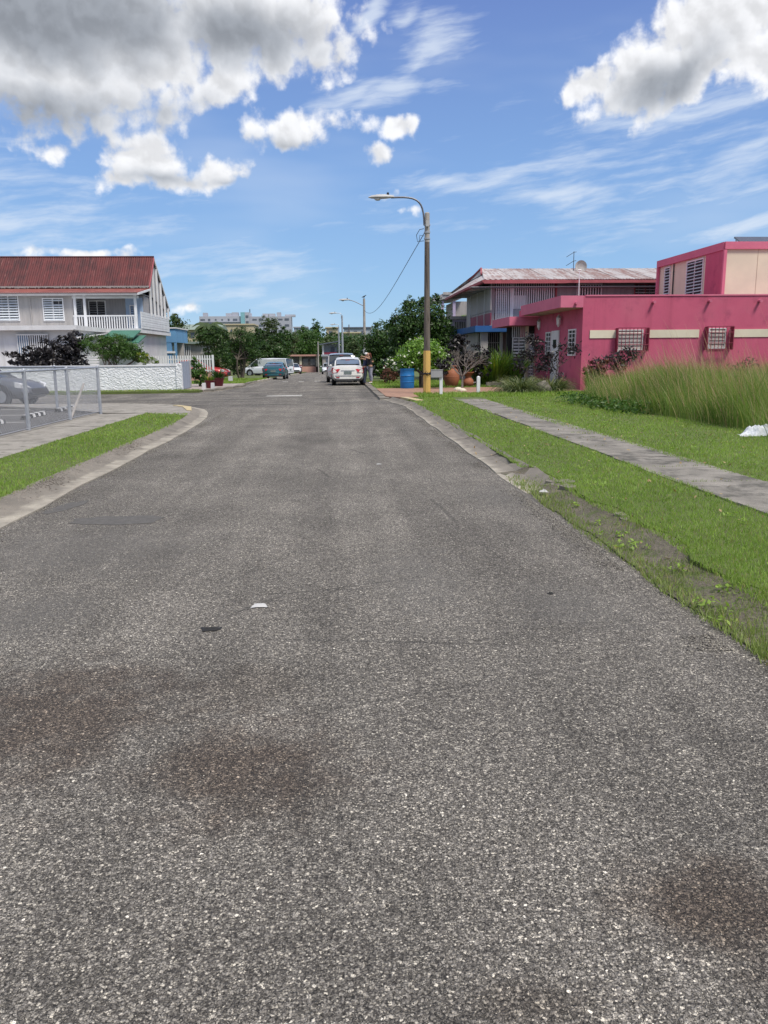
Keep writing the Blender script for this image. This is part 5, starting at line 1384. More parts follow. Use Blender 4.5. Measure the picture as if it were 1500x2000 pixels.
MB().add([(x0 - 0.5, D - 0.7, z1_ - 0.15), (x1 + 0.4, D - 0.7, z1_ + 0.5), (x1 + 0.4, D + 6, z1_ + 0.5), (x0 - 0.5, D + 6, z1_ - 0.15), (x0 - 0.5, D - 0.7, z1_), (x1 + 0.4, D - 0.7, z1_ + 0.65), (x1 + 0.4, D + 6, z1_ + 0.65), (x0 - 0.5, D + 6, z1_)],
         [(0, 3, 2, 1), (4, 5, 6, 7), (0, 1, 5, 4), (1, 2, 6, 5), (2, 3, 7, 6), (3, 0, 4, 7)]).build('roof', 'farwin', Sh)
# houses on the skyline right of the middle
hz = [(637, 660, 641, 252, 'faryellow', 'pale yellow house just left of the third lamp post on the skyline'),
      (668, 704, 651, 235, 'faryellow', 'yellowish flat house behind the lamp posts on the skyline'),
      (672, 726, 641, 270, 'fargrey', 'blue-grey flat roofed house with dark roof line on the skyline'),
      (574, 600, 640, 300, 'farwhite', 'tiny white house glimpsed above the trees right of the apartments')]
for (pa, pb_, py, D, mt, lab) in hz:
    x0, z1_ = W(pa, py, D); x1, _ = W(pb_, py, D)
    t = T('skyline_house', lab, 'house', ((x0 + x1) / 2, D, gz(D)), group='houses on the skyline')
    MB().box(x0, x1, D, D + 9, gz(D), z1_).build('wall', mt, t)
    MB().box(x0 - 0.3, x1 + 0.3, D - 0.4, D + 9, z1_, z1_ + 0.35).build('roof', 'farwin' if mt == 'fargrey' else mt, t)
    k = x0 + 0.8
    while k < x1 - 1.4:
        MB().box(k, k + 1.1, D - 0.06, D - 0.003, z1_ - 2.0, z1_ - 0.9).build('window', 'farwin', t); k += 2.4
# ================================================================== STREET FURNITURE
def lamp_pole(label, base, H, arm_to, att, r=0.13, yellow=True, square=False, white_band=False, thin=False):
    bx, by, bz = base
    t = T('street_lamp', label, 'street lamp', base, 0, 'street lamps along the right kerb')
    top = bz + H
    zy = bz + 1.62
    if yellow:
        MB().lathe((bx, by, 0), [(r * 1.18, bz - 0.1), (r * 1.15, bz + 0.8), (r * 1.13, zy)], 4 if square else 10).build('painted_base', 'yellowpole', t)
        MB().lathe((bx, by, 0), [(r * 1.0, zy - 0.05), (r * 0.92, bz + H * 0.5), (r * 0.78, top - 1.05)], 10).build('pole', 'pole', t, smooth=False)
        MB().lathe((bx, by, 0), [(r * 0.80, top - 1.05), (r * 0.76, top - 0.03), (r * 0.5, top)], 10).build('pole_top', 'poletop', t)
    else:
        MB().lathe((bx, by, 0), [(r * 1.1, bz - 0.1), (r * 0.9, bz + H * 0.5), (r * 0.7, top)], 8).build('pole', 'galv' if thin else 'poletop', t)
    if white_band:
        MB().lathe((bx, by, 0), [(r * 1.2, bz + 1.5), (r * 1.18, bz + 2.45)], 8).build('painted_band', 'whitewall', t)
    # curved arm
    p0 = Vector(att); p3 = Vector(arm_to)
    c1 = p0 + Vector((-0.02, 0, (p3.z - p0.z) * 0.95)); c2 = p3 + Vector((1.0 if not thin else 0.8, 0, 0.06))
    if white_band: c1 = p0.lerp(p3, 0.35) + Vector((0, 0, 0.05)); c2 = p0.lerp(p3, 0.7) + Vector((0, 0, 0.12))
    pts = [((1 - s) ** 3) * p0 + 3 * (1 - s) ** 2 * s * c1 + 3 * (1 - s) * s * s * c2 + s ** 3 * p3 for s in np.linspace(0, 1, 12)]
    MB().tube(pts, 0.035, 6).build('arm', 'armmetal' if not thin else 'galv', t)
    # cobra head
    hx, hy, hz_ = arm_to
    mb = MB(); prof = [(0.10, 0.045, 0.05), (-0.02, 0.06, 0.07), (-0.22, 0.12, 0.10), (-0.50, 0.15, 0.105), (-0.72, 0.11, 0.07), (-0.84, 0.03, 0.02)]
    vs = []; n = 12
    for dx_, wy, wz in prof:
        for k in range(n):
            a = 2 * PI * k / n; zz = math.sin(a)
            vs.append((hx + dx_, hy + wy * math.cos(a), hz_ + 0.02 + (wz if zz > 0 else wz * 0.55) * zz - dx_ * -0.02))
    fs = [(i * n + k, (i + 1) * n + k, (i + 1) * n + (k + 1) % n, i * n + (k + 1) % n) for i in range(len(prof) - 1) for k in range(n)]
    fs += [tuple(range(n)), tuple(range(len(prof) * n - 1, (len(prof) - 1) * n - 1, -1))]
    h = mb.add(vs, fs).build('lamp_head', 'lamphead', t, smooth=True)
    MB().lathe((hx - 0.5, hy, hz_ - 0.075), [(0.08, -0.02), (0.11, 0.0), (0.12, 0.03)], 12).build('lens', 'clearlens', h)
    MB().lathe((hx - 0.12, hy, hz_ + 0.08), [(0.03, 0), (0.045, 0.02), (0.045, 0.09), (0.03, 0.1)], 10).build('photocell', 'trim', h)
    return t
PX, PY = 3.55, 31.0
topz = W(834, 415, PY)[1]
hx, hz_ = W(764, 386, PY); ax, az2 = W(828, 440, PY)
P1 = lamp_pole('nearest tall street lamp with a yellow painted base beside the paving', (PX, PY, 0.1), topz - 0.1, (hx, PY, hz_), (PX - 0.11, PY, az2), 0.122, True)
MB().lathe((PX, PY, 0), [(0.117, az2 - 0.28), (0.117, az2 - 0.22)], 10).lathe((PX, PY, 0), [(0.117, az2 - 0.02), (0.117, az2 + 0.04)], 10).lathe((PX, PY, 0), [(0.117, az2 - 0.5), (0.117, az2 - 0.45)], 10).build('clamp_band', 'galv', P1)
MB().box(PX - 0.06, PX + 0.05, PY - 0.16, PY - 0.10, az2 - 0.06, az2 + 0.16).build('bracket', 'lamphead', P1)
MB().tube([(PX - 0.12, PY, az2 - 0.55), (PX - 0.36, PY, az2 - 0.58), (PX - 0.40, PY, az2 - 0.35), (PX - 0.28, PY, az2 - 0.15), (PX - 0.12, PY, az2 - 0.12)], 0.012, 5).tube([(PX - 0.3, PY, az2 - 0.55), (PX - 0.27, PY, az2 - 0.35), (PX - 0.12, PY, az2 - 0.38)], 0.01, 5).build('cable_loop', 'black', P1)
mb = MB()
for k in range(26):
    a = random.uniform(0, 2 * PI)
    mb.tube([(PX + 0.15 * math.cos(a), PY + 0.15 * math.sin(a), 0.85 + random.uniform(-0.05, 0.05)), (PX + 0.27 * math.cos(a + 0.4), PY + 0.27 * math.sin(a + 0.4), 0.88 + random.uniform(-0.1, 0.08))], 0.012, 4)
mb.lathe((PX, PY, 0.86), [(0.15, -0.03), (0.165, 0.0), (0.15, 0.03)], 12).build('wire_tie', 'black', P1)
D2 = 70; x2, t2 = W(711, 583, D2); hx, hz_ = W(681, 586, D2); ax, az2 = W(710, 597, D2)
lamp_pole('second street lamp with a white painted band behind the two people', (x2, D2, gz(D2)), t2 - gz(D2), (hx, D2, hz_), (x2 - 0.1, D2, az2), 0.13, False, white_band=True)
MB2 = None
D3 = 97; x3, t3 = W(668, 616, D3); hx, hz_ = W(656, 612, D3); _, az3 = W(668, 622, D3)
lamp_pole('third street lamp, pale and slim, rising behind the white sedan', (x3, D3, gz(D3)), t3 - gz(D3), (hx, D3, hz_), (x3 - 0.1, D3, az3), 0.13, False, thin=True)
D4 = 130; x4, t4 = W(661.5, 638, D4); hx, hz_ = W(655, 634, D4); _, az4 = W(661, 641, D4)
lamp_pole('farthest and smallest street lamp, left of the third one', (x4, D4, gz(D4)), t4 - gz(D4), (hx, D4, hz_), (x4 - 0.1, D4, az4), 0.13, False, thin=True)
def plain_pole(label, px, py_top, D, r, mt, name='utility_pole', cat='pole'):
    x, zt = W(px, py_top, D)
    t = T(name, label, cat, (x, D, gz(D)))
    MB().lathe((x, D, 0), [(r, gz(D) - 0.1), (r * 0.8, zt)], 8).build('pole', mt, t)
    MB().lathe((x, D, 0), [(r * 0.95, zt - 0.3), (r * 0.95, zt - 0.2)], 8).build('pole_band', 'galv', t)
    return t
plain_pole('thin pale post in front of the salmon house at the street end', 621, 667, 112, 0.09, 'poletop')
plain_pole('slim dark utility pole among the trees behind the third lamp', 681.5, 634, 150, 0.11, 'pole')
# far windmill-like aerial and solar lamp
t = T('solar_lamp', 'small solar lamp on a post above the block house', 'lamp', (-20, 70, 1))
x, z1_ = W(358, 652, 66); MB().tube([(x, 66, gz(66)), (x, 66, z1_ - 0.05), (x - 0.1, 66, z1_)], 0.05, 6).build('post', 'galv', t)
MB().add([(x - 0.45, 65.8, z1_ - 0.05), (x + 0.15, 65.8, z1_ + 0.12), (x + 0.15, 66.3, z1_ + 0.12), (x - 0.45, 66.3, z1_ - 0.05), (x - 0.45, 65.8, z1_ - 0.0), (x + 0.15, 65.8, z1_ + 0.17), (x + 0.15, 66.3, z1_ + 0.17), (x - 0.45, 66.3, z1_ - 0.0)],
         [(0, 3, 2, 1), (4, 5, 6, 7), (0, 1, 5, 4), (1, 2, 6, 5), (2, 3, 7, 6), (3, 0, 4, 7)]).build('panel', 'lightgrey', t)
# overhead wire between first and second lamps
a = Vector((PX - 0.1, PY, W(829, 455, PY)[1])); b_ = Vector((x2, D2, W(712, 606, D2)[1]))
pts = []
for s_ in np.linspace(0, 1, 24):
    p = a.lerp(b_, s_); p.z -= 4 * 0.95 * s_ * (1 - s_) * (0.55 + 0.9 * s_); pts.append(p)
wr = MB().tube(pts, 0.014, 5).build('overhead_cable', 'black'); tagp(wr, 'slack black cable running from the nearest lamp post to the second', 'cable')
# bird on the second pole
t = T('bird', 'small dark bird perched on top of the second lamp post', 'bird', (x2, D2, t2))
mb = MB(); vs = []; n = 8
for (dx_, dz_, r) in [(-0.20, 0.10, 0.01), (-0.12, 0.12, 0.035), (-0.03, 0.14, 0.07), (0.05, 0.18, 0.065), (0.10, 0.23, 0.035), (0.13, 0.26, 0.042), (0.17, 0.26, 0.015), (0.21, 0.255, 0.004)]:
    for k in range(n): vs.append((x2 + dx_, D2 + r * math.cos(2 * PI * k / n), t2 + dz_ + r * math.sin(2 * PI * k / n)))
mb.add(vs, [(i * n + k, i * n + (k + 1) % n, (i + 1) * n + (k + 1) % n, (i + 1) * n + k) for i in range(7) for k in range(n)]).build('body', 'birdm', t, smooth=True)
MB().tube([(x2 - 0.01, D2 - 0.02, t2 + 0.1), (x2, D2 - 0.02, t2 - 0.01)], 0.008, 4).tube([(x2 + 0.02, D2 + 0.02, t2 + 0.1), (x2 + 0.02, D2 + 0.02, t2 - 0.01)], 0.008, 4).build('leg', 'trim', t)

# ---- chain link fence
Cf = T('chain_link_fence', 'galvanised chain link fence turning the corner of the parking lot', 'fence', (-6.38, 22.2, 0.1))
path = [(-6.38, 12.2), (-6.38, 14.55), (-6.38, 17.1), (-6.38, 19.77), (-6.36, 22.25)]
path2 = [(-6.36, 22.25), (-8.15, 24.2), (-10.6, 25.8), (-13.5, 26.6), (-17, 27.0), (-22, 27.3)]
HF = 1.22
def fpost(x, y, r=0.042):
    MB().lathe((x, y, 0), [(r, 0.0), (r, 0.1 + HF + 0.03), (r * 0.4, 0.1 + HF + 0.06)], 10).build('post', 'galv', Cf)
for x, y in path + path2[1:]: fpost(x, y)
mb = MB()
ribs = []
def panel(a, b_, zt):
    ax_, ay = a; bx_, by_ = b_; L = math.hypot(bx_ - ax_, by_ - ay); ux, uy = (bx_ - ax_) / L, (by_ - ay) / L
    sp = 0.085; Hh = zt - 0.14; r = 0.0021
    c = -Hh
    while c < L:
        for sgn in (1, -1):
            s0, z0, s1, z1 = (c, 0.14, c + Hh, 0.14 + Hh) if sgn > 0 else (c + Hh, 0.14, c, 0.14 + Hh)
            # clip to the panel
            def clip(s0, z0, s1, z1):
                if s0 > s1: s0, z0, s1, z1 = s1, z1, s0, z0
                if s1 <= 0 or s0 >= L: return None
                m_ = (z1 - z0) / (s1 - s0)
                if s0 < 0: z0 -= m_ * s0; s0 = 0
                if s1 > L: z1 -= m_ * (s1 - L); s1 = L
                return s0, z0, s1, z1
            q = clip(s0, z0, s1, z1)
            if q:
                off = 0.003 * sgn
                ribs.append(((ax_ + ux * q[0] - uy * off, ay + uy * q[0] + ux * off, q[1]), (ax_ + ux * q[2] - uy * off, ay + uy * q[2] + ux * off, q[3]), r))
        c += sp
for a, b_ in zip(path[:-1], path[1:]): panel(a, b_, 0.1 + HF)
for a, b_ in zip(path2[:-1], path2[1:]): panel(a, b_, 0.1 + HF)
for p0, p1, r in ribs: mb.tube([p0, p1], r, 3, caps=False)
mb.build('wire_mesh', 'wire', Cf, kind='stuff')
mb = MB()
for pth in (path, path2):
    for a, b_ in zip(pth[:-1], pth[1:]):
        MB().tube([(a[0], a[1], 0.1 + HF), (b_[0], b_[1], 0.1 + HF)], 0.024, 8).build('top_rail', 'galv', Cf)
        MB().tube([(a[0], a[1], 0.15), (b_[0], b_[1], 0.15)], 0.006, 4).build('tension_wire', 'wire', Cf)
MB().tube([(-6.40, 19.85, 0.12), (-6.42, 21.15, 0.92)], 0.03, 8).build('brace', 'poletop', Cf)
# ---- wheel stops
me_b = MB().add([(-0.075, -0.9, 0), (0.075, -0.9, 0), (0.075, 0.9, 0), (-0.075, 0.9, 0), (-0.05, -0.86, 0.10), (0.05, -0.86, 0.10), (0.05, 0.86, 0.10), (-0.05, 0.86, 0.10)],
                [(0, 3, 2, 1), (4, 5, 6, 7), (0, 1, 5, 4), (1, 2, 6, 5), (2, 3, 7, 6), (3, 0, 4, 7)]).mesh('rubber_block', 'tyre')
me_s = MB().add([(-0.004, -0.085, -0.045), (-0.004, 0.085, -0.045), (-0.004, 0.085, 0.045), (-0.004, -0.085, 0.045), (0.004, -0.085, -0.045), (0.004, 0.085, -0.045), (0.004, 0.085, 0.045), (0.004, -0.085, 0.045)],
                [(0, 1, 2, 3), (7, 6, 5, 4), (0, 4, 5, 1), (1, 5, 6, 2), (2, 6, 7, 3), (3, 7, 4, 0)]).mesh('reflector_patch', 'whitecloth')
for k, (x, y, lab) in enumerate([(-7.95, 16.4, 'black rubber wheel stop nearest the camera behind the fence'), (-7.98, 19.0, 'black and white wheel stop left of the middle fence post'),
                                 (-8.0, 21.9, 'black and white wheel stop between the dark car and the middle fence post'), (-8.05, 24.6, 'farthest black and white wheel stop near the fence brace')]):
    t = T('wheel_stop', lab, 'wheel stop', (x, y, 0.04), 0.05, 'wheel stops in the parking lot')
    piece(me_b, 'rubber_block', t, Vector((0, 0, 0)) + ROOT[t.name][0])
    for q in (-0.66, -0.22, 0.22, 0.66):
        piece(me_s, 'reflector_patch', t, Vector((0.068, q, 0.055)) + ROOT[t.name][0], (0, -0.24, 0))
        piece(me_s, 'reflector_patch', t, Vector((0, q, 0.105)) + ROOT[t.name][0], (0, -PI / 2, 0))
# ---- posts, sign, barrel, pots
Sg = T('notice_board', 'weathered grey board fixed to a short white post by the lamp', 'sign', (3.95, 29.9, 0.1))
MB().box(3.90, 4.01, 29.85, 29.95, 0.05, 0.85).build('post', 'white', Sg)
a, z1_ = W(842, 722, 29.8); b_, z0_ = W(864.5, 737, 29.8)
MB().box(a, b_, 29.80, 29.845, z0_, z1_).build('board', 'greyplank', Sg)
MB().box(a - 0.012, b_ + 0.012, 29.79, 29.80, z1_ - 0.02, z1_ + 0.006).build('board_edge', 'lightgrey', Sg)
Wp = T('marker_post', 'short white square post on the grass by the paving', 'post', (5.5, 30.7, 0.1))
MB().box(5.44, 5.56, 30.65, 30.77, 0.05, 0.72).build('post_shaft', 'white', Wp)
MB().add([(5.44, 30.65, 0.721), (5.56, 30.65, 0.721), (5.56, 30.77, 0.721), (5.44, 30.77, 0.721), (5.5, 30.71, 0.76)], [(0, 1, 4), (1, 2, 4), (2, 3, 4), (3, 0, 4)]).build('post_cap', 'white', Wp)
MB().tube([(5.32, 30.74, 0.5), (5.46, 30.7, 0.52)], 0.03, 5).build('cross_stub', 'barkpale', Wp)
Ba = T('plastic_drum', 'scuffed blue plastic drum under the white flowering bush', 'barrel', (3.24, 36.0, 0.1))
MB().lathe((3.24, 36.0, 0.09), [(0.29, 0), (0.31, 0.03), (0.31, 0.27), (0.33, 0.29), (0.31, 0.31), (0.315, 0.55), (0.335, 0.57), (0.315, 0.6), (0.31, 0.82), (0.325, 0.84), (0.325, 0.88), (0.29, 0.88), (0.285, 0.7)], 24).build('drum_shell', 'barrel', Ba, smooth=True)
MB().lathe((3.24, 36.0, 0.09), [(0.283, 0.68), (0.28, 0.70)], 24).build('drum_fill', 'soil', Ba)
Po = T('clay_urn', 'large round terracotta urn beside the bare shrub', 'pot', (5.42, 37.3, 0.1))
MB().lathe((5.42, 37.3, 0.09), [(0.22, 0), (0.30, 0.12), (0.375, 0.36), (0.36, 0.6), (0.27, 0.78), (0.20, 0.84), (0.20, 0.9), (0.26, 0.95), (0.24, 0.97), (0.17, 0.92), (0.15, 0.8)], 24).build('urn_body', 'terra', Po, smooth=True)
MB().lathe((5.42, 37.3, 0.09), [(0.366, 0.45), (0.379, 0.47), (0.366, 0.49)], 24).build('urn_band', 'terra', Po)
P2_ = T('hourglass_pot', 'waisted terracotta pot holding a pale leafy plant', 'pot', (6.22, 37.4, 0.1))
MB().lathe((6.22, 37.4, 0.09), [(0.15, 0), (0.24, 0.08), (0.27, 0.2), (0.22, 0.32), (0.13, 0.41), (0.15, 0.5), (0.24, 0.62), (0.27, 0.64), (0.27, 0.68), (0.22, 0.68), (0.20, 0.6)], 24).build('pot_body', 'terra', P2_, smooth=True)
strap_clump('', 'potted_plant', '', '', (6.22, 37.4, 0.72), 60, 0.42, 0.05, 'leaflight', (0.1, 1.1), 0.35, 0.12, 3, root=P2_)
# white garden stones
Ro = T('garden_rock', 'rough grey rock half hidden in the strap-leaved clump', 'rock', (8.3, 30.25, 0.1))
mb = MB(); bmx = bmesh.new(); bmesh.ops.create_icosphere(bmx, subdivisions=3, radius=0.34)
for v in bmx.verts:
    v.co *= 1 + 0.16 * math.sin(v.co.x * 9 + 1) * math.cos(v.co.y * 8) + 0.12 * math.sin(v.co.z * 14 + v.co.x * 7)
mb.add([(7.95 + v.co.x * 1.05, 30.45 + v.co.y * 0.8, 0.22 + v.co.z) for v in bmx.verts], [tuple(v.index for v in f.verts) for f in bmx.faces]); bmx.free()
mb.build('rock_body', 'rock', Ro, smooth=True)
for k, (px, py, D, s_, lab) in enumerate([(895, 758, 33.5, 0.13, 'pale stone left of the two small stones under the bare shrub'), (903, 763, 32.5, 0.12, 'pale stone right of the two small stones under the bare shrub')]):
    x, z_ = W(px, py, D); bmx = bmesh.new(); bmesh.ops.create_icosphere(bmx, subdivisions=2, radius=s_)
    mb = MB(); mb.add([(x + v.co.x * 1.4 * (1 + 0.2 * math.sin(v.co.y * 30)), D + v.co.y, 0.13 + v.co.z * 0.8) for v in bmx.verts], [tuple(v.index for v in f.verts) for f in bmx.faces]); bmx.free()
    tagp(mb.build('stone', 'cream'), lab, 'stone', 'pale stones under the bare shrub')
# left pots, blocks, cycad
for k, (px, py, D, R_, h, lab) in enumerate([(410, 757, 39.0, 0.24, 0.36, 'dark maroon flower pot standing between two white blocks'), (427, 752, 41.5, 0.30, 0.42, 'wider dark maroon pot holding a spiky cycad')]):
    x = W(px, py, D)[0]
    t = T('flower_pot', lab, 'pot', (x, D, 0.09), 0, 'maroon pots at the left driveway')
    MB().lathe((x, D, 0.09), [(R_ * 0.7, 0), (R_ * 0.85, h * 0.5), (R_, h * 0.93), (R_ * 1.08, h * 0.94), (R_ * 1.08, h), (R_ * 0.9, h), (R_ * 0.85, h * 0.85)], 20).build('pot_body', 'maroonpot', t, smooth=True)
    if k == 0: strap_clump('', 'potted_plant', '', '', (x, D, 0.09 + h * 0.85), 70, 0.36, 0.06, 'leafyellow', (0.1, 0.9), 0.3, 0.12, 3, root=t)
    else: strap_clump('', 'potted_plant', '', '', (x, D, 0.09 + h * 0.85), 150, 0.75, 0.045, 'leafdark', (0.2, 1.25), 0.32, 0.08, 4, root=t)
for k, (px, D, h, lab) in enumerate([(398.5, 37.6, 0.30, 'white painted block left of the maroon pots'), (415.5, 38.4, 0.28, 'white painted block just right of the nearest maroon pot'), (451, 50.5, 0.35, 'white block at the foot of the weeping tree')]):
    x = W(px, 755, D)[0]; z_ = gz(D) + 0.08
    mb = MB(); s_ = 0.085 if k < 2 else 0.13
    mb.add([(x - s_, D - s_, z_), (x + s_, D - s_, z_), (x + s_, D + s_, z_), (x - s_, D + s_, z_), (x - s_ + .012, D - s_ + .012, z_ + h), (x + s_ - .012, D - s_ + .012, z_ + h), (x + s_ - .012, D + s_ - .012, z_ + h), (x - s_ + .012, D + s_ - .012, z_ + h)], [(0, 3, 2, 1), (4, 5, 6, 7), (0, 1, 5, 4), (1, 2, 6, 5), (2, 3, 7, 6), (3, 0, 4, 7)])
    tagp(mb.build('white_block', 'whitewall'), lab, 'block', 'white blocks along the left driveway')
# wheelie bin far
t = T('rubbish_bin', 'dark red bin left of the salmon house at the street end', 'bin', (-4.6, 100, gz(100)))
D = 118; x = W(582, 720, D)[0]
MB().add([(x - 0.42, D - 0.35, gz(D)), (x + 0.42, D - 0.35, gz(D)), (x + 0.42, D + 0.35, gz(D)), (x - 0.42, D + 0.35, gz(D)), (x - 0.55, D - 0.45, gz(D) + 1.15), (x + 0.55, D - 0.45, gz(D) + 1.15), (x + 0.55, D + 0.45, gz(D) + 1.15), (x - 0.55, D + 0.45, gz(D) + 1.15)],
         [(0, 3, 2, 1), (4, 5, 6, 7), (0, 1, 5, 4), (1, 2, 6, 5), (2, 3, 7, 6), (3, 0, 4, 7)]).build('bin_body', 'maroon', t)
MB().box(x - 0.6, x + 0.6, D - 0.5, D + 0.5, gz(D) + 1.155, gz(D) + 1.24).build('bin_lid', 'maroon', t)
# road paint, speed hump studs
rp = T('road_marking', 'worn white stop line on the road beyond the crossing', None, (-1.9, 32.5, 0), kind='structure')
MB().prism([(-2.75, 32.2), (-1.33, 32.1), (-1.30, 32.95), (-1.9, 33.0), (-2.70, 32.75)], 0.001, 0.0045).build('painted_patch', 'whitepaint', rp)
for px in (566, 594, 622):
    x, y = G(px, 738); MB().box(x - 0.17, x + 0.17, 52.6, 53.3, gz(53) + 0.001, gz(52.6) + 0.02).build('painted_patch', 'whitepaint', rp)
# ---- litter
def crumple(name, label, cat, x, y, z, sx, sy, h, mat, seed, n=14, group=None):
    r = np.random.default_rng(seed); vs = []; fs = []
    ph = r.uniform(0, 6, 4)
    for i in range(n + 1):
        for j in range(n + 1):
            u = i / n * 2 - 1; v = j / n * 2 - 1
            rr = math.hypot(u, v); k = max(0, 1 - rr ** 3)
            edge = 1 + 0.15 * math.sin(math.atan2(v, u) * 3 + ph[0]) + 0.08 * math.sin(math.atan2(v, u) * 7 + ph[3])
            zz = h * k * (0.65 + 0.35 * math.sin(u * 5 + ph[1]) * math.cos(v * 6 + ph[2]) + 0.2 * math.sin(u * 13 + v * 9 + ph[3]))
            vs.append((x + u * sx * edge, y + v * sy * edge, z + max(0.002, zz)))
    m_ = n + 1
    fs = [(i * m_ + j, (i + 1) * m_ + j, (i + 1) * m_ + j + 1, i * m_ + j + 1) for i in range(n) for j in range(n)]
    o = MB().add(vs, fs).build(name, mat, smooth=True)
    return tagp(o, label, cat, group)
x, y = G(507, 1184); crumple('paper_scrap', 'torn white paper scrap lying on the asphalt left of centre', 'paper', x, y, 0.004, 0.045, 0.04, 0.012, 'paper', 1, 6)
x, y = G(740, 907); crumple('paper_scrap', 'tiny white scrap on the road near the middle distance', 'paper', x, y, 0.004, 0.035, 0.04, 0.012, 'paper', 2, 6)
x, y = G(412, 1230); crumple('tar_lump', 'flat dark lump on the asphalt below the white scrap', 'debris', x, y, 0.003, 0.055, 0.03, 0.014, 'tar', 3, 8)
x, y = G(1075, 1160); crumple('tar_lump', 'small black lump on the right half of the road', 'debris', x, y, 0.003, 0.02, 0.015, 0.012, 'tar', 4, 6)
x, y = G(1062, 962, 0.05); crumple('paper_scrap', 'crumpled white scrap in the grass by the broken kerb', 'paper', x, y, 0.06, 0.045, 0.04, 0.03, 'paper', 5, 12)
x, y = G(1478, 851, 0.1); crumple('plastic_bag', 'white plastic sack lying at the foot of the tall grass', 'bag', x + 0.1, y + 0.1, 0.1, 0.36, 0.22, 0.20, 'plastic', 6, 20)
# thin dark tarmac patch seams on the left
M['patch'] = mk('smooth tar patch', (0.125, 0.12, 0.112), (0.075, 0.071, 0.066), 14, 0.85, 0.5, 90, fine=0.3, amt=0.9)
for k_, (ax0, ax1, ay0, ay1) in enumerate([(-2.62, -1.72, 7.72, 8.16), (-3.10, -2.78, 8.45, 9.0)]):
    r_ = random.Random(k_ + 3); pts_ = []
    for i in range(22):
        a_ = 2 * PI * i / 22; q = 1 + r_.uniform(-0.16, 0.12)
        pts_.append(((ax0 + ax1) / 2 + (ax1 - ax0) / 2 * math.cos(a_) * q, (ay0 + ay1) / 2 + (ay1 - ay0) / 2 * math.copysign(abs(math.sin(a_)) ** 0.6, math.sin(a_)) * q + (0.25 * math.cos(a_) if k_ else 0)))
    MB().prism(pts_, -0.002, 0.0042).build('tarmac_patch', 'patch', kind='structure')

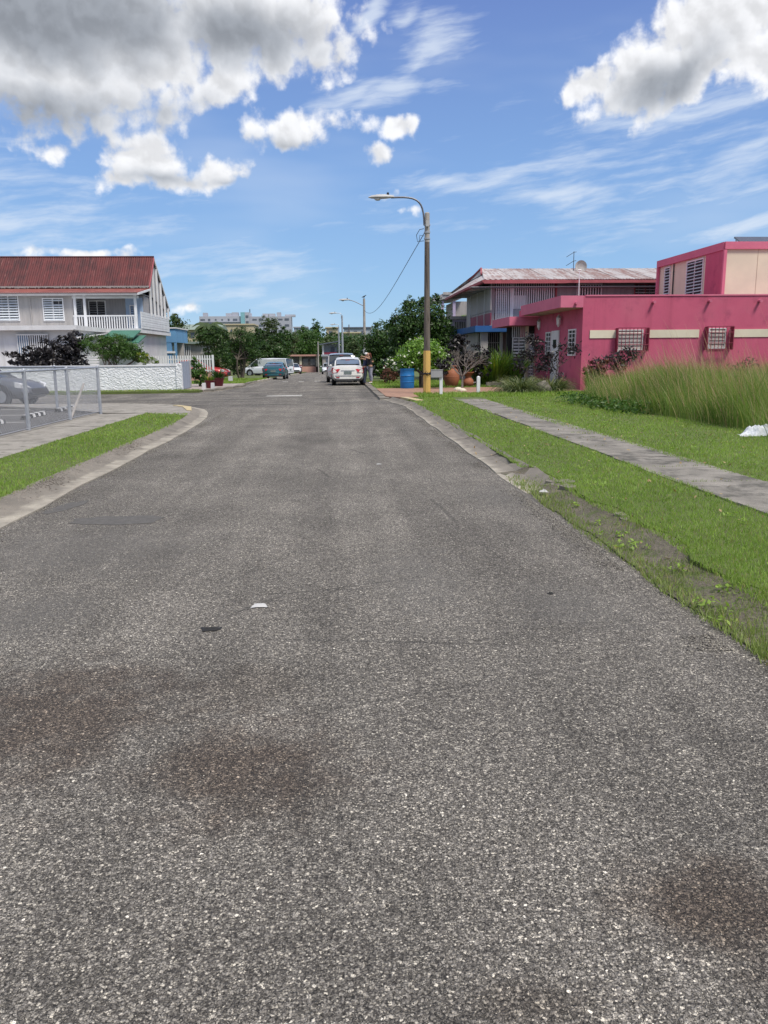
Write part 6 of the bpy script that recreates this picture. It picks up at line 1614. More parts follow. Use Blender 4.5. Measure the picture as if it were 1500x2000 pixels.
# ================================================================== CARS
def car(name, label, loc, rz, L, Wd, H, paintm, style='sedan', glass='carglass', rear_lit=False, group='parked cars'):
    """+y is forward; origin on the ground under the middle"""
    t = T(name, label, {'van': 'van'}.get(style, 'car'), loc, rz, group)
    h = L / 2; w = Wd / 2
    if style == 'sedan':
        deck = [(-h, 0.74, 0.88), (-h + 0.06, 0.97, 0.93), (-h + 0.25, 1.02, 0.97), (-h + 0.75, 1.03, 1.0), (-0.3 * h, 0.98, 1.0), (0.15 * h, 0.95, 1.0), (0.38 * h, 0.93, 0.99), (0.7 * h, 0.83, 0.96), (0.92 * h, 0.70, 0.88), (h, 0.55, 0.75)]
        roof = [(-h + 0.50, 0, 0.80), (-h + 1.15, 0.93, 0.70), (-0.12 * h, 1.0, 0.70), (0.12 * h, 0.97, 0.70), (0.47 * h, 0, 0.82)]
    elif style == 'suv':
        deck = [(-h, 0.85, 0.92), (-h + 0.05, 1.0, 0.96), (-h + 0.35, 1.05, 1.0), (-0.3 * h, 1.03, 1.0), (0.2 * h, 1.02, 1.0), (0.42 * h, 1.0, 0.99), (0.8 * h, 0.9, 0.95), (0.96 * h, 0.75, 0.88), (h, 0.6, 0.8)]
        roof = [(-h + 0.06, 0, 0.88), (-h + 0.45, 0.96, 0.78), (-0.2 * h, 1.0, 0.78), (0.15 * h, 0.97, 0.78), (0.5 * h, 0, 0.86)]
    elif style == 'van':
        deck = [(-h, 1.0, 0.97), (-h + 0.06, 1.1, 1.0), (-0.3 * h, 1.1, 1.0), (0.2 * h, 1.1, 1.0), (0.55 * h, 1.05, 1.0), (0.85 * h, 0.95, 0.97), (0.97 * h, 0.8, 0.9), (h, 0.6, 0.85)]
        roof = [(-h + 0.01, 0, 0.95), (-h + 0.16, 0.98, 0.88), (-0.2 * h, 1.0, 0.88), (0.35 * h, 0.98, 0.88), (0.78 * h, 0, 0.9)]
    zb = 0.24
    rings = []
    for (y, zd, wf) in deck:
        ww = w * wf
        low = zb + (0.10 if abs(abs(y) - h) < 0.12 else 0.0)
        rings.append([(ww * 0.80, low), (ww * 0.97, low + 0.10), (ww * 1.0, (low + zd) * 0.5), (ww * 0.99, zd - 0.20), (ww * 0.95, zd - 0.07), (ww * 0.84, zd), (ww * 0.45, zd + 0.03)])
    def loft(rings, ys_, closed_bottom=True):
        vs = []; n = len(rings[0]) * 2
        for r_, y in zip(rings, ys_):
            vs += [(x, y, z) for x, z in r_] + [(-x, y, z) for x, z in r_[::-1]]
        fs = [(i * n + k, i * n + (k + 1) % n, (i + 1) * n + (k + 1) % n, (i + 1) * n + k) for i in range(len(rings) - 1) for k in range(n)]
        fs += [tuple(range(n - 1, -1, -1)), tuple(range((len(rings) - 1) * n, len(rings) * n))]
        return MB().add(vs, [f[::-1] for f in fs])
    body = loft(rings, [d[0] for d in deck]).build('body', paintm, t, local=True, smooth=True)
    def deckz(y):
        for (a, za, _), (b_, zb_, _) in zip(deck[:-1], deck[1:]):
            if a <= y <= b_: return za + (zb_ - za) * (y - a) / (b_ - a)
        return deck[-1][1]
    # greenhouse
    rr = []; ys_ = []
    for (y, zf_, wf) in roof:
        zd = deckz(y); 
        if zf_ == 0: rr.append([(w * wf, zd - 0.05), (w * wf * 0.99, zd + 0.0), (w * wf * 0.97, zd + 0.015), (w * wf * 0.5, zd + 0.045)])
        else: rr.append([(w * 0.90, zd - 0.05), (w * (wf + 0.055), H * zf_ - 0.09), (w * wf * 0.95, H * zf_ - 0.025), (w * wf * 0.5, H * zf_)])
        ys_.append(y)
    g = loft(rr, ys_).build('windows', glass, t, local=True, smooth=True)
    # roof skin
    rs = [[(x, z) for x, z in r_] for r_ in rr[1:-1]]
    vs = []; 
    rows_ = []
    ysr = ys_[1:-1]
    for r_, y in zip(rr[1:-1], ysr):
        rows_.append([(-r_[1][0] - 0.006, y, r_[1][1] - 0.005), (-r_[2][0] - 0.002, y, r_[2][1] + 0.012), (-r_[3][0], y, r_[3][1] + 0.014), (r_[3][0], y, r_[3][1] + 0.014), (r_[2][0] + 0.002, y, r_[2][1] + 0.012), (r_[1][0] + 0.006, y, r_[1][1] - 0.005)])
    rows_[0] = [(x, y - 0.06, z - 0.012) for x, y, z in rows_[0]]; rows_[-1] = [(x, y + 0.06, z - 0.014) for x, y, z in rows_[-1]]
    vs = [p for r_ in rows_ for p in r_]; n = 6
    MB().add(vs, [(i * n + k, i * n + k + 1, (i + 1) * n + k + 1, (i + 1) * n + k) for i in range(len(rows_) - 1) for k in range(n - 1)]).build('roof', paintm, t, local=True, smooth=True)
    # pillars
    for s_ in (-1, 1):
        for a, b_, r_ in [(0, 1, 0.045), (len(rr) - 1, len(rr) - 2, 0.03)]:
            p0 = (s_ * rr[a][1][0] * 0.99, ys_[a], rr[a][1][1]); p1 = (s_ * (rr[b_][1][0]), ys_[b_], rr[b_][1][1])
            MB().tube([p0, ((p0[0] + p1[0]) / 2, (p0[1] + p1[1]) / 2, (p0[2] + p1[2]) / 2 + 0.01), p1], r_, 6).build('pillar', paintm, t, local=True)
        ym = (ys_[1] + ys_[3]) / 2
        MB().tube([(s_ * w * 0.915, ym, deckz(ym) - 0.02), (s_ * (rr[2][1][0] + 0.002), ym, rr[2][1][1])], 0.028, 5).build('pillar', 'trim' if style != 'van' else paintm, t, local=True)
        if style == 'van':
            q = [(s_ * (w * 0.905), ys_[1] - 0.05, deckz(0) - 0.02), (s_ * (w * 0.905), ys_[3] - 0.15, deckz(0) - 0.02), (s_ * (rr[2][1][0] + 0.006), ys_[3] - 0.15, rr[2][1][1]), (s_ * (rr[1][1][0] + 0.006), ys_[1] - 0.05, rr[1][1][1])]
            MB().add(q + [(x - s_ * 0.01, y, z) for x, y, z in q], [(0, 1, 2, 3), (7, 6, 5, 4)]).build('side_panel', paintm, t, local=True)
        # mirrors, door handles, sill
        ymr = ys_[-1] - 0.42
        MB().lathe((s_ * (w + 0.10), ymr, deckz(ymr) + 0.06), [(0.02, -0.05), (0.075, -0.03), (0.08, 0.03), (0.02, 0.06)], 8, axis='y').build('mirror', 'trim' if style == 'suv' else paintm, t, local=True)
        for yd in (ym - 0.75, ym + 0.3):
            MB().box(s_ * (w * 0.99), s_ * (w * 1.012), yd, yd + 0.17, 0.77, 0.80).build('door_handle', paintm, t, local=True)
        MB().box(s_ * (w * 0.94), s_ * (w * 0.99), -0.42 * L + 0.5, 0.42 * L - 0.5, 0.20, 0.27).build('sill', 'trim', t, local=True)
    # wheels
    for s_ in (-1, 1):
        for yw in (-h + 0.86, h - 0.88):
            R_ = 0.32 if style == 'sedan' else 0.35
            MB().lathe((s_ * w * 0.90, yw, R_ + 0.02), [(R_ + 0.06, 0), (R_ + 0.06, s_ * (w * 0.105))], 20, axis='x').build('wheel_arch', 'trim', t, local=True)
            wh = MB().lathe((s_ * (w - 0.20), yw, R_), [(R_ * 0.6, 0), (R_, s_ * 0.02), (R_, s_ * 0.185), (R_ * 0.93, s_ * 0.21), (R_ * 0.66, s_ * 0.212)], 24, axis='x').build('wheel', 'tyre', t, local=True, smooth=True)
            MB().lathe((s_ * (w - 0.20), yw, R_), [(R_ * 0.64, s_ * 0.214), (R_ * 0.60, s_ * 0.222), (R_ * 0.2, s_ * 0.205), (R_ * 0.05, s_ * 0.22)], 16, axis='x').build('rim', 'rim', wh, local=True)
            for q in range(5):
                a = 2 * PI * q / 5 + 0.3
                c0 = Vector((s_ * (w + 0.012), yw + math.cos(a) * R_ * 0.4, R_ + math.sin(a) * R_ * 0.4))
    # rear: lamps, plate, bumper, lights
    yb = -h
    zl = deck[1][1] - 0.13
    for s_ in (-1, 1):
        if style == 'van':
            MB().box(s_ * w * 0.86, s_ * w * 0.985, yb - 0.012, yb + 0.10, 0.62, 1.02).build('tail_light', 'redlens', t, local=True)
        else:
            x_in, x_out = s_ * w * 0.46, s_ * w * 0.93
            vs = [(x_in, yb + 0.035, zl + 0.01), (x_out, yb + 0.10, zl + 0.10), (s_ * w * 0.985, yb + 0.30, zl + 0.07), (s_ * w * 0.975, yb + 0.22, zl - 0.13), (x_out, yb + 0.02, zl - 0.19), (x_in + s_ * 0.12, yb - 0.02, zl - 0.14)]
            vs2 = [(x, y + 0.16, z) for x, y, z in vs]
            n = 6; o = [tuple(range(n))]; fs = [tuple(range(n)), tuple(range(2 * n - 1, n - 1, -1))] + [(i, n + i, n + (i + 1) % n, (i + 1) % n) for i in range(n)]
            vs = [(x + s_ * 0.012, y - 0.02, z) for x, y, z in vs]
            MB().add(vs + vs2, fs).build('tail_light', 'redlens', t, local=True)
            MB().box(s_ * w * 0.52, s_ * w * 0.72, yb - 0.022, yb + 0.05, 0.40, 0.45).build('reflector', 'redlens', t, local=True)
        # headlights
        MB().add([(s_ * w * 0.50, h - 0.02, 0.60), (s_ * w * 0.90, h - 0.16, 0.72), (s_ * w * 0.90, h - 0.40, 0.80), (s_ * w * 0.62, h - 0.20, 0.74), (s_ * w * 0.50, h - 0.1, 0.54), (s_ * w * 0.9, h - 0.2, 0.60), (s_ * w * 0.9, h - 0.4, 0.62), (s_ * w * 0.62, h - 0.3, 0.58)],
                 [(0, 1, 2, 3), (7, 6, 5, 4), (0, 4, 5, 1), (1, 5, 6, 2), (2, 6, 7, 3), (3, 7, 4, 0)]).build('headlight', 'clearlens', t, local=True)
    MB().box(-0.20, 0.20, yb - 0.028, yb + 0.02, 0.61, 0.735).build('number_plate', 'plate', t, local=True)
    MB().box(-0.36, 0.36, yb - 0.016, yb + 0.06, 0.765, 0.79).build('boot_trim', 'rim', t, local=True)
    MB().box(-w * 0.78, w * 0.78, yb - 0.02, yb + 0.30, 0.245, 0.335).build('bumper_shade', 'trim', t, local=True)  # black strip standing in for the shade below the bumper
    MB().box(-w * 0.80, w * 0.80, yb - 0.018, yb + 0.1, 0.50, 0.515).build('bumper_seam', 'trim', t, local=True)
    MB().box(-0.45, 0.45, h - 0.05, h + 0.015, 0.38, 0.56).build('grille', 'trim', t, local=True)
    # rear window detail: wiper / high brake light / inner frame
    y0, y1 = ys_[0], ys_[1]
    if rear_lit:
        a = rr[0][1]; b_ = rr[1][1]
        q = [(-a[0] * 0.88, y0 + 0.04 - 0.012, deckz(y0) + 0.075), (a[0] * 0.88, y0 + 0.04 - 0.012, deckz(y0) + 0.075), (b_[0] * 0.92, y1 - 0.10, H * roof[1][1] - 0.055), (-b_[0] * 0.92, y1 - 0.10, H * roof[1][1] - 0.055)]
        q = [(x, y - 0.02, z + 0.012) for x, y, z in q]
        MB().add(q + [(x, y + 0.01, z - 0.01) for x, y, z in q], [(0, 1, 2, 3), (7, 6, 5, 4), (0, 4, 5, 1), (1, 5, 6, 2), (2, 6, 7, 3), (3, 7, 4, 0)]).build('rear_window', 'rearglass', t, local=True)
    MB().box(-0.11, 0.11, y1 - 0.16, y1 - 0.10, H * roof[1][1] - 0.055, H * roof[1][1] - 0.03).build('brake_light', 'redlens', t, local=True)
    return t
M['p_white'] = paint('champagne white car paint', (0.70, 0.69, 0.65), 0.05)
M['p_silver'] = paint('silver grey car paint', (0.36, 0.36, 0.37), 0.5)
M['p_teal'] = paint('teal car paint', (0.025, 0.13, 0.16), 0.4)
M['p_vwhite'] = paint('white van paint', (0.66, 0.69, 0.72), 0.0)
M['p_red'] = paint('red car paint', (0.42, 0.025, 0.03), 0.2)
M['p_dark'] = paint('dark grey car paint', (0.09, 0.10, 0.12), 0.5)
M['p_black'] = paint('black car paint', (0.015, 0.015, 0.018), 0.3)
car('parked_sedan', 'pale champagne sedan parked on the right, seen from behind', (0.74, 42.6 + 2.18, 0.0), -0.015, 4.37, 1.70, 1.46, 'p_white', rear_lit=True)
car('parked_suv', 'taller grey car parked directly in front of the champagne sedan', (0.46, 51.6, gz(51.6)), 0.0, 4.6, 1.86, 1.78, 'p_silver', 'suv')
car('parked_sedan', 'teal sedan parked at the left kerb seen from behind', (W(535, 735, 64)[0], 66.2, gz(66)), -0.02, 4.5, 1.76, 1.38, 'p_teal', rear_lit=True)
xv = W(567, 727, 88)[0]
car('parked_van', 'long white van standing crosswise behind the teal sedan', (xv - 2.45, 89.2, gz(89)), math.radians(68), 5.3, 1.9, 1.92, 'p_vwhite', 'van')
car('parked_car', 'small white car facing us far down the street', (W(641, 725, 106)[0], 108, gz(108)), PI, 4.1, 1.68, 1.45, 'p_vwhite')
car('parked_car', 'white car beyond the van and left of the dark red bin', (W(571, 722, 112)[0], 116, gz(115)), PI + 0.2, 4.2, 1.7, 1.45, 'p_vwhite')
xr = W(445, 730, 55)[0]
car('red_car', 'red car with its nose showing beyond the white picket fence', (xr - 2.05, 55.5, gz(55) + 0.09), -PI / 2 - 0.1, 4.2, 1.74, 1.45, 'p_red')
car('dark_car', 'dark grey car parked behind the chain link fence', (-12.3, 28.6, 0.0), -PI / 2 - 0.16, 4.5, 1.78, 1.38, 'p_dark')
car('black_car', 'black car half hidden behind the two people', (W(744, 720, 54)[0] + 0.6, 56.2, gz(56) + 0.09), 0.25, 4.4, 1.75, 1.5, 'p_black')

# ================================================================== PEOPLE
def skinned(name, chain, mat, parent, levels=2):
    """chain: dict name -> (pos, radius); edges list"""
    nodes, edges, rootn = chain
    me = bpy.data.meshes.new(name); keys = list(nodes)
    me.from_pydata([nodes[k][0] for k in keys], [(keys.index(a), keys.index(b_)) for a, b_ in edges], [])
    o = bpy.data.objects.new(name, me); COL.objects.link(o)
    sk = o.modifiers.new('skin', 'SKIN'); sk.use_smooth_shade = True
    for i, k in enumerate(keys):
        r = nodes[k][1]; r = r if hasattr(r, '__len__') else (r, r)
        me.skin_vertices[0].data[i].radius = r
        me.skin_vertices[0].data[i].use_root = (k == rootn)
    sb = o.modifiers.new('sub', 'SUBSURF'); sb.levels = levels; sb.render_levels = levels
    dg = bpy.context.evaluated_depsgraph_get()
    ev = o.evaluated_get(dg); m2 = bpy.data.meshes.new_from_object(ev)
    o.modifiers.clear(); o.data = m2
    m2.materials.clear(); m2.materials.append(M[mat]); m2.polygons.foreach_set('use_smooth', [True] * len(m2.polygons))
    o.parent = parent; ROOT[o.name] = ROOT[parent.name]
    return o
def person(label, loc, rz, S, top, legs, hair, long_hair, arms, lean=0.06, cap=None, shoes='whitecloth', hips=0.155):
    """+y = the way they face; arms: for each side list of elbow, wrist, hand positions"""
    t = T('person', label, 'person', loc, rz, 'two people embracing by the kerb')
    z = lambda v: v * S
    N_ = {'pelvis': ((0, 0, z(0.55)), (0.13, 0.105)), 'belly': ((0, lean * 0.3, z(0.63)), (0.125, 0.10)), 'chest': ((0, lean * 0.8, z(0.73)), (0.145, 0.105)), 'neck0': ((0, lean, z(0.82)), (0.06, 0.06)),
          'neck': ((0, lean + 0.01, z(0.855)), (0.05, 0.05)), 'jaw': ((0, lean + 0.045, z(0.885)), (0.058, 0.07)), 'head': ((0, lean + 0.03, z(0.935)), (0.077, 0.092)), 'crown': ((0, lean + 0.015, z(0.975)), (0.055, 0.065))}
    E_ = [('pelvis', 'belly'), ('belly', 'chest'), ('chest', 'neck0'), ('neck0', 'neck'), ('neck', 'jaw'), ('jaw', 'head'), ('head', 'crown')]
    for s_, nm in ((-1, 'l'), (1, 'r')):
        fx = 0.10 * s_
        N_.update({nm + 'hip': ((0.085 * s_, -0.005, z(0.50)), 0.092), nm + 'knee': ((0.095 * s_, 0.025, z(0.285)), 0.06), nm + 'calf': ((0.10 * s_, -0.02, z(0.20)), 0.055), nm + 'ank': ((0.10 * s_, -0.02, z(0.05)), 0.036), nm + 'toe': ((0.115 * s_, 0.13, z(0.022)), (0.035, 0.025))})
        E_ += [('pelvis', nm + 'hip'), (nm + 'hip', nm + 'knee'), (nm + 'knee', nm + 'calf'), (nm + 'calf', nm + 'ank'), (nm + 'ank', nm + 'toe')]
        el_, wr_, hd_ = arms[0 if s_ < 0 else 1]
        N_.update({nm + 'sh': ((0.175 * s_, lean, z(0.80)), 0.055), nm + 'el': (el_, 0.042), nm + 'wr': (wr_, 0.028), nm + 'hd': (hd_, (0.038, 0.018))})
        E_ += [('neck0', nm + 'sh'), (nm + 'sh', nm + 'el'), (nm + 'el', nm + 'wr'), (nm + 'wr', nm + 'hd')]
    skinned('body', (N_, E_, 'pelvis'), 'skin', t)
    # fingers
    for s_, nm in ((-1, 'l'), (1, 'r')):
        hp = Vector(N_[nm + 'hd'][0]); d = (hp - Vector(N_[nm + 'wr'][0])).normalized(); sd_ = d.cross(Vector((0, 1, 0.2))).normalized()
        mb = MB()
        for q, l in zip((-1.5, -0.5, 0.5, 1.5), (0.055, 0.07, 0.075, 0.062)):
            a = hp + sd_ * q * 0.018 + d * 0.02
            mb.tube([a, a + d * l * 0.5, a + d * l * 0.9 + Vector((0, -0.014, 0))], [0.009, 0.0085, 0.006], 6)
        a = hp - d * 0.02 + sd_ * 0.035; mb.tube([a, a + d * 0.03 + sd_ * 0.022, a + d * 0.055 + sd_ * 0.022], [0.011, 0.010, 0.007], 6)
        mb.build('fingers', 'skin', t, local=True, smooth=True)
    # clothes
    C_ = {k: (N_[k][0], tuple(r * 1.13 + 0.006 for r in (N_[k][1] if hasattr(N_[k][1], '__len__') else (N_[k][1],) * 2))) for k in N_}
    top_n = {k: C_[k] for k in ('pelvis', 'belly', 'chest', 'neck0', 'lsh', 'rsh')}
    top_n['pelvis'] = (N_['pelvis'][0], (0.155, 0.13))
    for nm in 'lr':
        a = Vector(N_[nm + 'sh'][0]).lerp(Vector(N_[nm + 'el'][0]), 0.6); top_n[nm + 'slv'] = (tuple(a), 0.062)
    skinned('shirt', (top_n, [('pelvis', 'belly'), ('belly', 'chest'), ('chest', 'neck0'), ('neck0', 'lsh'), ('neck0', 'rsh'), ('lsh', 'lslv'), ('rsh', 'rslv')], 'pelvis'), top, t)
    leg_n = {k: C_[k] for k in ('pelvis', 'lhip', 'rhip', 'lknee', 'rknee', 'lcalf', 'rcalf', 'lank', 'rank')}
    leg_n['pelvis'] = ((0, -0.01, z(0.55)), (hips, 0.135))
    leg_n['lhip'] = (N_['lhip'][0], 0.115); leg_n['rhip'] = (N_['rhip'][0], 0.115)
    skinned('leggings' if legs == 'greycloth' else 'trousers', (leg_n, [('pelvis', 'lhip'), ('pelvis', 'rhip'), ('lhip', 'lknee'), ('rhip', 'rknee'), ('lknee', 'lcalf'), ('rknee', 'rcalf'), ('lcalf', 'lank'), ('rcalf', 'rank')], 'pelvis'), legs, t)
    for s_ in (-1, 1):
        skinned('shoe', ({'a': ((0.10 * s_, -0.05, z(0.028)), 0.045), 'b': ((0.105 * s_, 0.04, z(0.026)), (0.048, 0.035)), 'c': ((0.118 * s_, 0.15, z(0.02)), (0.042, 0.024))}, [('a', 'b'), ('b', 'c')], 'a'), shoes, t)
    hh = {'a': ((0, lean - 0.02, z(0.975)), 0.085), 'b': ((0, lean - 0.045, z(0.93)), 0.085)}
    he = [('a', 'b')]
    if long_hair:
        hh['c'] = ((0, lean - 0.09, z(0.86)), (0.10, 0.06)); hh['d'] = ((0, lean - 0.125, z(0.78)), (0.11, 0.05)); he += [('b', 'c'), ('c', 'd')]
    skinned('hair', (hh, he, 'a'), hair, t)
    # face
    hc = Vector((0, lean + 0.03, z(0.93)))
    mb = MB()
    for s_ in (-1, 1): mb.lathe((0.032 * s_, hc.y + 0.080, hc.z), [(0.002, -0.008), (0.011, -0.004), (0.011, 0.003), (0.002, 0.008)], 8, axis='y')
    mb.build('eyes', 'darkhair', t, local=True)
    MB().add([(-0.012, hc.y + 0.082, hc.z - 0.03), (0.012, hc.y + 0.082, hc.z - 0.03), (0, hc.y + 0.112, hc.z - 0.028), (0, hc.y + 0.085, hc.z + 0.01)], [(0, 1, 2), (1, 3, 2), (3, 0, 2), (0, 3, 1)]).build('nose', 'skin', t, local=True)
    MB().box(-0.022, 0.022, hc.y + 0.078, hc.y + 0.09, hc.z - 0.056, hc.z - 0.048).build('mouth', 'maroon', t, local=True)
    if cap:
        MB().lathe((0, lean + 0.01, z(0.955)), [(0.10, -0.005), (0.104, 0.01), (0.10, 0.05), (0.075, 0.085), (0.02, 0.10)], 16).box(-0.07, 0.07, lean + 0.08, lean + 0.19, z(0.955) + 0.0, z(0.955) + 0.012).build('cap', cap, t, local=True, smooth=True)
    return t
# the woman on the right faces left and reaches round the other
S1 = 1.62
person('woman with long reddish hair, black top and grey leggings hugging the other', (W(724.5, 753, 42.7)[0], 42.7, 0.1), PI / 2 + 0.25, S1, 'blackcloth', 'greycloth', 'redhair', True,
       [((-0.30, 0.20, S1 * 0.80), (-0.20, 0.45, S1 * 0.86), (-0.12, 0.52, S1 * 0.86)), ((0.28, 0.20, S1 * 0.76), (0.17, 0.43, S1 * 0.80), (0.10, 0.50, S1 * 0.80))], lean=0.09, hips=0.175)
S2 = 1.66
person('person in a white cap and dark clothes being hugged beside the car', (W(712.5, 752, 43.0)[0], 43.0, 0.02), -PI / 2 + 0.3, S2, 'navycloth', 'denim', 'darkhair', False,
       [((-0.28, 0.18, S2 * 0.70), (-0.18, 0.40, S2 * 0.74), (-0.10, 0.46, S2 * 0.75)), ((0.28, 0.18, S2 * 0.70), (0.18, 0.38, S2 * 0.72), (0.10, 0.45, S2 * 0.73))], lean=0.09, cap='whitecloth', shoes='tyre')

# ================================================================== VEGETATION
def at(px, D): return W(px, 700, D)[0]
def dpx(n, D): return n / F * D * 1.02
def zpx(py, D, px=700): return W(px, py, D)[1]
# right: white-flowering bush, big tree, hedge mass
bx = at(822, 36.6)
tree('flowering_bush', 'bright green bush full of small white flowers behind the blue drum', 'bush', (bx, 36.6, 0.1),
     [(0, 0, 1.45, 1.05, 0.8, 0.75), (-0.55, -0.1, 1.2, 0.65, 0.6, 0.5), (0.65, -0.1, 1.2, 0.68, 0.6, 0.55), (0.1, -0.2, 1.75, 0.7, 0.6, 0.42), (0.9, 0.1, 0.95, 0.45, 0.5, 0.35)], 11000, 0.065, 'leaflight', 0.07, 5, split=0.2, spread=0.3, flowers=330, per=24, minz=0.75, shell=0.35)
bx = at(815, 47)
tree('leafy_tree', 'large dark green tree standing behind the flowering bush', 'tree', (bx, 47, gz(47) + 0.08),
     [(0.2, 0, 3.6, 1.5, 1.2, 1.0), (-0.9, -0.2, 3.0, 0.9, 0.9, 0.9), (1.1, -0.2, 3.2, 0.9, 0.9, 1.0), (-0.45, 0.2, 4.3, 0.5, 0.5, 0.45), (0.6, 0, 4.5, 0.65, 0.6, 0.4), (1.3, 0, 2.2, 0.9, 0.8, 0.9), (-1.0, 0, 2.1, 0.9, 0.8, 0.8), (0.2, -0.2, 2.3, 1.2, 0.8, 0.8), (-0.5, 0, 1.5, 1.2, 0.8, 0.7), (0.9, 0, 1.3, 1.1, 0.8, 0.7)], 15000, 0.10, 'leafdark', 0.16, 2, spread=0.34, per=26, shell=0.3, aspect=0.42)
bx = at(750, 56)
tree('leafy_tree', 'rounded mid green tree between the second lamp and the big dark tree', 'tree', (bx, 56, gz(56)),
     [(0, 0, 2.6, 1.4, 1.1, 1.2), (0.8, 0, 3.2, 0.8, 0.8, 0.7), (-0.9, 0, 1.9, 0.9, 0.9, 0.9), (0.6, -0.3, 1.4, 1.3, 0.8, 0.9), (-0.3, -0.3, 1.1, 1.0, 0.8, 0.8), (1.4, 0, 2.4, 0.9, 0.9, 1.0)], 9000, 0.11, 'leafdark', 0.12, 2, spread=0.36, shell=0.3)
tree('flower_shrub', 'shrub with white and red blossom beside the drum', 'bush', (at(752, 44), 44, 0.1), [(0, 0, 0.75, 0.5, 0.4, 0.5), (0.5, 0, 0.6, 0.45, 0.4, 0.4), (0.2, 0, 1.1, 0.3, 0.3, 0.3)], 1500, 0.06, 'leafmid', 0.03, 3, flowers=110, split=0.2)
tree('red_shrub', 'low reddish shrub on the lawn left of the blue drum', 'bush', (at(757, 42), 42, 0.1), [(0, 0, 0.45, 0.4, 0.35, 0.35), (0.35, 0, 0.35, 0.3, 0.3, 0.25)], 900, 0.055, 'leafred', 0.025, 3, split=0.2)
tree('garden_tree', 'yellow-green palm-like tree in front of the canopy house', 'tree', (at(905, 56), 56, gz(56)), [(0, 0, 3.2, 0.9, 0.8, 0.7), (0.3, 0, 3.9, 0.6, 0.6, 0.5), (-0.7, 0, 2.8, 0.7, 0.6, 0.5)], 3000, 0.15, 'leaflight', 0.09, 1, aspect=0.25)
tree('leafy_tree', 'dark tree peeping over the lilac house behind the lamp post', 'tree', (at(868, 52), 52, gz(52)), [(0, 0, 2.6, 0.9, 0.9, 0.9), (-0.6, 0, 3.2, 0.7, 0.6, 0.6), (0.5, 0, 2.0, 0.7, 0.6, 0.8), (0.1, 0, 3.7, 0.35, 0.35, 0.3)], 5200, 0.10, 'leafmid', 0.1, 1, shell=0.3)
# bare shrub with dark leaves behind
t = T('bare_shrub', 'leafless pale branching shrub between the two terracotta pots', 'shrub', (at(903, 35.8), 35.8, 0.1))
mb = MB(); bx = at(903, 35.8); random.seed(5)
tips = []
MB_ = mb
branchy(mb, (bx, 35.8, 0.05), (bx, 35.8, 0.6), 0.055, 0.04, 6)
for k in range(8):
    a = 2 * PI * k / 8 + 0.2
    d = Vector((math.cos(a) * 0.8, math.sin(a) * 0.45, 0.72)).normalized()
    tips += bare_branches(mb, (bx, 35.8, 0.6), d, 0.50, 0.024, 3)
mb.build('branches', 'barkpale', t)
tree('dark_shrub', 'purple-black leafed shrub behind the bare branches', 'shrub', (at(925, 37.6), 37.6, 0.1), [(0, 0, 1.3, 0.7, 0.5, 0.6), (-0.9, 0, 1.75, 0.45, 0.4, 0.4), (-0.6, 0.1, 2.1, 0.35, 0.3, 0.3), (0.3, 0, 0.8, 0.5, 0.4, 0.4), (-0.4, 0, 1.0, 0.5, 0.4, 0.5)], 2300, 0.085, 'leafcol', 0.04, 3, split=0.2, spread=0.4, per=18)
tree('dark_shrub', 'small black-leafed shrub beside the yellow lamp base', 'shrub', (at(862, 35.0), 35.0, 0.1), [(0, 0, 0.9, 0.4, 0.35, 0.35), (0.35, 0, 1.2, 0.3, 0.3, 0.25)], 700, 0.07, 'leafcol', 0.03, 2, split=0.3)
# crotons / palms
for k, (px, D, h, n, lab, mt) in enumerate([(965, 38.6, 1.75, 340, 'yellow and green croton clump left of the young palm', 'leafyellow'), (995, 38.8, 1.9, 260, 'young feathery palm behind the croton clump', 'leaflight'), (948, 39.5, 1.2, 200, 'low leafy clump behind the hourglass pot', 'leafmid')]):
    strap_clump('garden_plant', 'leaves', lab, 'plant', (at(px, D), D, 0.1), n, h, 0.075, mt, (0.02, 0.55), 0.26, 0.38, 4, aspect=1.3)
# stone planter edge
t = T('planter_edge', 'low grey stone planter edge under the croton clump', 'planter', (at(965, 36.9), 36.9, 0.1))
for k in range(5):
    x = at(950, 36.9) + k * 0.27
    MB().box(x, x + 0.25, 36.8, 36.98, 0.05, 0.30 + 0.02 * (k % 2)).build('stone_block', 'rock', t)
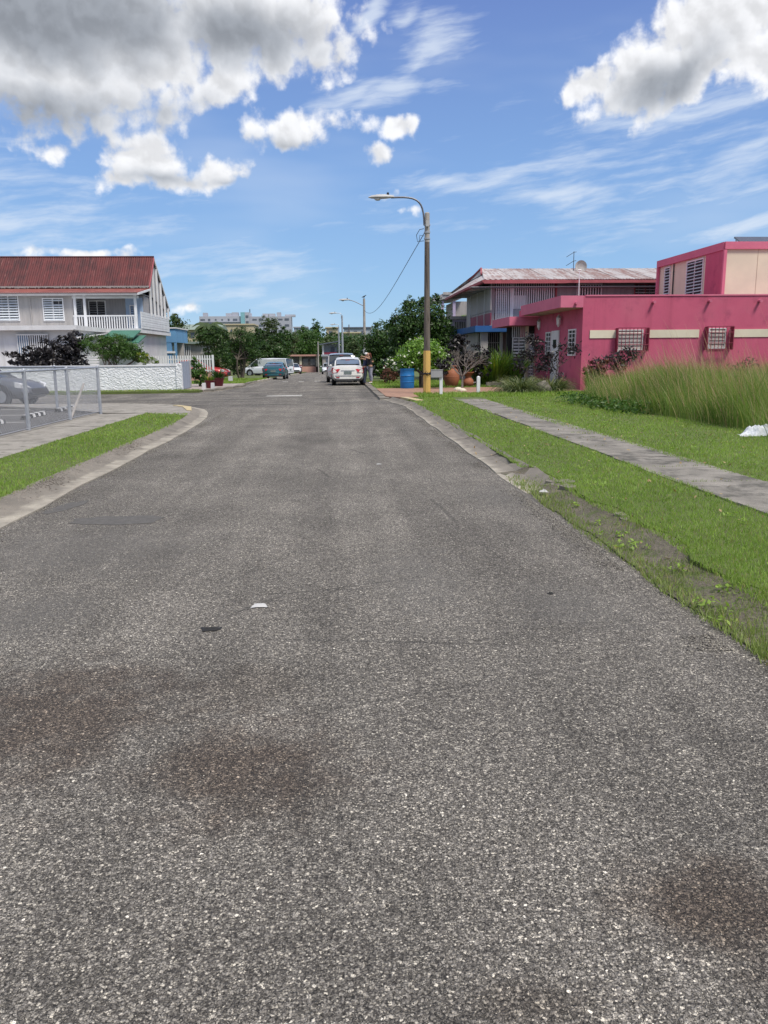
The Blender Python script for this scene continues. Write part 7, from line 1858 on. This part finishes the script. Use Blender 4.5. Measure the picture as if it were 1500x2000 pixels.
# strap leaved clumps
strap_clump('strap_leaf_clump', 'leaves', 'variegated strap-leaved clump on the left side of the rock', 'plant', (7.05, 30.5, 0.1), 950, 1.05, 0.034, 'liriope', (0.08, 1.15), 0.5, 0.42, 5)
strap_clump('strap_leaf_clump', 'leaves', 'greener strap-leaved clump on the right side of the rock', 'plant', (8.35, 30.9, 0.1), 750, 1.0, 0.034, 'liriope', (0.08, 1.1), 0.5, 0.45, 5)
def sapling(label, px, D, h, lobes, n=420, leaf=0.11, mt='leafcol', r=0.022):
    x = at(px, D)
    root = T('young_tree', label, 'young tree', (x, D, 0.1))
    mb = MB(); V_ = []; 
    pts = branchy(mb, (x, D, 0.05), (x + 0.03, D, h * 0.7), r, r * 0.6, 5, 0.04)
    C_ = []
    for (dx_, dz_) in lobes:
        e = Vector((x + dx_, D + random.uniform(-0.2, 0.2), 0.1 + dz_)); st_ = Vector((x, D, min(h * 0.7, 0.1 + dz_ * 0.6)))
        branchy(mb, st_, e, r * 0.5, r * 0.25, 4); C_.append(e)
    mb.build('stem', 'bark', root)
    ci = RNG.integers(0, len(C_), n); p = np.array([tuple(c) for c in C_])[ci] + RNG.normal(0, 1, (n, 3)) * np.array([0.13, 0.13, 0.11])
    V, Fq = leaf_quads(p, leaf, (0, 0, 0.4), None, 0.32)
    numesh('leaves', V, Fq, mt, np.repeat(RNG.uniform(0, 1, n), 4), root)
sapling('dark leafed sapling in front of the white carport gates', 1042, 32.6, 1.7, [(-0.35, 1.5), (0.05, 1.9), (0.3, 1.7), (-0.6, 1.2), (0.45, 1.3), (-0.1, 1.4), (0.6, 1.0), (-0.5, 0.9), (0.3, 0.9), (0.7, 1.35), (-0.2, 2.1)], 900, 0.095)
sapling('spindly young tree against the pink side wall', 1088, 31.3, 1.6, [(0.15, 1.7), (0.5, 1.75), (-0.1, 1.3), (0.25, 1.25), (-0.2, 0.9), (0.1, 0.6), (0.75, 1.55)], 260, 0.095)
x = at(1102, 31.2)
# shrubs by the pink wall
tree('red_shrub', 'reddish spiky shrub at the pink wall corner in the tall grass', 'shrub', (at(1170, 30.5), 30.5, 0.1), [(0, 0, 0.9, 0.5, 0.4, 0.4), (0.6, 0, 1.0, 0.6, 0.4, 0.35), (-0.2, 0, 0.6, 0.4, 0.4, 0.4)], 1000, 0.10, 'leafred', 0.03, 3, aspect=0.25)
sapling('dark leafed sapling below the first barred window', 1212, 30.6, 1.5, [(0, 1.35), (0.3, 1.5), (-0.35, 1.3), (0.55, 1.35), (-0.6, 1.15), (-0.9, 1.05), (0.1, 1.1)], 480, 0.10)
sapling('sparse dark sapling in the tall grass below the second barred window', 1455, 30.0, 1.2, [(0, 1.1), (0.3, 1.0), (-0.2, 0.9)], 120, 0.08)
# tall grass
def tall(n, seedfrac=0.07):
    x = RNG.uniform(6.9, 21, n); y = RNG.uniform(13.4, 32.3, n)
    front = 7.75 + 0.35 * vnoise(x, y, 0.9, 40)
    front = np.where(y < 19, front - 0.0 , np.where(y < 23, front - (y - 19) * 0.15, front - 0.4))
    dens = np.clip(1.5 - (y - 14) / 30, 0.3, 1) * np.clip(0.75 + 0.7 * vnoise(x, y, 1.3, 41), 0.25, 1)
    k = (x > front) & (RNG.uniform(0, 1, n) < dens)
    k &= ~((y > 26) & (x < 8.9))
    k &= (x < y * 0.62 + 1.5)
    k &= (y < 21) | (x > 0.312 * y + 0.25 + 0.25 * vnoise(x, y, 2.0, 44))
    x = x[k]; y = y[k]; n = len(x)
    edge = np.clip((x - (7.3 + 0.3 * vnoise(x, y, 0.9, 40))) / 1.6, 0.15, 1)
    h = (0.42 + 0.60 * edge) * (0.92 + 0.55 * vnoise(x, y, 1.3, 42)) * RNG.uniform(0.75, 1.25, n) * np.where(y > 25, 0.78, 1.0)
    base = np.stack([x, y, np.full(n, 0.09)], 1)
    tint = np.clip(0.42 + 0.5 * vnoise(x, y, 1.4, 43) + RNG.normal(0, 0.18, n), 0, 0.89)
    tint[RNG.uniform(0, 1, n) < 0.07] = 1.0
    az_ = RNG.uniform(0, 2 * PI, n); w_ = RNG.uniform(0, 1, n) < 0.55; az_[w_] = PI + RNG.normal(0, 0.6, w_.sum())
    V, Fq, tt = blades(base, h * 1.12, 0.010 * RNG.uniform(0.6, 1.3, n) * np.maximum(1, y / 18), RNG.uniform(0.0, 0.45, n), az_, 4, 0.24, tint)
    numesh('tall_grass', V, Fq, 'tallgrass', tt, kind='stuff')
    # seed stalks
    m_ = RNG.choice(n, 3400); b2 = base[m_]
    ax_ = PI + RNG.normal(0.2, 0.5, len(m_)); hh = h[m_] * RNG.uniform(1.2, 1.95, len(m_))
    V, Fq, tt = blades(b2, hh, 0.009 * np.maximum(1, y[m_] / 16), RNG.uniform(0.0, 0.4, len(m_)), ax_, 5, 0.10)
    numesh('grass_seed_stalks', V, Fq, 'seed', tt, kind='stuff')
tall(125000)
# small weeds in front of the tall grass
x = RNG.uniform(6.6, 8.4, 2600); y = RNG.uniform(19, 25, 2600)
kk = x > 6.9 + 0.3 * vnoise(x, y, 2, 50); x = x[kk]; y = y[kk]
V, Fq = leaf_quads(np.stack([x, y, 0.12 + RNG.uniform(0, 0.28, len(x))], 1), 0.05, (0, 0, 0.8), None, 0.5)
numesh('ground_weeds', V, Fq, 'leafmid', np.repeat(RNG.uniform(0, 1, len(x)), 4), kind='stuff')

# left bushes over the white wall
tree('dark_bush', 'nearly black leafed bush above the white wall at the left', 'bush', (at(95, 40), 40, 0.1),
     [(0.3, 0, 1.7, 0.9, 0.6, 0.7), (1.1, 0, 2.0, 0.75, 0.5, 0.6), (-0.8, 0, 1.5, 0.8, 0.5, 0.5), (1.25, 0, 2.4, 0.45, 0.4, 0.35), (-1.6, 0, 1.45, 0.5, 0.4, 0.35), (1.2, 0, 1.4, 0.8, 0.5, 0.6), (0.2, 0, 1.2, 1.5, 0.5, 0.5)], 6000, 0.085, 'leafcol', 0.06, 4, split=0.2, spread=0.32, per=20, shell=0.3)
tree('green_bush', 'feathery green tree leaning over the white wall', 'tree', (at(222, 40), 40, 0.1),
     [(0, 0, 2.0, 1.1, 0.7, 0.5), (-0.8, 0, 2.15, 0.7, 0.6, 0.4), (0.7, 0, 1.8, 0.8, 0.6, 0.4), (0.2, 0, 2.3, 0.6, 0.5, 0.3), (1.25, 0, 1.5, 0.4, 0.5, 0.35), (0.1, 0, 1.6, 0.9, 0.5, 0.4)], 7000, 0.07, 'leafmid', 0.06, 4, split=0.1, spread=0.32, per=22, aspect=0.3)
tree('yellow_shrub', 'small yellowish shrub behind the white wall near the gate', 'shrub', (at(290, 39.5), 39.5, 0.1), [(0, 0, 1.35, 0.5, 0.4, 0.3), (-0.3, 0, 1.5, 0.3, 0.3, 0.25)], 900, 0.05, 'leafyellow', 0.03, 2)
tree('glossy_shrub', 'leafy green shrub just right of the blue-grey gate', 'shrub', (at(385, 41.2), 41.2, 0.1), [(0, 0, 0.8, 0.38, 0.35, 0.6), (0.15, 0, 0.45, 0.42, 0.35, 0.4), (-0.1, 0, 1.15, 0.25, 0.3, 0.3)], 1500, 0.09, 'leafmid', 0.03, 3, aspect=0.35)
# two street trees on the left
bx = at(418, 56.5)
tree('weeping_tree', 'dense dark round-headed tree behind the picket fence', 'tree', (bx, 56.5, gz(56)), [(0, 0, 2.6, 1.1, 0.9, 1.1), (0.2, 0, 1.6, 1.05, 0.9, 0.9), (-0.5, 0, 3.0, 0.6, 0.6, 0.6), (0.5, 0, 3.1, 0.55, 0.6, 0.6)], 9000, 0.085, 'leafdark', 0.12, 1, spread=0.3, shell=0.3, aspect=0.3)
bx = at(468, 63)
wt_ = tree('weeping_tree', 'drooping dark tree with several bare trunks by the lawn', 'tree', (bx, 63, gz(63) + 0.05), [(0, 0, 3.1, 1.2, 1.0, 0.7), (0.9, 0, 2.4, 0.6, 0.7, 1.0), (-0.9, 0, 2.4, 0.6, 0.7, 1.0), (0.2, 0, 3.6, 0.7, 0.6, 0.4), (1.2, -0.2, 1.6, 0.45, 0.5, 0.7), (-0.2, 0.5, 2.2, 1.0, 0.5, 0.8)], 8000, 0.095, 'leafdark', 0.09, 5, spread=0.34, shell=0.4, aspect=0.22, split=0.6)
# trees behind, each its own: px, D, py_top, half width px, material, label
bt = [(355, 80, 612, 26, 'leafdull', 'broken-topped tree above the picket fence at the left', 4200),
      (332, 75, 610, 16, 'leafdark', 'dark tree behind the red roofed house gable', 2600),
      (398, 90, 665, 30, 'leafdark', 'low dark tree right of the block house', 3600),
      (455, 95, 668, 34, 'leafdark', 'wide dark tree behind the drooping tree', 4200),
      (500, 120, 640, 26, 'leafdark', 'dark tree below the yellow building', 3200),
      (526, 130, 618, 26, 'leafdull', 'tall thin-crowned tree standing before the apartment block', 3200),
      (540, 112, 652, 30, 'leafdark', 'dense tree left of the round one above the van', 4200),
      (560, 150, 645, 26, 'leafdull', 'dull olive tree behind the salmon house, left', 3000),
      (604, 165, 642, 40, 'leafmid', 'big round green tree behind the salmon house', 6500),
      (575, 160, 660, 30, 'leafmid', 'second rounded tree behind the salmon house', 4200),
      (622, 230, 626, 17, 'leafdark', 'small dark round tree on the skyline', 2200),
      (652, 240, 640, 12, 'leafdull', 'small tree beside the third lamp on the skyline', 900),
      (645, 158, 664, 22, 'leafdull', 'olive tree behind the small far house', 2600),
      (680, 140, 660, 24, 'leafdark', 'tree behind the third lamp post', 3000),
      (700, 115, 660, 26, 'leafdull', 'loose greenish tree left of the second lamp post', 3200),
      (725, 92, 655, 26, 'leafmid', 'mid green tree right of the second lamp post', 3600),
      (745, 80, 640, 22, 'leafdark', 'tree filling the gap above the black car', 3200),
      (694, 128, 672, 30, 'leafdark', 'dark hedge-like tree behind the white car', 2600),
      (742, 120, 626, 18, 'leafdull', 'distant tree top left of the large dark tree', 2000),
      (590, 172, 655, 60, 'leafdark', 'wide dark tree behind the two rounded ones', 5200),
      (553, 140, 642, 24, 'leafdark', 'dark tree masking the right end of the apartment block', 3400),
      (508, 150, 645, 22, 'leafdull', 'olive tree beside the yellow building', 2800),
      (516, 100, 672, 20, 'leafdark', 'low tree behind the white van', 2600)]
for (px, D, pyt, hw, mt, lab, n) in bt:
    bx = at(px, D); zt = zpx(pyt - 7, D, px); g = gz(D); Hh = zt - g; R_ = dpx(hw, D)
    lobes = []
    rr_ = random.Random(px)
    ncl = 6
    lobes.append((0, 0, Hh * 0.60, R_ * 0.8, R_ * 0.7, Hh * 0.34))
    for q in range(ncl):
        a = rr_.uniform(-1, 1); zc = rr_.uniform(0.35, 0.80)
        lobes.append((a * R_ * 0.6, rr_.uniform(-0.3, 0.3) * R_, Hh * zc, R_ * rr_.uniform(0.32, 0.5), R_ * 0.45, Hh * rr_.uniform(0.13, 0.20)))
    lobes.append((rr_.uniform(-0.3, 0.3) * R_, 0, Hh * 0.86, R_ * 0.35, R_ * 0.35, Hh * 0.13))
    lobes.append((rr_.uniform(-0.3, 0.3) * R_, 0, Hh * 0.30, R_ * 0.8, R_ * 0.5, Hh * 0.22))
    tree('background_tree', lab, 'tree', (bx, D, g - 0.1), lobes, int(n * 1.25), 0.0012 * D + 0.02, mt, 0.14, 1, 'trees at the end of the street', spread=0.36, shell=0.3)
# palm by the yellow building
def palm(label, px, D, py_top, R_, n=22):
    x = at(px, D); zt = zpx(py_top, D, px); g = gz(D)
    t = T('palm_tree', label, 'palm', (x, D, g), 0, 'palms over the rooftops')
    MB().tube([(x, D, g), (x + 0.15, D, (g + zt) / 2), (x, D, zt - R_ * 0.4)], [0.2, 0.16, 0.12], 7).build('trunk', 'bark', t)
    vs = []; fs = []; 
    for k in range(n):
        a = 2 * PI * k / n + random.uniform(-0.1, 0.1); up = random.uniform(0.1, 0.9)
        pts = [Vector((x + math.cos(a) * R_ * s_ * 0.95, D + math.sin(a) * R_ * s_ * 0.95, zt - R_ * 0.4 + R_ * (up * s_ * 1.1 - 1.0 * s_ * s_))) for s_ in (0, 0.25, 0.5, 0.75, 1)]
        sd_ = Vector((-math.sin(a), math.cos(a), 0)); 
        for i in range(4):
            for sg in (-1, 1):
                w0 = R_ * 0.20 * math.sin(PI * (i / 4 * 0.85 + 0.12)); w1 = R_ * 0.20 * math.sin(PI * ((i + 1) / 4 * 0.85 + 0.12))
                b0 = len(vs); vs += [tuple(pts[i]), tuple(pts[i + 1]), tuple(pts[i + 1] + sd_ * sg * w1 - Vector((0, 0, w1 * 0.7))), tuple(pts[i] + sd_ * sg * w0 - Vector((0, 0, w0 * 0.7)))]
                fs.append((b0, b0 + 1, b0 + 2, b0 + 3))
    numesh('fronds', np.array(vs), np.array(fs), 'leafdull', RNG.uniform(0, 1, len(vs)), t)
palm('palm rising at the left end of the yellow building', 411, 140, 622, 3.0)
palm('smaller palm against the yellow building wall', 425, 150, 632, 2.4)
# low hedge masses at the foot of the far trees, a continuous far wood
x = RNG.uniform(-60, 60, 26000); y = RNG.uniform(175, 215, 26000)
hgt = 8.2 + 1.6 * vnoise(x, y, 0.16, 60) + 0.7 * vnoise(x, y, 0.6, 61)
kk = (np.abs(x + 24) > 7) | (y > 190)
z_ = gz(195) + hgt * RNG.uniform(0.1, 1, 26000) ** 0.6
V, Fq = leaf_quads(np.stack([x, y, z_], 1)[kk], 0.42, (0, -0.3, 0.6), None, 0.6)
numesh('far_wood', V, Fq, 'leafdark', np.repeat(np.clip(0.4 + 0.4 * vnoise(x, y, 0.5, 62)[kk] + RNG.normal(0, 0.15, kk.sum()), 0, 1), 4), kind='stuff')

# loose aggregate standing proud of the worn road surface, nearest the viewer
n = 60000
y = 1.5 + 5.5 * RNG.uniform(0, 1, n) ** 1.5; x = RNG.uniform(-3.1, 2.2, n)
kk = (np.abs(x - 0.06 * y) < 0.62 * y + 0.3); x = x[kk]; y = y[kk]; n = len(x)
r = RNG.uniform(0.0014, 0.0036, n) * np.where(RNG.uniform(0, 1, n) < 0.05, 1.5, 1.0)
oc = np.array([(1, 0, 0), (0.2, 1, 0.1), (-0.9, 0.2, 0), (-0.1, -1, 0.1), (0.1, 0.1, 0.8), (0, 0, -0.6)])
fo = np.array([(0, 1, 4), (1, 2, 4), (2, 3, 4), (3, 0, 4), (1, 0, 5), (2, 1, 5), (3, 2, 5), (0, 3, 5)])
th = RNG.uniform(0, 2 * PI, n); c_, s_ = np.cos(th), np.sin(th)
o3 = oc[None] * RNG.uniform(0.7, 1.3, (n, 6, 3))
vx = (o3[:, :, 0] * c_[:, None] - o3[:, :, 1] * s_[:, None] * 0.8) * r[:, None] + x[:, None]
vy = (o3[:, :, 0] * s_[:, None] + o3[:, :, 1] * c_[:, None] * 0.8) * r[:, None] + y[:, None]
vz = o3[:, :, 2] * r[:, None] + 0.0005
tt = RNG.uniform(0, 1, n) ** 2.0
mg, K, b_, out_ = new_mat('road chippings')
K.put(b_.inputs['Base Color'], K.ramp(K.n('ShaderNodeAttribute', attribute_name='tint').outputs['Fac'], [(0.0, (0.05, 0.046, 0.042)), (0.35, (0.15, 0.138, 0.122)), (0.75, (0.28, 0.262, 0.225)), (0.94, (0.36, 0.335, 0.28)), (1.0, (0.62, 0.58, 0.49))]))
b_.inputs['Roughness'].default_value = 0.8
M['chips'] = mg
numesh('road_chippings', np.stack([vx, vy, vz], 2).reshape(-1, 3), (np.arange(n)[:, None, None] * 6 + fo[None]).reshape(-1, 3), 'chips', np.repeat(tt, 6), kind='stuff')

# grit washed up along both road edges
n = 14000
y = 4 + 20 * RNG.uniform(0, 1, n) ** 1.5; side = RNG.uniform(0, 1, n) < 0.5
x = np.where(side, -3.19 + np.abs(RNG.normal(0, 0.10, n)), 2.14 - np.abs(RNG.normal(0, 0.09, n)))
kk = vnoise(x, y, 1.7, 71) > -0.15; x = x[kk]; y = y[kk]; n = len(x)
r = RNG.uniform(0.003, 0.0085, n)
o3 = oc[None] * RNG.uniform(0.7, 1.3, (n, 6, 3))
vx = o3[:, :, 0] * r[:, None] + x[:, None]; vy = o3[:, :, 1] * r[:, None] + y[:, None]; vz = o3[:, :, 2] * r[:, None] + 0.003
numesh('edge_grit', np.stack([vx, vy, vz], 2).reshape(-1, 3), (np.arange(n)[:, None, None] * 6 + fo[None]).reshape(-1, 3), 'chips', np.repeat(RNG.uniform(0, 0.9, n), 6), kind='stuff')
# broad-leaved weeds and dry leaves in the turf
C0 = []
for (xa_, xb_, ya_, yb_, n_) in [(2.75, 3.95, 4, 26, 30), (5.2, 8, 9, 28, 45), (-5.0, -3.75, 8, 21, 16), (2.25, 2.6, 4, 9, 14)]:
    for _ in range(n_): C0.append((random.uniform(xa_, xb_), random.uniform(ya_, yb_), 0.10 if xa_ != 2.25 else 0.04, random.uniform(0.02, 0.06)))
C0 = np.array(C0); per_ = 16
cc = np.repeat(C0, per_, 0); p = cc[:, :3].copy(); p[:, :2] += RNG.normal(0, 1, (len(cc), 2)) * cc[:, 3:4]; p[:, 2] += RNG.uniform(0.0, 0.05, len(cc))
V, Fq = leaf_quads(p, 0.019, (0, 0, 1.2), None, 0.6)
numesh('lawn_weeds', V, Fq, 'grass', np.repeat(RNG.uniform(0.3, 1, len(p)), 4), kind='stuff')
n = 420; p = np.stack([RNG.uniform(2.2, 7.5, n), RNG.uniform(4, 27, n), RNG.uniform(0.11, 0.15, n)], 1)
p[:, 2] = np.where(p[:, 0] < 2.7, 0.05, p[:, 2])
V, Fq = leaf_quads(p, 0.026, (0, 0, 1.5), None, 0.5)
M['dryleaf'] = leafmat('dry fallen leaves', (0.20, 0.12, 0.05), (0.42, 0.32, 0.17), 0.2)
numesh('fallen_leaves', V, Fq, 'dryleaf', np.repeat(RNG.uniform(0, 1, n), 4), kind='stuff')
